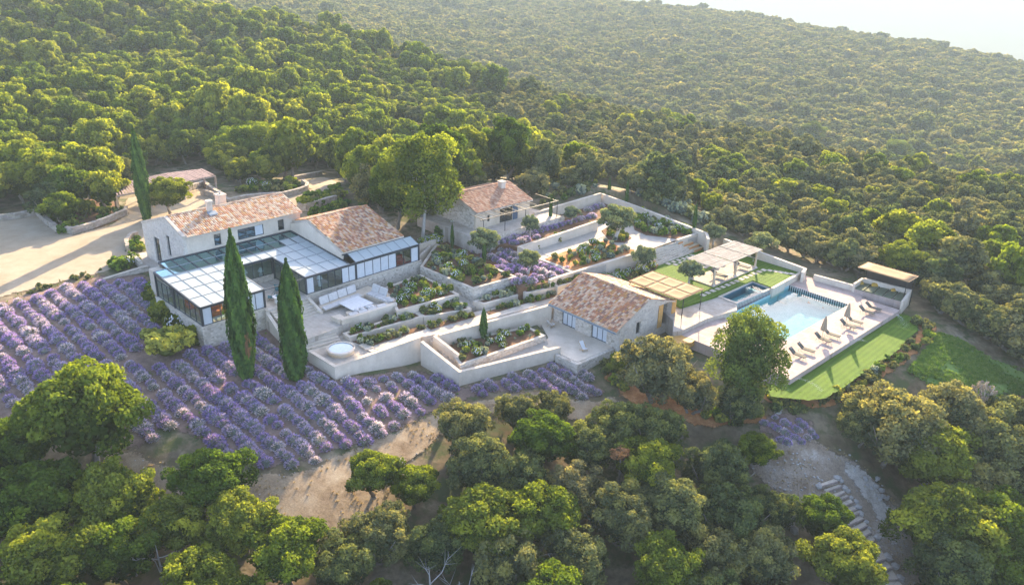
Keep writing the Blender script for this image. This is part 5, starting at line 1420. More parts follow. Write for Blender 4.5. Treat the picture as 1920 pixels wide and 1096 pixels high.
# ---- pavilion on the lawn
def pavilion():
    F = EF; t = thing('lawn_pavilion', 'open pavilion with grey reed roof on timber posts standing on the lawn', 'pavilion', (*F(86.4, 50), .75))
    b = MB(); b.box(F, 81.2, 91.6, 48.45, 51.85, .2, .86); b.build('platform', M['paving'], t)
    for u in (81.6, 86.5, 91.3):
        for v in (48.75, 51.9):
            b = MB(); b.tube([(*F(u, v), 1.0), (*F(u, v), 3.02)], [.15, .13], 9); p = b.build('post', M['lightwood'], t)
            b = MB(); b.lathe([(.24, .86), (.21, 1.02)], 10, F(u, v)); b.build('post_foot', M['coping'], p)
    for v in (48.75, 51.9):
        b = MB(); b.bar((*F(81.2, v), 3.1), (*F(91.8, v), 3.1), .16, .16); b.build('beam', M['greywood'], t)
    for u in (81.6, 84.05, 86.5, 88.9, 91.3):
        b = MB(); b.bar((*F(u, 48.4), 3.24), (*F(u, 52.6), 3.24), .1, .12); b.build('rafter', M['greywood'], t)
    for k in range(3):
        u0, u1 = 81.1+3.57*k, 81.1+3.57*(k+1)-.05; s = MB(); n = 34
        for i in range(n):
            v0 = 48.2+4.5*i/n; dz = R.uniform(0, .03)
            s.box(F, u0+R.uniform(0, .08), u1-R.uniform(0, .08), v0, v0+4.5/n-.012, 3.3+dz+.02*k, 3.34+dz+.02*k)
        o = s.build('reed_mat', M['reed'], t); o['kind'] = 'stuff'
M['lightwood'] = surf('light_timber', [(.3, (.46, .34, .23)), (.7, (.60, .47, .34))], 3, .8, .1, 20, .2)
pavilion()

# ---- stepping stones
def pavers(label, pts, z, size, name='stepping_stones', jit=.06):
    t = thing(name, label, 'path', (*P(*pts[0], z)[:2], z))
    for x, y in pts:
        c = P(x, y, z); s = size*R.uniform(.93, 1.05); fr = lambda a, bb: tuple(c[:2]+EF.A*a+EF.B*bb)
        b = MB(); b.box(fr, -s/2, s/2, -s/2, s/2, z-.08, z+.035); b.build('paver', M['coping'], t)
pts = [(830, 797), (882, 773), (938, 750), (996, 728), (1050, 707), (1105, 684), (1160, 661), (1210, 640), (1262, 619), (1312, 599), (1362, 577), (1410, 556), (1460, 535), (1512, 516), (1580, 521), (1645, 531), (1705, 541), (1765, 551), (1828, 559)]
pavers('line of square white stepping stones across the lawn above the spa', [(1180+x/6, 420+y/6) for x, y in pts], .75, .62)
pts = [(440, 445), (498, 425), (556, 406), (610, 388), (660, 371), (708, 352), (520, 455), (578, 435), (632, 416), (684, 397), (738, 378), (795, 432), (806, 457), (850, 486), (884, 468), (840, 445)]
pavers('double row of square white stepping stones below the wide garden stair', [(1180+x/6, 420+y/6) for x, y in pts], .75, .62)

def flagstones(label, pts, size):
    t = thing('stepping_stones', label, 'path', tuple(hit(*pts[0])))
    for x, y in pts:
        c = hit(x, y); n = R.choice((5, 6)); r = size*R.uniform(.8, 1.15)
        q = [(c[0]+r*R.uniform(.85, 1.1)*math.cos(2*math.pi*k/n), c[1]+r*.75*R.uniform(.85, 1.1)*math.sin(2*math.pi*k/n)) for k in range(n)]
        b = MB(); b.prism(q, c[2]-.15, c[2]+.09); b.build('flagstone', M['rock'], t)
flagstones('irregular pale flagstones leading down from the lower lawn corner', [(1472, 752), (1469, 757), (1465, 762), (1461, 768), (1458, 774), (1475, 748)], .42)

# rustic stair at lower right: each step a timber-edged tread
def rustic_stairs():
    t = thing('rustic_stairs', 'long flight of pale earth steps edged with stones descending to the lower right corner', 'stairs', tuple(hit(1545, 905)))
    L = [(1532, 908, 1563, 900), (1540, 917, 1570, 909), (1552, 929, 1579, 917), (1561, 938, 1583, 928), (1568, 946, 1591, 936), (1571, 957, 1599, 946), (1576, 970, 1605, 958), (1578, 981, 1611, 969), (1584, 993, 1618, 982), (1594, 1005, 1624, 994),
         (1602, 1018, 1632, 1006), (1618, 1030, 1640, 1016), (1628, 1038, 1651, 1034), (1639, 1059, 1660, 1053), (1642, 1077, 1671, 1072), (1646, 1092, 1684, 1090), (1654, 1112, 1694, 1108)]
    for (x0, y0, x1, y1), (x2, y2, x3, y3) in zip(L, L[1:]):
        a, c = hit(x0, y0, .1), hit(x1, y1, .1); d, e = hit(x2, y2, .1), hit(x3, y3, .1)
        z = max(a[2], c[2], d[2], e[2])*.5+min(a[2], c[2], d[2], e[2])*.5+.14
        b = MB(); b.prism([tuple(p[:2]) for p in (a, c, e, d)], z-.7, z); b.build('step', M['coping'], t)
        b = MB(); b.bar((d[0], d[1], z-.07), (e[0], e[1], z-.07), .12, .16); b.build('step_edge', M['greywood'], t)
rustic_stairs()
def rocks(label, group, pts, r0, r1, name='rock'):
    for x, y in pts:
        r = R.uniform(r0, r1); c = hit(x, y); b = MB(); b.rock((c[0], c[1], c[2]+r*.3), r, R, .7)
        o = b.build(name, M['rock'], smooth=False); tag(o, label, 'rock', group)
rocks('pale boulder edging the right side of the rustic stair', 'boulders edging the rustic stair', [(1568, 902), (1575, 910), (1583, 917), (1588, 927), (1595, 935), (1603, 947), (1607, 957), (1613, 966), (1644, 1012), (1663, 1050), (1677, 1068), (1686, 1092), (1534, 914), (1622, 985), (1628, 997)], .28, .5)
rocks('white rock lying in the grass beside the chalky slope', 'white rocks beside the chalky slope', [(1625, 912), (1632, 922), (1641, 915), (1650, 925), (1655, 932), (1640, 935), (1648, 938), (1660, 940), (1643, 905), (1620, 905), (1672, 962), (1665, 955)], .22, .45)
rocks('pale stone half hidden in the foreground bushes', 'stones in the foreground bushes', [(1482, 985), (1488, 1003), (1420, 950), (752, 872), (1500, 955)], .35, .6)

# front stair of the deck
_q = P(1462, 697, 0)
stair('three timber steps down from the front corner of the pool deck to the grass', (*EF(68.25, 33.2), 0.0), (*EF(67.2, 33.2), -.6), np.array([*(EF.B*(-1.6)), 0]), 3, tread='greywood')
# stone corner under the pool house terrace
b = MB(); b.prism(XY([(1043, 661), (1083, 679), (1149, 650.5), (1152, 654), (1083, 684), (1041, 665)], -1.12), -4, -1.12); 
tag(b.build('retaining_wall', M['stone']), 'rough stone retaining wall under the pool house terrace corner', 'wall')
M['honeywood'] = surf('honey_timber', [(.3, (.44, .22, .06)), (.7, (.58, .33, .11))], 2, .7, .1, 20, .2)
b = MB(); b.prism(XY([(1254, 634), (1274, 618), (1310, 633), (1296, 642), (1270, 643)], -.02), -.6, -.02); tag(b.build('timber_platform', M['honeywood']), 'honey coloured timber platform beside the shuttered end of the pool house', 'platform')
# wall-mounted low table on the pool house terrace
def deck_chair(x, y, z, rz, lab):
    t = thing('deck_chair', lab, 'chair', tuple(P(x, y, z)), rz)
    b = MB(); b.add([(-.28, -.35, .34), (.28, -.35, .34), (.28, .15, .25), (-.28, .15, .25), (-.28, .6, .92), (.28, .6, .92)], [(0, 1, 2, 3), (3, 2, 5, 4)])
    o = link('sling', b.mesh('sling', M['whitepaint']), t); s = o.modifiers.new('thick', 'SOLIDIFY'); s.thickness = .03
    for sx in (-.3, .3):
        b = MB(); b.bar((sx, -.4, .36), (sx, .45, .0), .04, .04); link('leg', b.mesh('leg', M['wood']), t)
        b = MB(); b.bar((sx, .64, .96), (sx, -.25, .0), .04, .04); link('leg', b.mesh('leg', M['wood']), t)
deck_chair(1034, 612, -1.1, 2.3, 'white sling deck chair in the corner of the pool house terrace')
deck_chair(986, 402, 4.0, 2.0, 'white reclining chair on the cream cottage terrace')
deck_chair(1095, 657, -1.1, .6, 'low folding chair near the edge of the pool house terrace')
# sprinklers
M['spray'] = plain('spray_droplets', (.85, .87, .88), .4, .3)
def sprinkler(x, y, x2, y2, lab, spread=.26, n=2600):
    a = P(x, y, -.6); c = P(x2, y2, -.6); t = thing('sprinkler', lab, 'sprinkler', tuple(a))
    b = MB(); b.lathe([(.05, -.6), (.05, -.45), (.03, -.42)], 8, a[:2]); b.build('head', M['black_metal'], t)
    d = (c-a)[:2]; L = np.linalg.norm(d); d /= L; nn = np.array([-d[1], d[0]])
    s = MB()
    for i in range(n):
        f = R.random()**.8; w = R.gauss(0, spread*.5)*f*L*.5; h = -.42+1.6*f*(1-f)*2*.55*R.uniform(.75, 1.15)+R.gauss(0, .05)*f
        p = np.array([*(a[:2]+d*L*f+nn*w), max(h, -.58)]); r = R.uniform(.005, .014)
        v = [p+np.array([R.uniform(-r, r), R.uniform(-r, r), R.uniform(-r, r)]) for _ in range(3)]
        s.add(v, [(0, 1, 2)])
    o = s.build('spray', M['spray'], t); o['kind'] = 'stuff'
sprinkler(1485, 712, 1541, 736, 'lawn sprinkler at the front corner of the deck throwing a white jet')
sprinkler(1576, 652, 1622, 641, 'lawn sprinkler halfway along the front of the deck throwing a white jet')
sprinkler(1678, 592, 1697, 618, 'lawn sprinkler near the daybed end throwing a fine spray', .35)
sprinkler(1455, 716, 1478, 736, 'lawn sprinkler left of the deck corner throwing a faint spray', .35, 700)
# ------------------------------------------------------------------ ground covers
drape('parking_court', GPOLY['parking'], M['sand'], .05, 1.2, .2, fade=.6)
drape('lavender_field', GPOLY['field'], M['fieldsoil'], .05, 1.0, .3)
drape('dirt_path', GPOLY['path'], M['straw'], .09, 1.0, .4)
drape('meadow', GPOLY['meadow'], M['meadow'], .06, 1.0, .3)
drape('lavender_patch', GPOLY['patch'], M['fieldsoil'], .05, .8, .2)
drape('white_scree', [(1578, 866), (1602, 866), (1628, 890), (1650, 925), (1668, 950), (1672, 985), (1655, 1002), (1640, 985), (1622, 945), (1598, 912), (1580, 890)], M['scree'], .12, .6, .2)
drape('chalky_slope', GPOLY['dirt'], M['chalk'], .08, .8, .35)
drape('lower_lawn', _ll, M['lawn'], 0, .8, .08, world=True, z=-.6, fade=.12)
drape('planting_bank', [(1690, 596), (1725, 602), (1757, 612), (1750, 640), (1690, 690), (1610, 745), (1560, 765), (1520, 772), (1440, 758), (1420, 742), (1440, 738), (1515, 752), (1546, 748), (1592, 722), (1690, 652), (1724, 620)], M['barksoil'], .1, .8, .2, fade=.35)
drape('planting_bank', [(1120, 700), (1160, 690), (1300, 770), (1460, 770), (1440, 800), (1300, 810), (1190, 775)], M['barksoil'], .1, .8, .3)
drape('planting_bank', [(130, 442), (200, 426), (238, 408), (226, 380), (180, 370), (120, 385), (90, 400), (110, 432)], M['soil'], .08, 1.0, .3)

# ------------------------------------------------------------------ vegetation
def leafmesh(name, pos, nrm, size, mat, lv, rs, stretch=1.0, zs=1.0):
    """many small leaf clusters: one quad each"""
    n = len(pos)
    t = rs.normal(size=(n, 3)); a = np.cross(nrm, t); a /= np.linalg.norm(a, axis=1)[:, None]+1e-9
    b = np.cross(nrm, a)
    s = (size*rs.uniform(.65, 1.35, n))[:, None]*.5
    a = a*s*stretch; b = b*s
    a[:, 2] *= zs; b[:, 2] *= zs
    v = np.stack([pos-a-b*.6, pos+a*.9-b, pos+a+b*.7, pos-a*.8+b], 1).reshape(-1, 3)
    me = bpy.data.meshes.new(name)
    me.vertices.add(4*n); me.vertices.foreach_set('co', v.ravel())
    me.loops.add(4*n); me.loops.foreach_set('vertex_index', np.arange(4*n))
    me.polygons.add(n); me.polygons.foreach_set('loop_start', np.arange(n)*4); me.polygons.foreach_set('loop_total', np.full(n, 4))
    me.update(calc_edges=True)
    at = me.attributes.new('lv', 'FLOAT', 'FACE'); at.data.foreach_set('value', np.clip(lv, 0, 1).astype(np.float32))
    me.materials.append(mat)
    return me

def sph(rs, n, up=None):
    d = rs.normal(size=(n, 3)); d /= np.linalg.norm(d, axis=1)[:, None]
    if up is not None: d[:, 2] = np.where(d[:, 2] < up, -d[:, 2], d[:, 2])
    return d

def crown_mesh(name, mat, seed, nclump, nleaf, leaf, prof='dome', zc=.56, rz=.44, cr=(.20, .36), low=-.35, inner=.3, asp=1.7):
    """a crown of unit half-width and unit height (z 0..1): clumps of leaves over an uneven dome"""
    rs = np.random.RandomState(seed)
    d = sph(rs, nclump); d[:, 2] = np.where(d[:, 2] < low, -d[:, 2]*.7, d[:, 2]); d /= np.linalg.norm(d, axis=1)[:, None]
    k = rs.uniform(.52, .95, nclump)
    lob = 1+.22*np.sin(np.arctan2(d[:, 1], d[:, 0])*3+seed)+.1*np.sin(np.arctan2(d[:, 1], d[:, 0])*5+seed*2)
    c = d*k[:, None]*np.stack([lob*.82, lob*.82, np.ones(nclump)], 1); r = rs.uniform(*cr, nclump)
    per = rs.multinomial(nleaf, r**2/np.sum(r**2))
    P_, N_, L_ = [], [], []
    for i in range(nclump):
        m = per[i]; e = sph(rs, m); e = e+d[i]*.45+np.array([0, 0, .25]); e /= np.linalg.norm(e, axis=1)[:, None]
        rr = r[i]*rs.uniform(.6, 1.05, m)
        p = c[i]+e*rr[:, None]; P_.append(p)
        N_.append(e+rs.normal(size=(m, 3))*.8); L_.append(.46+.24*rs.normal()+.12*rs.normal(size=m)+.12*e[:, 2])  # leaves facing up are coloured lighter, as lit from above
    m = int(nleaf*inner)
    e = sph(rs, m); P_.append(e*rs.uniform(.3, .72, m)[:, None]); N_.append(e+rs.normal(size=(m, 3))*.4); L_.append(np.full(m, .03))  # inner leaves coloured almost black: shade in the gaps, painted in
    p = np.concatenate(P_); own = np.concatenate([np.repeat(c[i][None, :], len(P_[i]), 0) for i in range(nclump)]+[np.zeros((m, 3))]); nn = np.concatenate(N_); nn /= np.linalg.norm(nn, axis=1)[:, None]+1e-9
    sz = np.full(len(p), leaf); sz[-m:] *= 1.7
    # unit height: keep the leaf quads close to square in the real tree by scaling positions only
    q = p.copy(); loc = p-own; q[:, 2] = zc+own[:, 2]*rz+loc[:, 2]*np.where(np.arange(len(p)) < len(p)-m, min(1/asp*1.05, rz), rz)
    return leafmesh(name, q, nn, sz, mat, np.concatenate(L_), rs, zs=1/asp)

def trunk_mesh(name, mat, seed, n=4, h=.62, r=.055, spread=.5, fork=.22, both=False):
    rs = random.Random(seed); b = MB()
    stems = 1 if not both else 3
    for s in range(stems):
        ox, oy = (0, 0) if stems == 1 else (rs.uniform(-.1, .1), rs.uniform(-.1, .1))
        tx, ty = ox+rs.uniform(-.12, .12)*(1+stems*.6), oy+rs.uniform(-.12, .12)*(1+stems*.6)
        b.tube([(ox, oy, -.06), (ox+(tx-ox)*.5, oy+(ty-oy)*.4, fork*.5), (tx, ty, fork)], [r*1.5, r, r*.85], 6)
        for k in range(n):
            a = 2*math.pi*(k+rs.random()*.6)/n+s; l = spread*rs.uniform(.7, 1.1)
            m = (tx+math.cos(a)*l*.45, ty+math.sin(a)*l*.45, fork+(h-fork)*.5); e = (tx+math.cos(a)*l, ty+math.sin(a)*l, h*rs.uniform(.85, 1.2))
            b.tube([(tx, ty, fork*.96), m, e], [r*.6, r*.42, r*.15], 5)
            for q in range(2):
                a2 = a+rs.uniform(-1, 1); f = (m[0]+math.cos(a2)*l*.5, m[1]+math.sin(a2)*l*.5, m[2]+rs.uniform(.1, .3))
                b.tube([m, f], [r*.3, r*.08], 4)
    return b.mesh(name, mat)

KINDS = {}
def kind(name, crowns, trunks): KINDS[name] = (crowns, trunks)
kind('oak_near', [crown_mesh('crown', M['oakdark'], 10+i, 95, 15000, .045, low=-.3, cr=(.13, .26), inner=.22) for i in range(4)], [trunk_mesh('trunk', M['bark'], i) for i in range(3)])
kind('holm_near', [crown_mesh('crown', M['holm'], 30+i, 110, 15000, .042, cr=(.11, .23), low=-.5, zc=.5, rz=.5, inner=.25) for i in range(5)], [trunk_mesh('trunk', M['bark'], 20+i, both=True, r=.04, fork=.15) for i in range(3)])
kind('oak_mid', [crown_mesh('crown', M['oak'], 50+i, 60, 5600, .076, low=-.3, cr=(.15, .29), inner=.22) for i in range(5)], KINDS['oak_near'][1])
kind('holm_mid', [crown_mesh('crown', M['holm'], 70+i, 66, 5600, .072, low=-.5, zc=.5, rz=.5, cr=(.13, .26), inner=.25) for i in range(5)], KINDS['holm_near'][1])
kind('far', [crown_mesh('crown', M['holm'], 90+i, 20, 620, .2, low=-.2, zc=.5, rz=.5, cr=(.26, .42), inner=.2) for i in range(4)], [])
kind('olive', [crown_mesh('crown', M['olive'], 110+i, 50, 4200, .07, low=-.3, zc=.60, rz=.40, inner=.1, cr=(.15, .3)) for i in range(3)], [trunk_mesh('trunk', M['palebark'], 40+i, h=.6, r=.075, fork=.28) for i in range(2)])
kind('pale_oak', [crown_mesh('crown', M['oak'], 130+i, 80, 13000, .043, low=-.6, zc=.6, rz=.42, inner=.06, cr=(.16, .30), asp=2.6) for i in range(2)], [trunk_mesh('trunk', M['palebark'], 60+i, n=5, h=.75, r=.035, fork=.35) for i in range(2)])
kind('pine', [crown_mesh('crown', M['pine'], 150+i, 64, 16000, .036, low=-.8, zc=.57, rz=.43, cr=(.17, .30), inner=.10, asp=2.2) for i in range(2)], [trunk_mesh('trunk', M['bark'], 70+i, n=6, h=.78, r=.04, fork=.3) for i in range(2)])

def tree(k, loc, r, h, label, group=None, name='oak_tree', cat='tree', i=None, rz=None):
    cr, tr = KINDS[k]
    t = thing(name, label, cat, tuple(loc), R.uniform(0, 6.28) if rz is None else rz, group)
    t.scale = (r, r*R.uniform(.9, 1.1), h)
    j = R.randrange(len(cr)) if i is None else i % len(cr)
    link('crown', cr[j], t)
    if tr: link('trunk', tr[R.randrange(len(tr))], t)
    return t

def cypress_mesh(seed, nl=7500):
    rs = np.random.RandomState(seed)
    z = rs.uniform(0, 1, nl)**.95; a = rs.uniform(0, 2*np.pi, nl)
    prof = np.clip(np.sin(np.pi*np.clip(z*.93+.10, 0, 1))**.62, 0, 1)*(1-.18*z)
    prof *= 1+.11*np.sin(a*4+z*9+seed)+.08*np.sin(a*7-z*23)+.05*np.sin(a*11+z*41)
    rr = prof*rs.uniform(.66, 1.10, nl)
    p = np.stack([np.cos(a)*rr, np.sin(a)*rr, .015+z*.985], 1)
    n = np.stack([np.cos(a), np.sin(a), rs.uniform(.1, .5, nl)], 1)+rs.normal(size=(nl, 3))*.35
    n /= np.linalg.norm(n, axis=1)[:, None]
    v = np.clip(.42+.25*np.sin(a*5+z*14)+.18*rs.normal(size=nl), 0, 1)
    t = rs.normal(size=(nl, 3))*.25+np.array([0, 0, 1.]); A_ = t-(t*n).sum(1)[:, None]*n; A_ /= np.linalg.norm(A_, axis=1)[:, None]; B_ = np.cross(n, A_)
    sc = rs.uniform(.7, 1.3, nl)[:, None]
    A_ = A_*sc*np.array([.12, .12, .020]); B_ = B_*sc*np.array([.10, .10, .006])
    vv = np.stack([p-A_*.6-B_, p-A_*.6+B_, p+A_*1.2+B_*.5, p+A_*1.2-B_*.5], 1).reshape(-1, 3)
    me = bpy.data.meshes.new('crown'); me.vertices.add(4*nl); me.vertices.foreach_set('co', vv.ravel()); me.loops.add(4*nl); me.loops.foreach_set('vertex_index', np.arange(4*nl))
    me.polygons.add(nl); me.polygons.foreach_set('loop_start', np.arange(nl)*4); me.polygons.foreach_set('loop_total', np.full(nl, 4)); me.update(calc_edges=True)
    at = me.attributes.new('lv', 'FLOAT', 'FACE'); at.data.foreach_set('value', v.astype(np.float32)); me.materials.append(M['cypress'])
    return me
CYP = [cypress_mesh(3), cypress_mesh(8)]
_b = MB(); _b.tube([(0, 0, -.03), (0, 0, .9)], [.22, .03], 7); CYPT = _b.mesh('trunk', M['bark']); 
_b = MB(); _b.lathe([(.55, .08), (.78, .3), (.70, .5), (.42, .75), (.12, .95)], 10); CYPC = None
def cypress(base, top, wpx, label, z=None, group=None, i=0):
    loc = hit(*base) if z is None else P(*base, z)
    d = ray(*top); t = math.hypot(loc[0], loc[1])/math.hypot(d[0], d[1]); h = CAMH+d[2]*t-loc[2]
    dist = np.linalg.norm(np.array(loc)-np.array([0, 0, CAMH])); r = wpx*dist/FPX/2
    o = thing('cypress_tree', label, 'tree', tuple(loc), R.uniform(0, 6), group); o.scale = (r, r, h)
    link('crown', CYP[i % 2], o); link('trunk', CYPT, o)
    return o
cypress((463, 711), (437, 434), 44, 'tall dark cypress in the lavender with a brown dead patch, before the left glass wing')
cypress((556, 716), (540, 488), 44, 'tall dark cypress in the lavender to the right, in front of the stairs', i=1)
cypress((276, 414), (257, 238), 22, 'tall slender cypress beside the carport behind the house', z=2.6)
cypress((684, 392), (681, 305), 26, 'cypress among the oaks behind the redder tiled wing', i=1)
cypress((906.5, 634), (906, 577), 14, 'small clipped cypress against the white wall in the lower flower bed', z=-.45)
cypress((848, 466), (848, 418), 7, 'thin cypress at the left end of the upper lavender garden', z=2.0)
cypress((908, 493), (907, 449), 8, 'thin cypress between olive trees in the purple lavender bed', z=2.0, i=1)
cypress((1031.5, 418), (1031.5, 366), 6.5, 'thin cypress near the metal pergola of the cottage', z=2.95)
cypress((1141, 372), (1142, 331), 6, 'thin cypress at the far corner of the upper garden walls', z=2.95, i=1)
cypress((1174, 384), (1175, 334), 6, 'thin cypress just right of the far garden corner', z=2.95)
cypress((1300, 437), (1303, 378), 7, 'thin cypress at the right end of the upper flower garden', z=2.4, i=1)
# the dead patch on the first cypress
_c1 = [o for o in bpy.data.objects if o.name.startswith('cypress_tree') and 'dead patch' in o.get('label', '')][0]
_rs = np.random.RandomState(4); _n = 45
_loc = np.array(_c1.location); _pt = P(468, 628, _loc[2]+3.2)
_dirc = np.array([_pt[0], _pt[1]])-_loc[:2]
_ang = math.atan2(-_loc[1], -_loc[0])+.35
_p = np.stack([math.cos(_ang)*.98+_rs.normal(size=_n)*.09, math.sin(_ang)*.98+_rs.normal(size=_n)*.09, .27+_rs.normal(size=_n)*.018], 1)
_a = _c1.rotation_euler.z
_p[:, :2] = np.stack([_p[:, 0]*math.cos(-_a)-_p[:, 1]*math.sin(-_a), _p[:, 0]*math.sin(-_a)+_p[:, 1]*math.cos(-_a)], 1)
_nn = _p*np.array([1, 1, 0])+_rs.normal(size=(_n, 3))*.2; _nn /= np.linalg.norm(_nn, axis=1)[:, None]
link('dead_foliage', leafmesh('dead_foliage', _p, _nn, np.full(_n, .11), M['rust'], _rs.rand(_n)*.6, _rs), _c1)

def at_crown(cx, cy, w, hr=1.5):
    """tree whose crown shows with its middle at a photo pixel and that width"""
    g = hit(cx, cy, 3.0)
    for _ in range(3):
        dist = np.linalg.norm(g-np.array([0, 0, CAMH])); r = w*dist/FPX/2*.92
        h = r*hr; g = hit(cx, cy, h*.55)
    return g, r, h

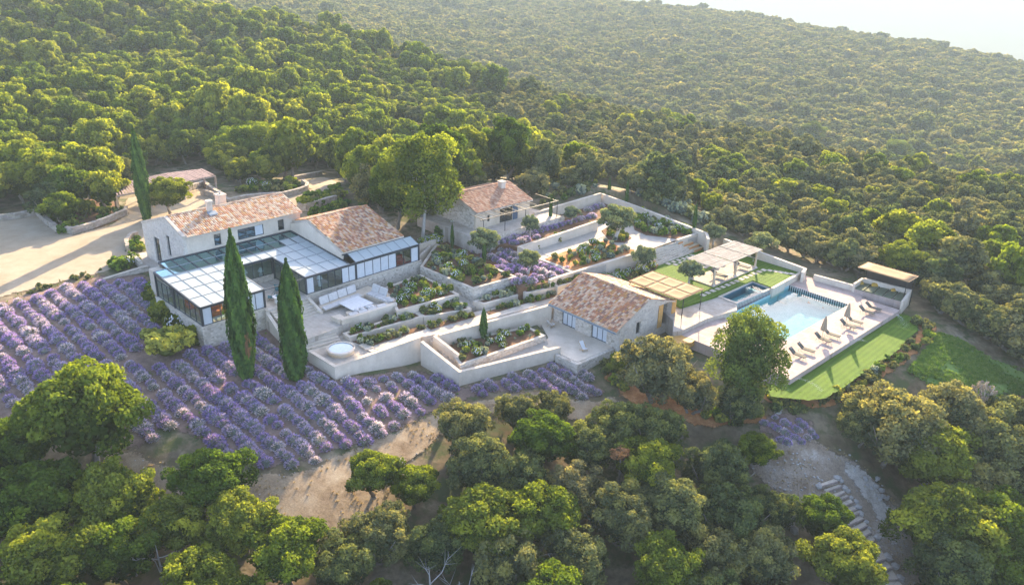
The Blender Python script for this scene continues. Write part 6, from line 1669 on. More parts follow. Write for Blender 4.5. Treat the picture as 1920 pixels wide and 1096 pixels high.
HERO = [
 # cx, cy, width, kind, name, label
 (160, 785, 240, 'oak_near', 'oak_tree', 'big dark green oak overlapping the left part of the lavender field'),
 (25, 850, 150, 'oak_near', 'oak_tree', 'yellow green oak cut by the left edge below the lavender'),
 (70, 945, 190, 'oak_near', 'oak_tree', 'dark oak at the left edge below the yellow green one'),
 (215, 940, 180, 'oak_near', 'oak_tree', 'oak below the big dark oak, left of the dirt path end'),
 (398, 905, 160, 'oak_near', 'oak_tree', 'round oak touching the lowest tip of the lavender rows'),
 (325, 985, 150, 'oak_near', 'oak_tree', 'oak just left and below the round oak at the lavender tip'),
 (455, 985, 160, 'oak_near', 'oak_tree', 'oak just right and below the round oak at the lavender tip'),
 (540, 1040, 170, 'oak_near', 'oak_tree', 'green oak at the lower end of the straw coloured clearing'),
 (100, 1060, 190, 'oak_near', 'oak_tree', 'oak filling the lower left corner'),
 (375, 1085, 150, 'oak_near', 'oak_tree', 'green oak on the bottom edge below the bare branches'),
 (225, 1040, 160, 'oak_near', 'oak_tree', 'oak on the bottom edge between the corner oak and the bare branches'),
 (700, 890, 120, 'oak_near', 'oak_tree', 'young upright light green oak in front of the dirt path'),
 (775, 915, 110, 'oak_near', 'oak_tree', 'small green oak to the right of the young upright oak'),
 (640, 1060, 150, 'holm_near', 'holm_oak_tree', 'olive green holm oak on the bottom edge left of the bleached twigs'),
 (715, 1000, 150, 'holm_near', 'holm_oak_tree', 'tan topped holm oak below the young upright oak'),
 (820, 1025, 140, 'holm_near', 'holm_oak_tree', 'round tan holm oak above the bleached twigs at the bottom'),
 (870, 800, 130, 'holm_near', 'holm_oak_tree', 'tan holm oak beside the right end of the dirt path'),
 (975, 775, 100, 'holm_near', 'holm_oak_tree', 'small dark holm oak standing up below the white wall corner'),
 (1040, 765, 90, 'holm_near', 'holm_oak_tree', 'small dark holm oak below the narrow lavender strip'),
 (1015, 830, 150, 'oak_near', 'oak_tree', 'rounded dark green oak in the middle of the foreground wood'),
 (900, 875, 160, 'holm_near', 'holm_oak_tree', 'wide tan holm oak right of the dirt path clearing'),
 (975, 900, 150, 'holm_near', 'holm_oak_tree', 'tan holm oak below the rounded dark oak'),
 (905, 985, 180, 'oak_near', 'oak_tree', 'bright green oak in the centre of the foreground wood'),
 (1010, 970, 170, 'oak_near', 'oak_tree', 'bright green oak right beside the central bright oak'),
 (960, 1065, 180, 'holm_near', 'holm_oak_tree', 'dark holm oak on the bottom edge under the two bright green oaks'),
 (1080, 1050, 160, 'holm_near', 'holm_oak_tree', 'olive holm oak on the bottom edge right of the centre'),
 (1070, 920, 140, 'holm_near', 'holm_oak_tree', 'tan and green holm oak right of the bright green oaks'),
 (1165, 800, 140, 'holm_near', 'holm_oak_tree', 'tan holm oak below the end of the narrow lavender strip'),
 (1230, 810, 140, 'holm_near', 'holm_oak_tree', 'grey green holm oak on the slope below the big tree by the pool house'),
 (1110, 845, 130, 'holm_near', 'holm_oak_tree', 'holm oak between the rounded dark oak and the rust coloured crown'),
 (1215, 880, 150, 'oak_near', 'oak_tree', 'green oak right beside the rust coloured crown'),
 (1165, 965, 160, 'holm_near', 'holm_oak_tree', 'dark olive holm oak in the lower middle right'),
 (1265, 960, 170, 'holm_near', 'holm_oak_tree', 'broad dark holm oak below the green oak with the rust crown beside it'),
 (1350, 880, 150, 'holm_near', 'holm_oak_tree', 'dark holm oak left of the small square lavender patch'),
 (1415, 850, 90, 'oak_near', 'oak_tree', 'small green oak just below the small lavender patch'),
 (1370, 970, 160, 'holm_near', 'holm_oak_tree', 'dark holm oak left of the brown bank beside the rustic stair'),
 (1250, 1065, 160, 'oak_near', 'oak_tree', 'light green oak on the bottom edge, right of centre'),
 (1345, 1050, 150, 'holm_near', 'holm_oak_tree', 'holm oak on the bottom edge right of the light green oak'),
 (1430, 1055, 150, 'holm_near', 'holm_oak_tree', 'grey green holm oak on the bottom edge left of the stair'),
 (1540, 980, 120, 'oak_near', 'oak_tree', 'light green oak overlapping the upper part of the rustic stair'),
 (1580, 1060, 150, 'oak_near', 'oak_tree', 'light green oak overlapping the lower part of the rustic stair'),
 (1450, 960, 110, 'holm_near', 'holm_oak_tree', 'small dark holm oak between the brown bank and the stair oak'),
 (1615, 790, 110, 'holm_near', 'holm_oak_tree', 'round holm oak at the lower end of the red planted bank'),
 (1680, 800, 190, 'holm_near', 'holm_oak_tree', 'large dark holm oak right of the small lavender patch'),
 (1780, 785, 160, 'holm_near', 'holm_oak_tree', 'tan holm oak below the bright green meadow'),
 (1740, 860, 180, 'oak_near', 'oak_tree', 'deep green oak above the white rocks'),
 (1850, 830, 160, 'holm_near', 'holm_oak_tree', 'tan and dark holm oak below the dead grey tree'),
 (1905, 790, 120, 'holm_near', 'holm_oak_tree', 'holm oak on the right edge below the meadow'),
 (1895, 900, 150, 'holm_near', 'holm_oak_tree', 'holm oak on the right edge, middle of the lower wood'),
 (1810, 910, 150, 'holm_near', 'holm_oak_tree', 'dark holm oak right of the chalky slope'),
 (1770, 990, 190, 'oak_near', 'oak_tree', 'broad green oak right of the lower rustic stair'),
 (1870, 1000, 180, 'oak_near', 'oak_tree', 'green oak with bare grey branches in the lower right'),
 (1790, 1075, 160, 'holm_near', 'holm_oak_tree', 'holm oak on the bottom edge right of the stair end'),
 (1900, 1080, 160, 'oak_near', 'oak_tree', 'light green oak in the lower right corner'),
 (1235, 690, 180, 'holm_near', 'holm_oak_tree', 'large spreading holm oak with visible trunks in front of the pool house'),
 (1165, 690, 70, 'oak_near', 'oak_tree', 'small dark green oak at the left foot of the spreading holm oak'),
 (1300, 735, 110, 'holm_near', 'holm_oak_tree', 'dark holm oak squeezed between the big holm oak and the pine'),
 (1385, 755, 110, 'holm_near', 'holm_oak_tree', 'dark holm oak at the foot of the pine near the pool deck'),
 (712, 345, 135, 'holm_near', 'holm_oak_tree', 'tan topped holm oak behind the redder tiled wing'),
 (640, 290, 90, 'oak_near', 'oak_tree', 'green oak rising behind the end of the drive'),
 (315, 365, 88, 'oak_near', 'oak_tree', 'dark oak with orange top standing in front of the carport'),
 (425, 300, 90, 'oak_near', 'oak_tree', 'green oak standing at the right end of the carport'),
 (235, 318, 70, 'holm_near', 'holm_oak_tree', 'small tan holm oak behind the left end of the carport'),
 (510, 275, 110, 'pale_oak', 'oak_tree', 'oak with pale forked trunks inside the curved stone wall'),
 (555, 265, 70, 'pale_oak', 'oak_tree', 'slender oak with pale trunk next to the curved stone wall end'),
 (105, 335, 120, 'oak_near', 'oak_tree', 'spreading yellow green oak on the bank left of the parking court'),
 (190, 320, 80, 'oak_near', 'oak_tree', 'yellow green oak between the bank oak and the carport'),
 (40, 300, 90, 'oak_near', 'oak_tree', 'yellow green oak on the left edge above the parking court'),
 (1692, 487, 90, 'oak_near', 'oak_tree', 'bright yellow green oak right behind the daybed awning'),
]
NHERO = len(HERO)
for cx, cy, w, k, nm, lab in HERO:
    g, r, h = at_crown(cx, cy, w, 1.75 if 'pale' in k else 1.55)
    tree(k, g, r, h, lab, None, nm)
# the tall trees between house and cottage, with pale trunks
for bx, by, tx, ty, w, k, lab in ((792, 452, 815, 255, 165, 'pale_oak', 'tall yellow green oak with pale trunks left of the cream cottage'),
                                  (745, 430, 750, 290, 110, 'oak_near', 'tall dark green oak between the redder tiled wing and the pale trunked oak'),
                                  (948, 345, 925, 222, 96, 'oak_near', 'tall green oak behind the cream cottage'), (872, 352, 868, 235, 96, 'oak_near', 'broad green oak behind the left end of the cream cottage'), (690, 392, 668, 275, 100, 'oak_near', 'green oak between the wing cypress and the drive'), (820, 385, 770, 235, 120, 'oak_near', 'broad yellow green oak rising behind the tall pale trunked oak'), (1020, 345, 1035, 262, 80, 'holm_near', 'rounded holm oak right of the slim oak behind the cottage'), (1090, 330, 1085, 262, 70, 'holm_near', 'rounded holm oak above the far corner of the upper garden'),
                                  (978, 345, 982, 268, 46, 'oak_near', 'slim light green oak to the right behind the cottage'),
                                  (1385, 770, 1385, 588, 150, 'pine', 'tall umbrella shaped pine in front of the pool')):
    g = hit(bx, by); d = ray(tx, ty); t = math.hypot(g[0], g[1])/math.hypot(d[0], d[1]); h = CAMH+d[2]*t-g[2]
    dist = np.linalg.norm(g-np.array([0, 0, CAMH]))
    tree(k, g, w*dist/FPX/2, h, lab, None, 'pine_tree' if k == 'pine' else 'oak_tree')
# trees standing close along the edges of the grounds
for grp, lab, bases in (('holm oaks close along the meadow edge', 'dark holm oak in the close row along the upper edge of the meadow', [(1744, 550), (1750, 572), (1764, 590), (1788, 600), (1808, 610), (1830, 621), (1852, 636), (1875, 651), (1897, 664), (1922, 678)]),
                        ('holm oaks behind the daybed nook', 'dark holm oak standing close behind the covered daybed', [(1612, 512), (1640, 508), (1668, 508), (1716, 512), (1742, 532)]),
                        ('holm oaks behind the lawn boundary wall', 'holm oak standing close behind the lawn boundary wall', [(1392, 442), (1450, 462), (1478, 472), (1505, 482), (1532, 492), (1560, 500), (1585, 508), (1362, 430)]),
                        ('holm oaks outside the upper right garden wall', 'holm oak on the slope above the upper right garden wall', [(1345, 405), (1368, 418), (1320, 385), (1340, 380)])):
    for x, y in bases:
        r = R.uniform(2.3, 3.2); tree('holm_mid', hit(x, y), r, r*R.uniform(1.25, 1.6), lab, grp, 'holm_oak_tree')
# olive trees of the gardens: base pixel, top pixel, width, level
for bx, by, tx, ty, w, z, lab in ((908, 486, 908, 428, 62, 2.0, 'large grey green olive tree at the left end of the lavender bed below the cottage'),
                                  (994, 446, 996, 402, 36, 2.95, 'olive tree in the upper lavender strip just right of the cottage terrace wall'),
                                  (1071, 418, 1068, 386, 36, 2.95, 'flat topped olive tree in the upper lavender strip'),
                                  (1153, 449, 1154, 384, 78, 2.4, 'largest olive tree on the round island by the bocce court'),
                                  (990, 513, 989, 468, 48, 2.0, 'yellowish olive tree in front of the lavender bed'),
                                  (1206, 512, 1206, 460, 52, .8, 'dark green olive tree at the left end of the wide garden stair'),
                                  (1291, 531, 1291, 487, 50, .75, 'olive tree on the lawn in front of the pavilion'),
                                  (1336, 462, 1346, 418, 42, .8, 'olive tree in the corner right of the wide garden stair'),
                                  (1425, 478, 1423, 434, 56, .3, 'round bright olive tree behind the lawn boundary wall'),
                                  (1412, 490, 1412, 470, 14, .75, 'small old olive stump behind the pavilion post')):
    g = P(bx, by, z); d = ray(tx, ty); t = math.hypot(g[0], g[1])/math.hypot(d[0], d[1]); h = CAMH+d[2]*t-z
    dist = np.linalg.norm(g-np.array([0, 0, CAMH]))
    tree('olive', g, w*dist/FPX/2, h, lab, None, 'olive_tree')
# yellow broom beside the glass wing, dead tree, rust crown
def bush(kname, g, r, h, label, group=None, name='shrub', cat='shrub'):
    t = thing(name, label, cat, tuple(g), R.uniform(0, 6.28), group); t.scale = (r, r, h)
    link('foliage', R.choice(SHRUB[kname]), t)
    return t
SHRUB = {}
def shr(k, mat, n, nl, leaf, zc=.45, rz=.55, cr=(.22, .4), cnt=3, seed=200, low=-.6, inner=.3):
    SHRUB[k] = [crown_mesh('foliage', M[mat], seed+i, n, nl, leaf, zc=zc, rz=rz, cr=cr, low=low, inner=inner, asp=1.4) for i in range(cnt)]
shr('ball', 'boxleaf', 60, 520, .17, cr=(.14, .2), seed=200, zc=.48, rz=.62)
shr('grey', 'greyleaf', 26, 420, .2, seed=210)
shr('mid', 'midleaf', 20, 420, .22, seed=220)
shr('dark', 'boxleaf', 22, 420, .22, seed=230)
shr('broom', 'yellowleaf', 36, 2200, .12, seed=240, cr=(.15, .34), low=-.2)
shr('bigdark', 'oak', 30, 1300, .16, seed=250)
shr('rust', 'rust', 16, 420, .22, seed=260)
def tuft_mesh(seed, mat, n=46, w=.05, lean=.75):
    rs = random.Random(seed); b = MB()
    for i in range(n):
        a = rs.uniform(0, 6.28); l = rs.uniform(.6, 1.1); t = rs.uniform(.15, lean); x, y = math.cos(a), math.sin(a)
        p0 = (x*.05, y*.05, 0); p1 = (x*l*t*.6, y*l*t*.6, .6*l); p2 = (x*l*t*1.3, y*l*t*1.3, .8*l*(1.2-t))
        b.add([(p0[0]-y*w, p0[1]+x*w, 0), (p0[0]+y*w, p0[1]-x*w, 0), (p1[0]+y*w*.7, p1[1]-x*w*.7, p1[2]), (p1[0]-y*w*.7, p1[1]+x*w*.7, p1[2]), p2], [(0, 1, 2, 3), (3, 2, 4)])
    me = b.mesh('foliage', M[mat]); at = me.attributes.new('lv', 'FLOAT', 'FACE'); at.data.foreach_set('value', np.array([rs.uniform(.3, .8) for _ in me.polygons], np.float32)); return me
SHRUB['agave'] = [tuft_mesh(i, 'greyleaf', 40, .07, .8) for i in range(2)]
SHRUB['tuft'] = [tuft_mesh(10+i, 'midleaf', 60, .03, .6) for i in range(2)]
def petals(seed, n=64):
    rs = np.random.RandomState(seed); d = sph(rs, n, 0); p = d*rs.uniform(.82, 1.08, n)[:, None]*np.array([1, 1, .55])+np.array([0, 0, .47])
    return leafmesh('blossoms', p, d, np.full(n, .13), M['flower'], np.full(n, .5), rs)
PET = [petals(i) for i in range(3)]
g, r, h = at_crown(308, 637, 92, 1.25); bush('broom', g, r, h, 'big yellow broom bush in the lavender beside the left glass wing', name='broom_bush')
_t = thing('oak_tree', 'dying tree with rust coloured crown among the green foreground trees', 'tree', tuple(hit(1163, 858, 4.0)))
_o = link('crown', crown_mesh('crown', M['rust'], 262, 16, 700, .17, zc=0, rz=.75, cr=(.25, .4)), _t); _o.location = (0, 0, 4.2); _o.scale = (1.0, 1.0, 1.0)
_b = MB(); _b.tube([(0, 0, -.2), (.1, 0, 2.5), (0, .1, 4.2)], [.13, .1, .03], 6); link('trunk', _b.mesh('trunk', M['bark']), _t)
for x, y, w, lab in ((283, 552, 36, 'dark green shrub at the back corner of the left glass wing'), (300, 585, 44, 'dark green shrub halfway along the left glass wall'), (330, 606, 40, 'white flowering dark shrub by the front half of the left glass wall'), (355, 628, 44, 'dark shrub at the stone corner of the left glass wing')):
    g, r, h = at_crown(x, y, w, 1.6); t = bush('bigdark', g, r, h, lab)
    if 'white' in lab: link('blossoms', PET[0], t)
M['deadleaf'] = leafmat('grey_dry_twigs', [(.30, .27, .24), (.26, .235, .21)], .1, (1, 1, 1))
M['greytwig'] = surf('grey_dead_twig', [(.3, (.26, .245, .22)), (.7, (.40, .38, .345))], 4, .95, .2, 20, .1)
def dead_tree(base, h, label, seed, mat='deadwood', name='dead_tree', n=5):
    rs = random.Random(seed); t = thing(name, label, 'tree', tuple(base)); b = MB(); x, y, z = base
    b.tube([(x, y, z-.2), (x+.1, y, z+h*.4), (x-.05, y+.1, z+h)], [.12, .08, .02], 6); b.build('trunk', M[mat], t)
    for k in range(n):
        a = 6.28*k/n+rs.random(); z0 = z+h*rs.uniform(.3, .7); l = h*rs.uniform(.35, .6); q = MB()
        m = (x+math.cos(a)*l*.5, y+math.sin(a)*l*.5, z0+l*.3); e = (x+math.cos(a+.3)*l, y+math.sin(a+.3)*l, z0+l*.6)
        q.tube([(x, y, z0), m, e], [.05, .035, .01], 5)
        for j in range(5):
            a2 = a+rs.uniform(-1.2, 1.2); l2 = l*rs.uniform(.3, .6); f = rs.uniform(.3, 1)
            s = tuple(m[i]+(e[i]-m[i])*f for i in range(3)); q.tube([s, (s[0]+math.cos(a2)*l2, s[1]+math.sin(a2)*l2, s[2]+l2*rs.uniform(.1, .7))], [.02, .005], 4)
        q.build('branch', M[mat], t)
    return t
KINDS['dead'] = ([crown_mesh('twigs', M['deadleaf'], 301, 60, 1500, .05, cr=(.1, .2), zc=.6, rz=.4, inner=.02)], [trunk_mesh('trunk', M['deadwood'], 91, n=6, h=.85, r=.035, fork=.4)])
_g = hit(1828, 792); tree('dead', _g, 1.5, 4.6, 'dead grey leafless tree standing below the bright green meadow', None, 'dead_tree')
for (x, y, lab, s) in ((805, 1062, 'bleached bare twigs sticking out of the bottom foreground, left of two', 5), (862, 1085, 'bleached bare branch on the bottom edge near the centre', 6), (1868, 1010, 'bare grey branches showing through the lower right oak', 7), (240, 1000, 'bare grey branches between the lower left oaks', 8), (290, 1015, 'pale fallen branches in the lower left gap', 9), (990, 1010, 'bare twig in the dark gap between the two bright green oaks', 10)):
    g = hit(x, y, 4.2); dead_tree(g, 3.8, lab, s, mat='greytwig', name='bare_branches', n=4)
# ---- plants in the beds
def scatter(poly, n, sep, rs, tries=4000):
    p = np.array(poly, float); out = []
    for _ in range(tries):
        if len(out) >= n: break
        x, y = rs.uniform(p[:, 0].min(), p[:, 0].max()), rs.uniform(p[:, 1].min(), p[:, 1].max())
        if not inside(p, [x], [y])[0]: continue
        if all(((x-a)**2+((y-b_)*1.8)**2)**.5 > sep for a, b_ in out): out.append((x, y))
    return out
def shrink(poly, f):
    c = np.mean(np.array(poly, float), 0); return [tuple(c+(np.array(q)-c)*f) for q in poly]
KW = dict(ball=('round clipped green ball bush', 'ball bush'), grey=('silver grey cushion shrub', 'shrub'), mid=('loose olive green shrub', 'shrub'), dark=('dark green leafy shrub', 'shrub'),
          rose=('white flowering shrub', 'flowering shrub'), agave=('spiky blue rosette', 'agave'), tuft=('grassy tuft', 'grass plant'), yellow=('small yellow green shrub', 'shrub'), tall=('tall slim green shrub', 'shrub'))
def plant(k, g, r, h, where, gkey):
    base, cat = KW[k]; src = dict(rose='dark', yellow='broom', tall='ball').get(k, k)
    t = bush(src, g, r, h, base+' '+where, base+' group '+gkey, dict(ball='ball_bush', agave='agave', tuft='grass_plant', rose='flowering_shrub', grey='grey_shrub', mid='olive_shrub', dark='green_shrub', yellow='yellow_shrub', tall='slim_shrub')[k], cat)
    if k == 'rose': link('blossoms', R.choice(PET), t)
    return t
def fill(key, where, n, sep, kinds, size=(.35, .6), f=.86):
    poly, z = BEDS[key]; rs = np.random.RandomState(len(key)*31+n)
    ks = [k for k, w in kinds.items() for _ in range(w)]
    for x, y in scatter(shrink(poly, f), n, sep, rs):
        k = ks[rs.randint(len(ks))]; r = .86*rs.uniform(*size)*dict(ball=.85, agave=.95, tuft=.8, rose=1.1, tall=.6).get(k, 1)
        plant(k, P(x, y, z-.03), r, r*dict(ball=1.7, agave=1.5, tuft=1.5, tall=4.2, grey=1.35, rose=1.5).get(k, 1.3)*rs.uniform(.9, 1.15), where, key)
fill('p1', 'in the long raised bed in front of the sunken lounge', 20, 6, dict(grey=3, mid=3, ball=2, rose=2, dark=2), (.35, .62))
fill('p2', 'in the middle raised bed before the lounge garden', 15, 6, dict(mid=4, grey=2, dark=2, rose=1, tuft=2), (.4, .7))
fill('lounge', 'in the flower bed right of the sunken lounge', 46, 6, dict(dark=4, grey=3, rose=4, ball=3, mid=3, agave=2, yellow=1), (.4, .7), .9)
fill('middle', 'in the big stone walled bed right of the conservatory', 58, 7, dict(ball=4, grey=5, yellow=3, mid=4, rose=2, dark=2), (.4, .78), .9)
fill('p3', 'at the foot of the big stone walled bed', 18, 6, dict(grey=4, mid=3, ball=2, agave=1), (.4, .68))
fill('p4', 'in the raised bed just below the lavender garden', 14, 6, dict(mid=3, yellow=2, ball=2, grey=1), (.4, .65))
fill('p5', 'in the raised bed beside the pool house roof', 14, 6, dict(mid=4, yellow=2, dark=1), (.4, .65))
fill('lower', 'in the flower bed above the lower gravel path', 34, 7, dict(rose=4, dark=3, agave=4, grey=2, mid=3, ball=2), (.38, .65), .88)
fill('s1', 'in the narrow strip below the long raised bed', 26, 4, dict(ball=3, mid=4, grey=2, tuft=1), (.35, .55), .95)
fill('s2', 'in the narrow strip in the middle of the corridor', 17, 4, dict(mid=4, ball=2, agave=1, tuft=1), (.38, .6), .95)
fill('s3', 'in the narrow strip leading to the pool house', 24, 4, dict(mid=3, ball=3, grey=2, tuft=2), (.36, .58), .95)
fill('court', 'in the orange mulched bed of the upper garden', 44, 7, dict(ball=3, grey=3, yellow=2, rose=3, tall=2, dark=2, mid=2), (.4, .72), .9)
fill('flower', 'in the flower garden along the upper right wall', 50, 7, dict(grey=4, rose=4, ball=2, dark=3, mid=3, agave=1), (.5, .85), .92)
fill('island', 'on the round island under the largest olive tree', 20, 6, dict(mid=3, grey=2, ball=2, yellow=1), (.4, .7), .85)
fill('strip', 'in the strip along the bocce court wall', 16, 5.5, dict(ball=2, dark=2, mid=2), (.45, .7), .95)
fill('lawnbed', 'in the bed between upper garden wall and lawn', 30, 6, dict(rose=4, dark=3, mid=3, tuft=1), (.4, .7), .92)
BEDS['bank'] = ([(1700, 600), (1752, 614), (1740, 645), (1690, 682), (1610, 738), (1555, 762), (1525, 768), (1548, 752), (1596, 724), (1692, 656), (1726, 622)], 0)
def fill_ground(poly, where, key, n, sep, kinds, size):
    rs = np.random.RandomState(n*7+len(where)); ks = [k for k, w in kinds.items() for _ in range(w)]
    for x, y in scatter(poly, n, sep, rs):
        k = ks[rs.randint(len(ks))]; r = rs.uniform(*size)
        plant(k, hit(x, y), r, r*rs.uniform(1.2, 1.7), where, key)
fill_ground(BEDS['bank'][0], 'on the reddish planted bank right of the lower lawn', 'bank', 40, 9.5, dict(mid=5, dark=2, yellow=1, grey=1, tuft=2), (.4, .75))
fill_ground([(1440, 745), (1515, 756), (1540, 768), (1500, 782), (1420, 780)], 'on the orange bank below the lower lawn', 'bank2', 22, 7, dict(mid=3, yellow=2, tuft=2), (.35, .6))
fill_ground([(1118, 690), (1150, 688), (1200, 720), (1170, 745), (1140, 720)], 'on the orange bank left of the big holm oak', 'bank3', 9, 9, dict(mid=2, dark=2, yellow=1), (.5, .8))
fill_ground([(1290, 775), (1400, 765), (1430, 780), (1400, 800), (1300, 800)], 'on the orange bank below the pine', 'bank4', 14, 9, dict(mid=2, dark=2, yellow=2), (.5, .8))
fill_ground([(120, 440), (200, 424), (232, 404), (222, 388), (150, 395), (100, 410)], 'on the bank inside the left dry stone wall', 'lbank', 26, 9, dict(dark=4, mid=3, tuft=2), (.5, .9))
fill_ground([(440, 362), (545, 362), (565, 352), (545, 345), (470, 352)], 'under the pale trunked oaks behind the curved wall', 'rbank', 22, 8, dict(dark=3, mid=3, rose=1), (.6, 1.0))
fill_ground([(562, 386), (640, 358), (650, 374), (575, 394)], 'along the drive behind the tiled wing', 'drive', 14, 8, dict(dark=4, mid=1), (.8, 1.3))
fill_ground([(575, 408), (660, 384), (670, 392), (600, 414)], 'behind the wall at the back of the tiled wing', 'drive2', 10, 8, dict(dark=4, ball=1), (.6, 1.0))
fill_ground([(205, 500), (255, 484), (265, 494), (215, 512)], 'by the low wall left of the house entrance', 'entr', 10, 6, dict(dark=3, rose=2), (.6, 1.0))
fill_ground([(240, 462), (258, 450), (266, 470), (246, 474)], 'in the round planter at the house corner', 'rplant', 6, 7, dict(dark=2, grey=1), (.5, .8))
fill_ground([(284, 530), (300, 570), (350, 625), (375, 640), (355, 640), (300, 600), (278, 545)], 'in the border beside the left glass wing', 'gbord', 14, 8, dict(dark=4, rose=1), (.6, .9))
fill_ground([(790, 470), (875, 440), (880, 432), (790, 458)], 'at the foot of the tall pale trunked oaks', 'pbord', 18, 8, dict(dark=3, rose=2, mid=1), (.5, .9))
fill_ground([(1040, 345), (1125, 330), (1130, 356), (1010, 392), (1000, 372)], 'on the grassy slope behind the cottage pergola', 'gslope', 26, 9, dict(dark=2, mid=3, grey=2), (.5, 1.0))
fill_ground([(1190, 375), (1240, 365), (1340, 420), (1330, 428)], 'on the rocky slope outside the upper right wall', 'oslope', 30, 9, dict(grey=4, mid=4), (.7, 1.2))
rocks('pale limestone rock on the slope outside the upper right wall', 'rocks outside the upper right wall', [(1245, 372), (1262, 380), (1280, 388), (1296, 395), (1310, 405), (1255, 366), (1275, 374), (1300, 385), (1200, 352), (1212, 360)], .5, 1.1)
fill_ground([(20, 555), (130, 522), (195, 506), (200, 516), (130, 534), (30, 566)], 'along the edge of the parking court above the lavender', 'pedge', 26, 6, dict(mid=3, tuft=4), (.22, .38))

# ---- lavender
def lav_meshes(seed):
    rs = np.random.RandomState(seed)
    m = 110; d = sph(rs, m, 0); p = d*rs.uniform(.45, .8, m)[:, None]*np.array([1, 1, .85]); p[:, 2] += .05
    fol = leafmesh('lavender_bush', p, d, np.full(m, .3), M['lavleaf'], .35+.3*rs.rand(m), rs)
    n = 330; d = sph(rs, n, .03); d = d+rs.normal(size=(n, 3))*.08; d /= np.linalg.norm(d, axis=1)[:, None]
    l = rs.uniform(.84, 1.08, n)[:, None]; sc = np.array([1, 1, .9])
    a = d*l*.74*sc; c = d*l*sc; w = np.cross(d, rs.normal(size=(n, 3))); w /= np.linalg.norm(w, axis=1)[:, None]; w *= rs.uniform(.024, .046, n)[:, None]
    v = np.stack([a-w*.8, a+w*.8, c+w*.7, c-w*.7], 1).reshape(-1, 3)
    me = bpy.data.meshes.new('flower_spikes'); me.vertices.add(4*n); me.vertices.foreach_set('co', v.ravel()); me.loops.add(4*n); me.loops.foreach_set('vertex_index', np.arange(4*n))
    me.polygons.add(n); me.polygons.foreach_set('loop_start', np.arange(n)*4); me.polygons.foreach_set('loop_total', np.full(n, 4)); me.update(calc_edges=True)
    at = me.attributes.new('lv', 'FLOAT', 'FACE'); at.data.foreach_set('value', np.clip(rs.normal(.5, .32, n), 0, 1).astype(np.float32)); me.materials.append(M['lavflower'])
    return fol, me
M['lavflower'] = leafmat('lavender_flowers', [(.36, .27, .56), (.44, .36, .60), (.53, .46, .62), (.62, .57, .62), (.38, .29, .57)], .25, (1.1, 1, 1.1))
LAV = [lav_meshes(i) for i in range(4)]
LFIELDS = [
 ('F', [(-20, 582), (120, 540), (200, 526), (276, 527), (286, 604), (378, 658), (490, 618), (582, 672), (630, 716), (700, 712), (790, 697), (852, 728), (842, 746), (700, 824), (600, 864), (500, 882), (410, 846), (330, 800), (258, 842), (250, 800), (200, 780), (90, 765), (40, 790), (-20, 765)], None, -49, 1.66, .78, .76, 'lavender bush in the long rows of the big field below the glass conservatory'),
 ('S', [(887, 726), (1052, 680), (1086, 692), (1140, 737), (1104, 748), (990, 726), (905, 742)], None, -49, 1.45, .76, .70, 'lavender bush in the narrow strip below the pool house terrace wall'),
 ('T', [(1419, 796), (1450, 782), (1528, 795), (1528, 822), (1508, 840), (1455, 826)], None, -52, .95, .6, .52, 'lavender bush in the small separate patch near the rustic stair'),
 ('M', [(880, 470), (925, 452), (975, 468), (1008, 488), (1072, 508), (1040, 521), (976, 534), (900, 497)], 2.0, -44, 1.6, 1.0, .76, 'lavender bush in the level bed below the cottage between olive trees'),
 ('U', [(915, 458), (1000, 428), (1090, 404), (1122, 404), (975, 457)], 2.9, 46, 1.5, 1.0, .74, 'lavender bush in the upper strip above the long white wall'),
 ('U2', [(1092, 394), (1124, 380), (1132, 386), (1104, 400)], 2.9, 46, 1.5, 1.0, .74, 'lavender bush in the far corner of the upper garden'),
]
allv = []
avoid = [(463, 708, 17), (556, 712, 17), (308, 655, 48), (908, 486, 6), (990, 512, 7), (994, 446, 5), (1071, 418, 5), (908, 493, 4)]
for key, poly, z, az, row, pit, rad, lab in LFIELDS:
    pw = [hit(x, y)[:2] if z is None else P(x, y, z)[:2] for x, y in poly]; pa = np.array(pw)
    d = np.array([math.sin(math.radians(az)), math.cos(math.radians(az))]); n = np.array([d[1], -d[0]])
    s, q = pa@d, pa@n
    for i, qq in enumerate(np.arange(q.min(), q.max(), row)):
        for ss in np.arange(s.min(), s.max(), pit):
            if R.random() < .07: continue
            xy = d*(ss+R.uniform(-.18, .18))+n*(qq+R.uniform(-.12, .12))
            zz = Z1(*xy)+.03 if z is None else z-.02
            X, Y, _ = proj([*xy, zz])
            if not inside(poly, [X], [Y])[0] or any(math.hypot(X-a, (Y-b_)*1.5) < c for a, b_, c in avoid): continue
            edge = R.uniform(.72, 1.12); allv.append((np.hypot(*xy), xy[0], xy[1], zz, rad*edge, key, lab))
allv.sort(key=lambda v: v[0])
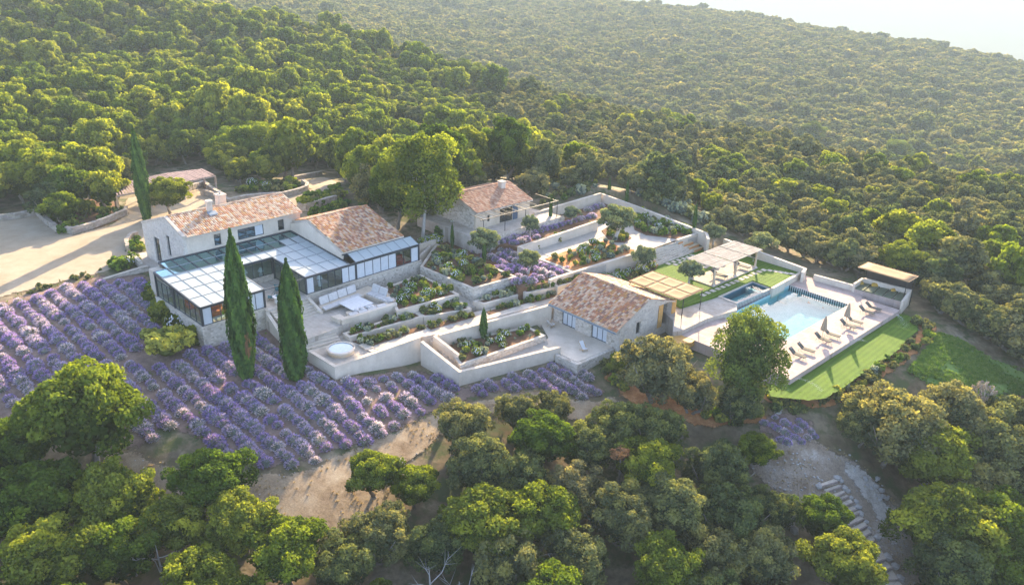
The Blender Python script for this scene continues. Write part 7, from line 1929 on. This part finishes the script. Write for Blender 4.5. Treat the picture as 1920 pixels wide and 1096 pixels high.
def gn_stuff(name, sources, pts, scl, rot, idx, tilt=None):
    """one object: copies of the source meshes at points"""
    me = bpy.data.meshes.new(name); n = len(pts)
    me.vertices.add(n); me.vertices.foreach_set('co', np.asarray(pts, np.float32).ravel())
    for nm, ty, val in (('scl', 'FLOAT_VECTOR', scl), ('rot', 'FLOAT_VECTOR', rot)):
        at = me.attributes.new(nm, ty, 'POINT'); at.data.foreach_set('vector', np.asarray(val, np.float32).ravel())
    at = me.attributes.new('idx', 'INT', 'POINT'); at.data.foreach_set('value', np.asarray(idx, np.int32))
    o = link(name, me); tag(o, kind='stuff')
    ng = bpy.data.node_groups.new(name, 'GeometryNodeTree')
    ng.interface.new_socket('Geometry', in_out='INPUT', socket_type='NodeSocketGeometry'); ng.interface.new_socket('Geometry', in_out='OUTPUT', socket_type='NodeSocketGeometry')
    gi, go = ng.nodes.new('NodeGroupInput'), ng.nodes.new('NodeGroupOutput')
    jn = ng.nodes.new('GeometryNodeJoinGeometry')
    def att(nm, ty):
        a = ng.nodes.new('GeometryNodeInputNamedAttribute'); a.data_type = ty; a.inputs['Name'].default_value = nm; return a
    for k, srcs in enumerate(sources):
        inst = ng.nodes.new('GeometryNodeInstanceOnPoints'); cmp_ = ng.nodes.new('FunctionNodeCompare'); cmp_.data_type = 'INT'; cmp_.operation = 'EQUAL'
        ng.links.new(att('idx', 'INT').outputs[0], cmp_.inputs[2]); cmp_.inputs[3].default_value = k
        ng.links.new(gi.outputs[0], inst.inputs['Points']); ng.links.new(cmp_.outputs[0], inst.inputs['Selection'])
        jj = ng.nodes.new('GeometryNodeJoinGeometry')
        for so in srcs:
            oi = ng.nodes.new('GeometryNodeObjectInfo'); oi.transform_space = 'ORIGINAL'; oi.inputs['Object'].default_value = so; oi.inputs['As Instance'].default_value = False
            ng.links.new(oi.outputs['Geometry'], jj.inputs[0])
        g2i = ng.nodes.new('GeometryNodeGeometryToInstance'); ng.links.new(jj.outputs[0], g2i.inputs[0])
        ng.links.new(jj.outputs[0], inst.inputs['Instance'])
        ng.links.new(att('rot', 'FLOAT_VECTOR').outputs[0], inst.inputs['Rotation']); ng.links.new(att('scl', 'FLOAT_VECTOR').outputs[0], inst.inputs['Scale'])
        ng.links.new(inst.outputs[0], jn.inputs[0])
    ng.links.new(jn.outputs[0], go.inputs[0])
    md = o.modifiers.new('scatter', 'NODES'); md.node_group = ng
    return o
vis = [v for v in allv]
seen = 0; src = {}
rest = []
# the 300 nearest as single plants, but a few of every small bed too
for v in allv:
    small = v[5] in ('T', 'M', 'U', 'U2')
    if seen < 300:
        i = R.randrange(4)
        o = link('lavender_bush', LAV[i][0]); o.location = v[1:4]; s_ = v[4]; o.scale = (s_*R.uniform(.9, 1.1), s_*R.uniform(.9, 1.1), s_*R.uniform(.85, 1.1)); o.rotation_euler = (0, 0, R.uniform(0, 6.28))
        tag(o, v[6], 'lavender', v[6].replace('lavender bush', 'lavender bushes')); f = link('flower_spikes', LAV[i][1], o); src.setdefault(i, (o, f)); seen += 1
    else: rest.append(v)
if rest:
    k = len(rest); gn_stuff('lavender_rows', [src[i] for i in range(4)], [v[1:4] for v in rest], [(v[4]*R.uniform(.9, 1.1), v[4]*R.uniform(.9, 1.1), v[4]*R.uniform(.85, 1.1)) for v in rest], [(0, 0, R.uniform(0, 6.28)) for _ in rest], [R.randrange(4) for _ in rest])
print('lavender', len(allv))

# ---- the woods
EST = [(-400, 395), (71, 392), (110, 425), (150, 425), (200, 410), (225, 395), (205, 365), (205, 345), (300, 322), (385, 312), (410, 330), (440, 352), (500, 352), (560, 345), (545, 335), (605, 322), (645, 340), (650, 372), (640, 385), (700, 402), (760, 440), (790, 455), (850, 440), (885, 425), (885, 400), (905, 350), (950, 340), (985, 372), (1120, 345), (1150, 345), (1200, 372), (1330, 420), (1400, 440), (1530, 492), (1600, 515), (1640, 500), (1740, 520), (1745, 575), (1775, 600), (1870, 660), (1960, 700), (1960, 760), (1860, 765), (1800, 765), (1700, 735), (1600, 775), (1540, 775), (1545, 825), (1610, 850), (1650, 890), (1700, 950), (1790, 1100), (1640, 1110), (1600, 1060), (1530, 930), (1490, 900), (1460, 860), (1400, 850), (1400, 780), (1300, 780), (1200, 790), (1150, 770), (1110, 790), (960, 790), (860, 815), (800, 870), (700, 930), (640, 985), (480, 985), (430, 940), (300, 925), (200, 920), (200, 880), (260, 850), (100, 800), (-400, 800)]
taken = [(o.location.x, o.location.y, o.scale.x) for o in bpy.data.objects if o.get('category') == 'tree' and o.parent is None]
tk = np.array(taken)
rs = np.random.RandomState(5)
def grid(r0, r1, sp, amax=46):
    n = int(math.radians(2*amax)*.5*(r1*r1-r0*r0)/(sp*sp*.866))
    gx, gy = np.meshgrid(np.arange(-r1, r1, sp), np.arange(0, r1, sp*.866))
    gx = gx+(np.arange(gx.shape[0]) % 2)[:, None]*sp*.5
    gx = gx.ravel()+rs.uniform(-.33, .33, gx.size)*sp; gy = gy.ravel()+rs.uniform(-.33, .33, gy.size)*sp
    r = np.hypot(gx, gy); a = np.degrees(np.arctan2(gx, gy))
    m = (r >= r0) & (r < r1) & (np.abs(a) < amax); return gx[m], gy[m]
ind = []
gx, gy = grid(33, 345, 4.5, 48); gz = Zt(gx, gy)
X, Y, _ = proj(np.column_stack([gx, gy, gz])); X2, Y2, _ = proj(np.column_stack([gx, gy, gz+5.0]))
ok = ~inside(EST, X, Y)
fgd = (Y > 640) & (Y2 > 600)
ok &= ~(fgd & inside(EST, X2, Y2))
clr = noise_keep = (np.sin(gx*.11+1.3)*np.sin(gy*.09+.4)+.5*np.sin(gx*.031+gy*.047))
ok &= ~((clr > 1.2) & (Y < 420) & (np.hypot(gx, gy) < 200))
for i in np.nonzero(ok)[0]:
    x, y = gx[i], gy[i]; dist = math.hypot(x, y)
    dd = np.hypot(tk[:, 0]-x, tk[:, 1]-y)
    if (dd < tk[:, 2]*.75+1.0).any(): continue
    po = .88 if X[i] < 640 else max(.10, .88-(X[i]-640)/420) if Y[i] < 640 else .35
    if Y[i] < 130 and X[i] < 900: po = .5
    oak = rs.rand() < po
    sz = rs.uniform(.8, 1.35)
    r = (2.9 if oak else 2.6)*sz
    if rs.rand() < .05: r *= 1.4
    if rs.rand() < .12: r *= .6
    if dist < 85: r = min(r, 3.3)
    h = r*rs.uniform(1.6, 2.4 if dist > 85 else 1.8) if oak else r*rs.uniform(1.3, 1.9 if dist > 85 else 1.6)
    fr = (-60 < X[i] < 1980 and Y[i] > -40 and Y2[i] < 1112) or (dist < 75 and -150 < X[i] < 2070)
    ind.append((dist, x, y, gz[i], r, h, oak, X[i], Y[i], fr))
ind.sort(key=lambda t: t[0])
def zone(x, y):
    if y > 640: return 'in the foreground wood'+(' left of the dirt clearing' if x < 640 else ' right of the chalky slope' if x > 1560 else ' in the middle below the walls')
    if x < 660: return 'in the green wood on the slope behind the carport'
    if x < 1120: return 'in the wood behind the cottage and the upper garden'
    return 'in the evergreen wood on the slope right of the pool'
cnt = {True: 0, False: 0}; far = []
lim = {True: 300-sum(1 for h_ in HERO if h_[4] == 'oak_tree')-8, False: 300-sum(1 for h_ in HERO if h_[4] == 'holm_oak_tree')}
firsts = {}
for t in ind:
    dist, x, y, z, r, h, oak, px, py, fr = t
    if fr and cnt[oak] < lim[oak]:
        cnt[oak] += 1
        k = ('oak_' if oak else 'holm_')+('near' if dist < 85 else 'mid')
        lab = ('leafy green oak ' if oak else 'rounded olive green holm oak ')+zone(px, py)
        o = tree(k, (x, y, z-.1), r, h, lab, lab.replace('oak ', 'oaks ', 1), 'oak_tree' if oak else 'holm_oak_tree')
    else: far.append(t)
def first_crown(k, i):
    for o in bpy.data.objects:
        if o.type == 'MESH' and o.data == KINDS[k][0][i]: return o
    o = tree(k, (0, 0, 0), 1, 1, 'x', i=i); return o.children[0]
S = [[first_crown('oak_mid', i)] for i in range(5)]+[[first_crown('holm_mid', i)] for i in range(5)]
n = len(far)
gn_stuff('woods', S, [(t[1], t[2], t[3]-.1) for t in far], [(t[4]*rs.uniform(.9, 1.1), t[4]*rs.uniform(.9, 1.1), t[5]) for t in far], [(0, 0, rs.uniform(0, 6.28)) for _ in far], [(0 if t[6] else 5)+rs.randint(5) for t in far])
# the opposite hillside: one far-off wood
gx, gy = grid(345, 1080, 5.6, 42); gz = Zt(gx, gy)
X, Y, _ = proj(np.column_stack([gx, gy, gz])); m = (X > -250) & (X < 2170)
cl = np.sin(gx*.021+2)*np.sin(gy*.017)+.6*np.sin(gx*.007-gy*.011); m &= (cl < 1.25) | (np.hypot(gx, gy) < 480)
gx, gy, gz = gx[m], gy[m], gz[m]; n = len(gx)
tr = tree('far', (gx[0], gy[0], gz[0]), 2.6, 4, 'round tree on the far hillside', None, 'oak_tree', i=0)
trs = [tr]+[tree('far', (gx[k], gy[k], gz[k]), 2.6, 4, 'round tree on the far hillside', None, 'oak_tree', i=k) for k in (1, 2, 3)]
for t in trs: tag(t, 'round tree in the mass of the far hillside wood', 'tree', 'trees of the far hillside')
r = 2.7*rs.uniform(.75, 1.35, n)*np.where(rs.rand(n) < .04, 1.7, 1)
gn_stuff('far_woods', [[t.children[0]] for t in trs], np.column_stack([gx, gy, gz-.1]), np.column_stack([r, r, r*rs.uniform(1.2, 1.8, n)]), np.column_stack([np.zeros(n), np.zeros(n), rs.uniform(0, 6.28, n)]), rs.randint(0, 4, n))
# umbrella pines standing out of the far wood and the near crest
for (x, y, w, lab) in ((868, 140, 74, 'dark rounded pine rising above the near crest in the upper middle'), (763, 96, 32, 'small dark pine on the near crest'), (1522, 252, 60, 'pine on the crest in front of the hollow, upper right'), (1682, 288, 62, 'broad pine on the near crest at the right')):
    g, r, h = at_crown(x, y, w, 1.4); tree('pine', g, r, h, lab, None, 'pine_tree')

# rough grass on the meadow
_mp = [hit(x, y)[:2] for x, y in shrink(GPOLY['meadow'], .93)]; _ma = np.array(_mp)
_q = rs.uniform(_ma.min(0), _ma.max(0), (9000, 2)); _q = _q[inside(_ma, _q[:, 0], _q[:, 1])]
_k = np.sin(_q[:, 0]*.9+np.sin(_q[:, 1]*.7)*2)+np.sin(_q[:, 1]*1.3+.5*_q[:, 0]); _q = _q[_k+rs.normal(size=len(_k))*.8 > -.3]; _n = len(_q)
M['grassblade'] = leafmat('meadow_blades', [(.10, .21, .04), (.15, .26, .05), (.20, .30, .08)], .35)
_tm = tuft_mesh(77, 'grassblade', 26, .05, .9); _to = link('grass_tuft', _tm); _to.location = (*_q[0], Z1(*_q[0])); _to.scale = (.4, .4, .3); tag(_to, 'tuft of rough grass in the sloping green meadow', 'grass plant', 'tufts of rough grass in the meadow')
_s = rs.uniform(.25, .6, _n); gn_stuff('meadow_grass', [[_to]], np.column_stack([_q, Zt(_q[:, 0], _q[:, 1])+.05]), np.column_stack([_s, _s, _s*rs.uniform(.5, .9, _n)]), np.column_stack([np.zeros(_n), np.zeros(_n), rs.uniform(0, 6.28, _n)]), np.zeros(_n, int))

_lo = link('grass_tuft', tuft_mesh(78, 'lawnblade', 18, .08, .9)); _lo.location = (*P(1500, 735, -.6)[:2], -.6); _lo.scale = (.12, .12, .1); tag(_lo, 'single taller tuft of grass in the lower lawn', 'grass plant')
# blades standing out of the two lawns
for _nm, _pw, _zz in (('lower_lawn_grass', _ll, -.6), ('upper_lawn_grass', XY([(1226, 499), (1313, 472), (1372, 459), (1508, 507), (1449, 537), (1411, 522), (1346, 551), (1280, 572), (1215, 543), (1190, 530)], .75), .75)):
    _ma = np.array(_pw); _q = rs.uniform(_ma.min(0), _ma.max(0), (5000, 2)); _q = _q[inside(_ma, _q[:, 0], _q[:, 1])]; _n = len(_q)
    if _nm.startswith('upper'):
        _qa = _q@EF.A; _qb = _q@EF.B; _q = _q[~((_qa > 81.1) & (_qa < 91.7) & (_qb > 48.4) & (_qb < 51.9))]; _n = len(_q)
    _s = rs.uniform(.035, .075, _n); gn_stuff(_nm, [[_lo]], np.column_stack([_q, np.full(_n, _zz)]), np.column_stack([_s, _s, _s*rs.uniform(.4, .8, _n)]), np.column_stack([np.zeros(_n), np.zeros(_n), rs.uniform(0, 6.28, _n)]), np.zeros(_n, int))

# dry grass and loose stones on the bare ground
_do = link('dry_tuft', tuft_mesh(79, 'dryblade', 22, .035, .9)); _g = hit(700, 870); _do.location = _g; _do.scale = (.3, .3, .3); tag(_do, 'tuft of dry straw coloured grass in the dirt clearing', 'grass plant')
_ro = [o for o in bpy.data.objects if o.name == 'rock'][0]
for _nm, _so, _key, _cnt, _lo_, _hi in (('dry_grass', _do, 'path', 3200, .12, .38), ('loose_stones', _ro, 'path', 420, .05, .22), ('dry_grass', _do, 'dirt', 900, .1, .3), ('loose_stones', _ro, 'dirt', 420, .07, .36), ('field_weeds', _to, 'field', 700, .15, .32)):
    _mp = [hit(x, y)[:2] for x, y in GPOLY[_key]]; _ma = np.array(_mp); _q = rs.uniform(_ma.min(0), _ma.max(0), (_cnt*2, 2)); _q = _q[inside(_ma, _q[:, 0], _q[:, 1])][:_cnt]
    _k = np.sin(_q[:, 0]*.6+np.sin(_q[:, 1]*.5)*2); _q = _q[_k+rs.normal(size=len(_k))*.7 > 0]; _n = len(_q)
    _s = rs.uniform(_lo_, _hi, _n)**1.0; gn_stuff(_nm, [[_so]], np.column_stack([_q, Zt(_q[:, 0], _q[:, 1])+.06]), np.column_stack([_s, _s, _s*.8]), np.column_stack([np.zeros(_n), np.zeros(_n), rs.uniform(0, 6.28, _n)]), np.zeros(_n, int))

# ---- haze
gm = bpy.data.objects['ground'].data; co = np.empty(len(gm.vertices)*3); gm.vertices.foreach_get('co', co); zmin, zmax = co[2::3].min()-1.0, max(co[2::3].max()+14, CAMH+6)
print('ground', zmin, zmax, 'oaks', cnt, 'rest', len(far), 'far', n, 'objs', len(bpy.data.objects))
b = MB(); Q = 50600; b.prism([(-Q, -Q), (Q, -Q), (Q, Q), (-Q, Q)], zmin, zmax)
m, nt, out = newmat('haze_air'); pv = N(nt, 'ShaderNodeVolumePrincipled'); pv.inputs['Color'].default_value = (.30, .375, .41, 1); pv.inputs['Density'].default_value = .00048; pv.inputs['Anisotropy'].default_value = .05
nt.links.new(pv.outputs[0], out.inputs['Volume'])
hz = b.build('haze', m); tag(hz, kind='stuff')
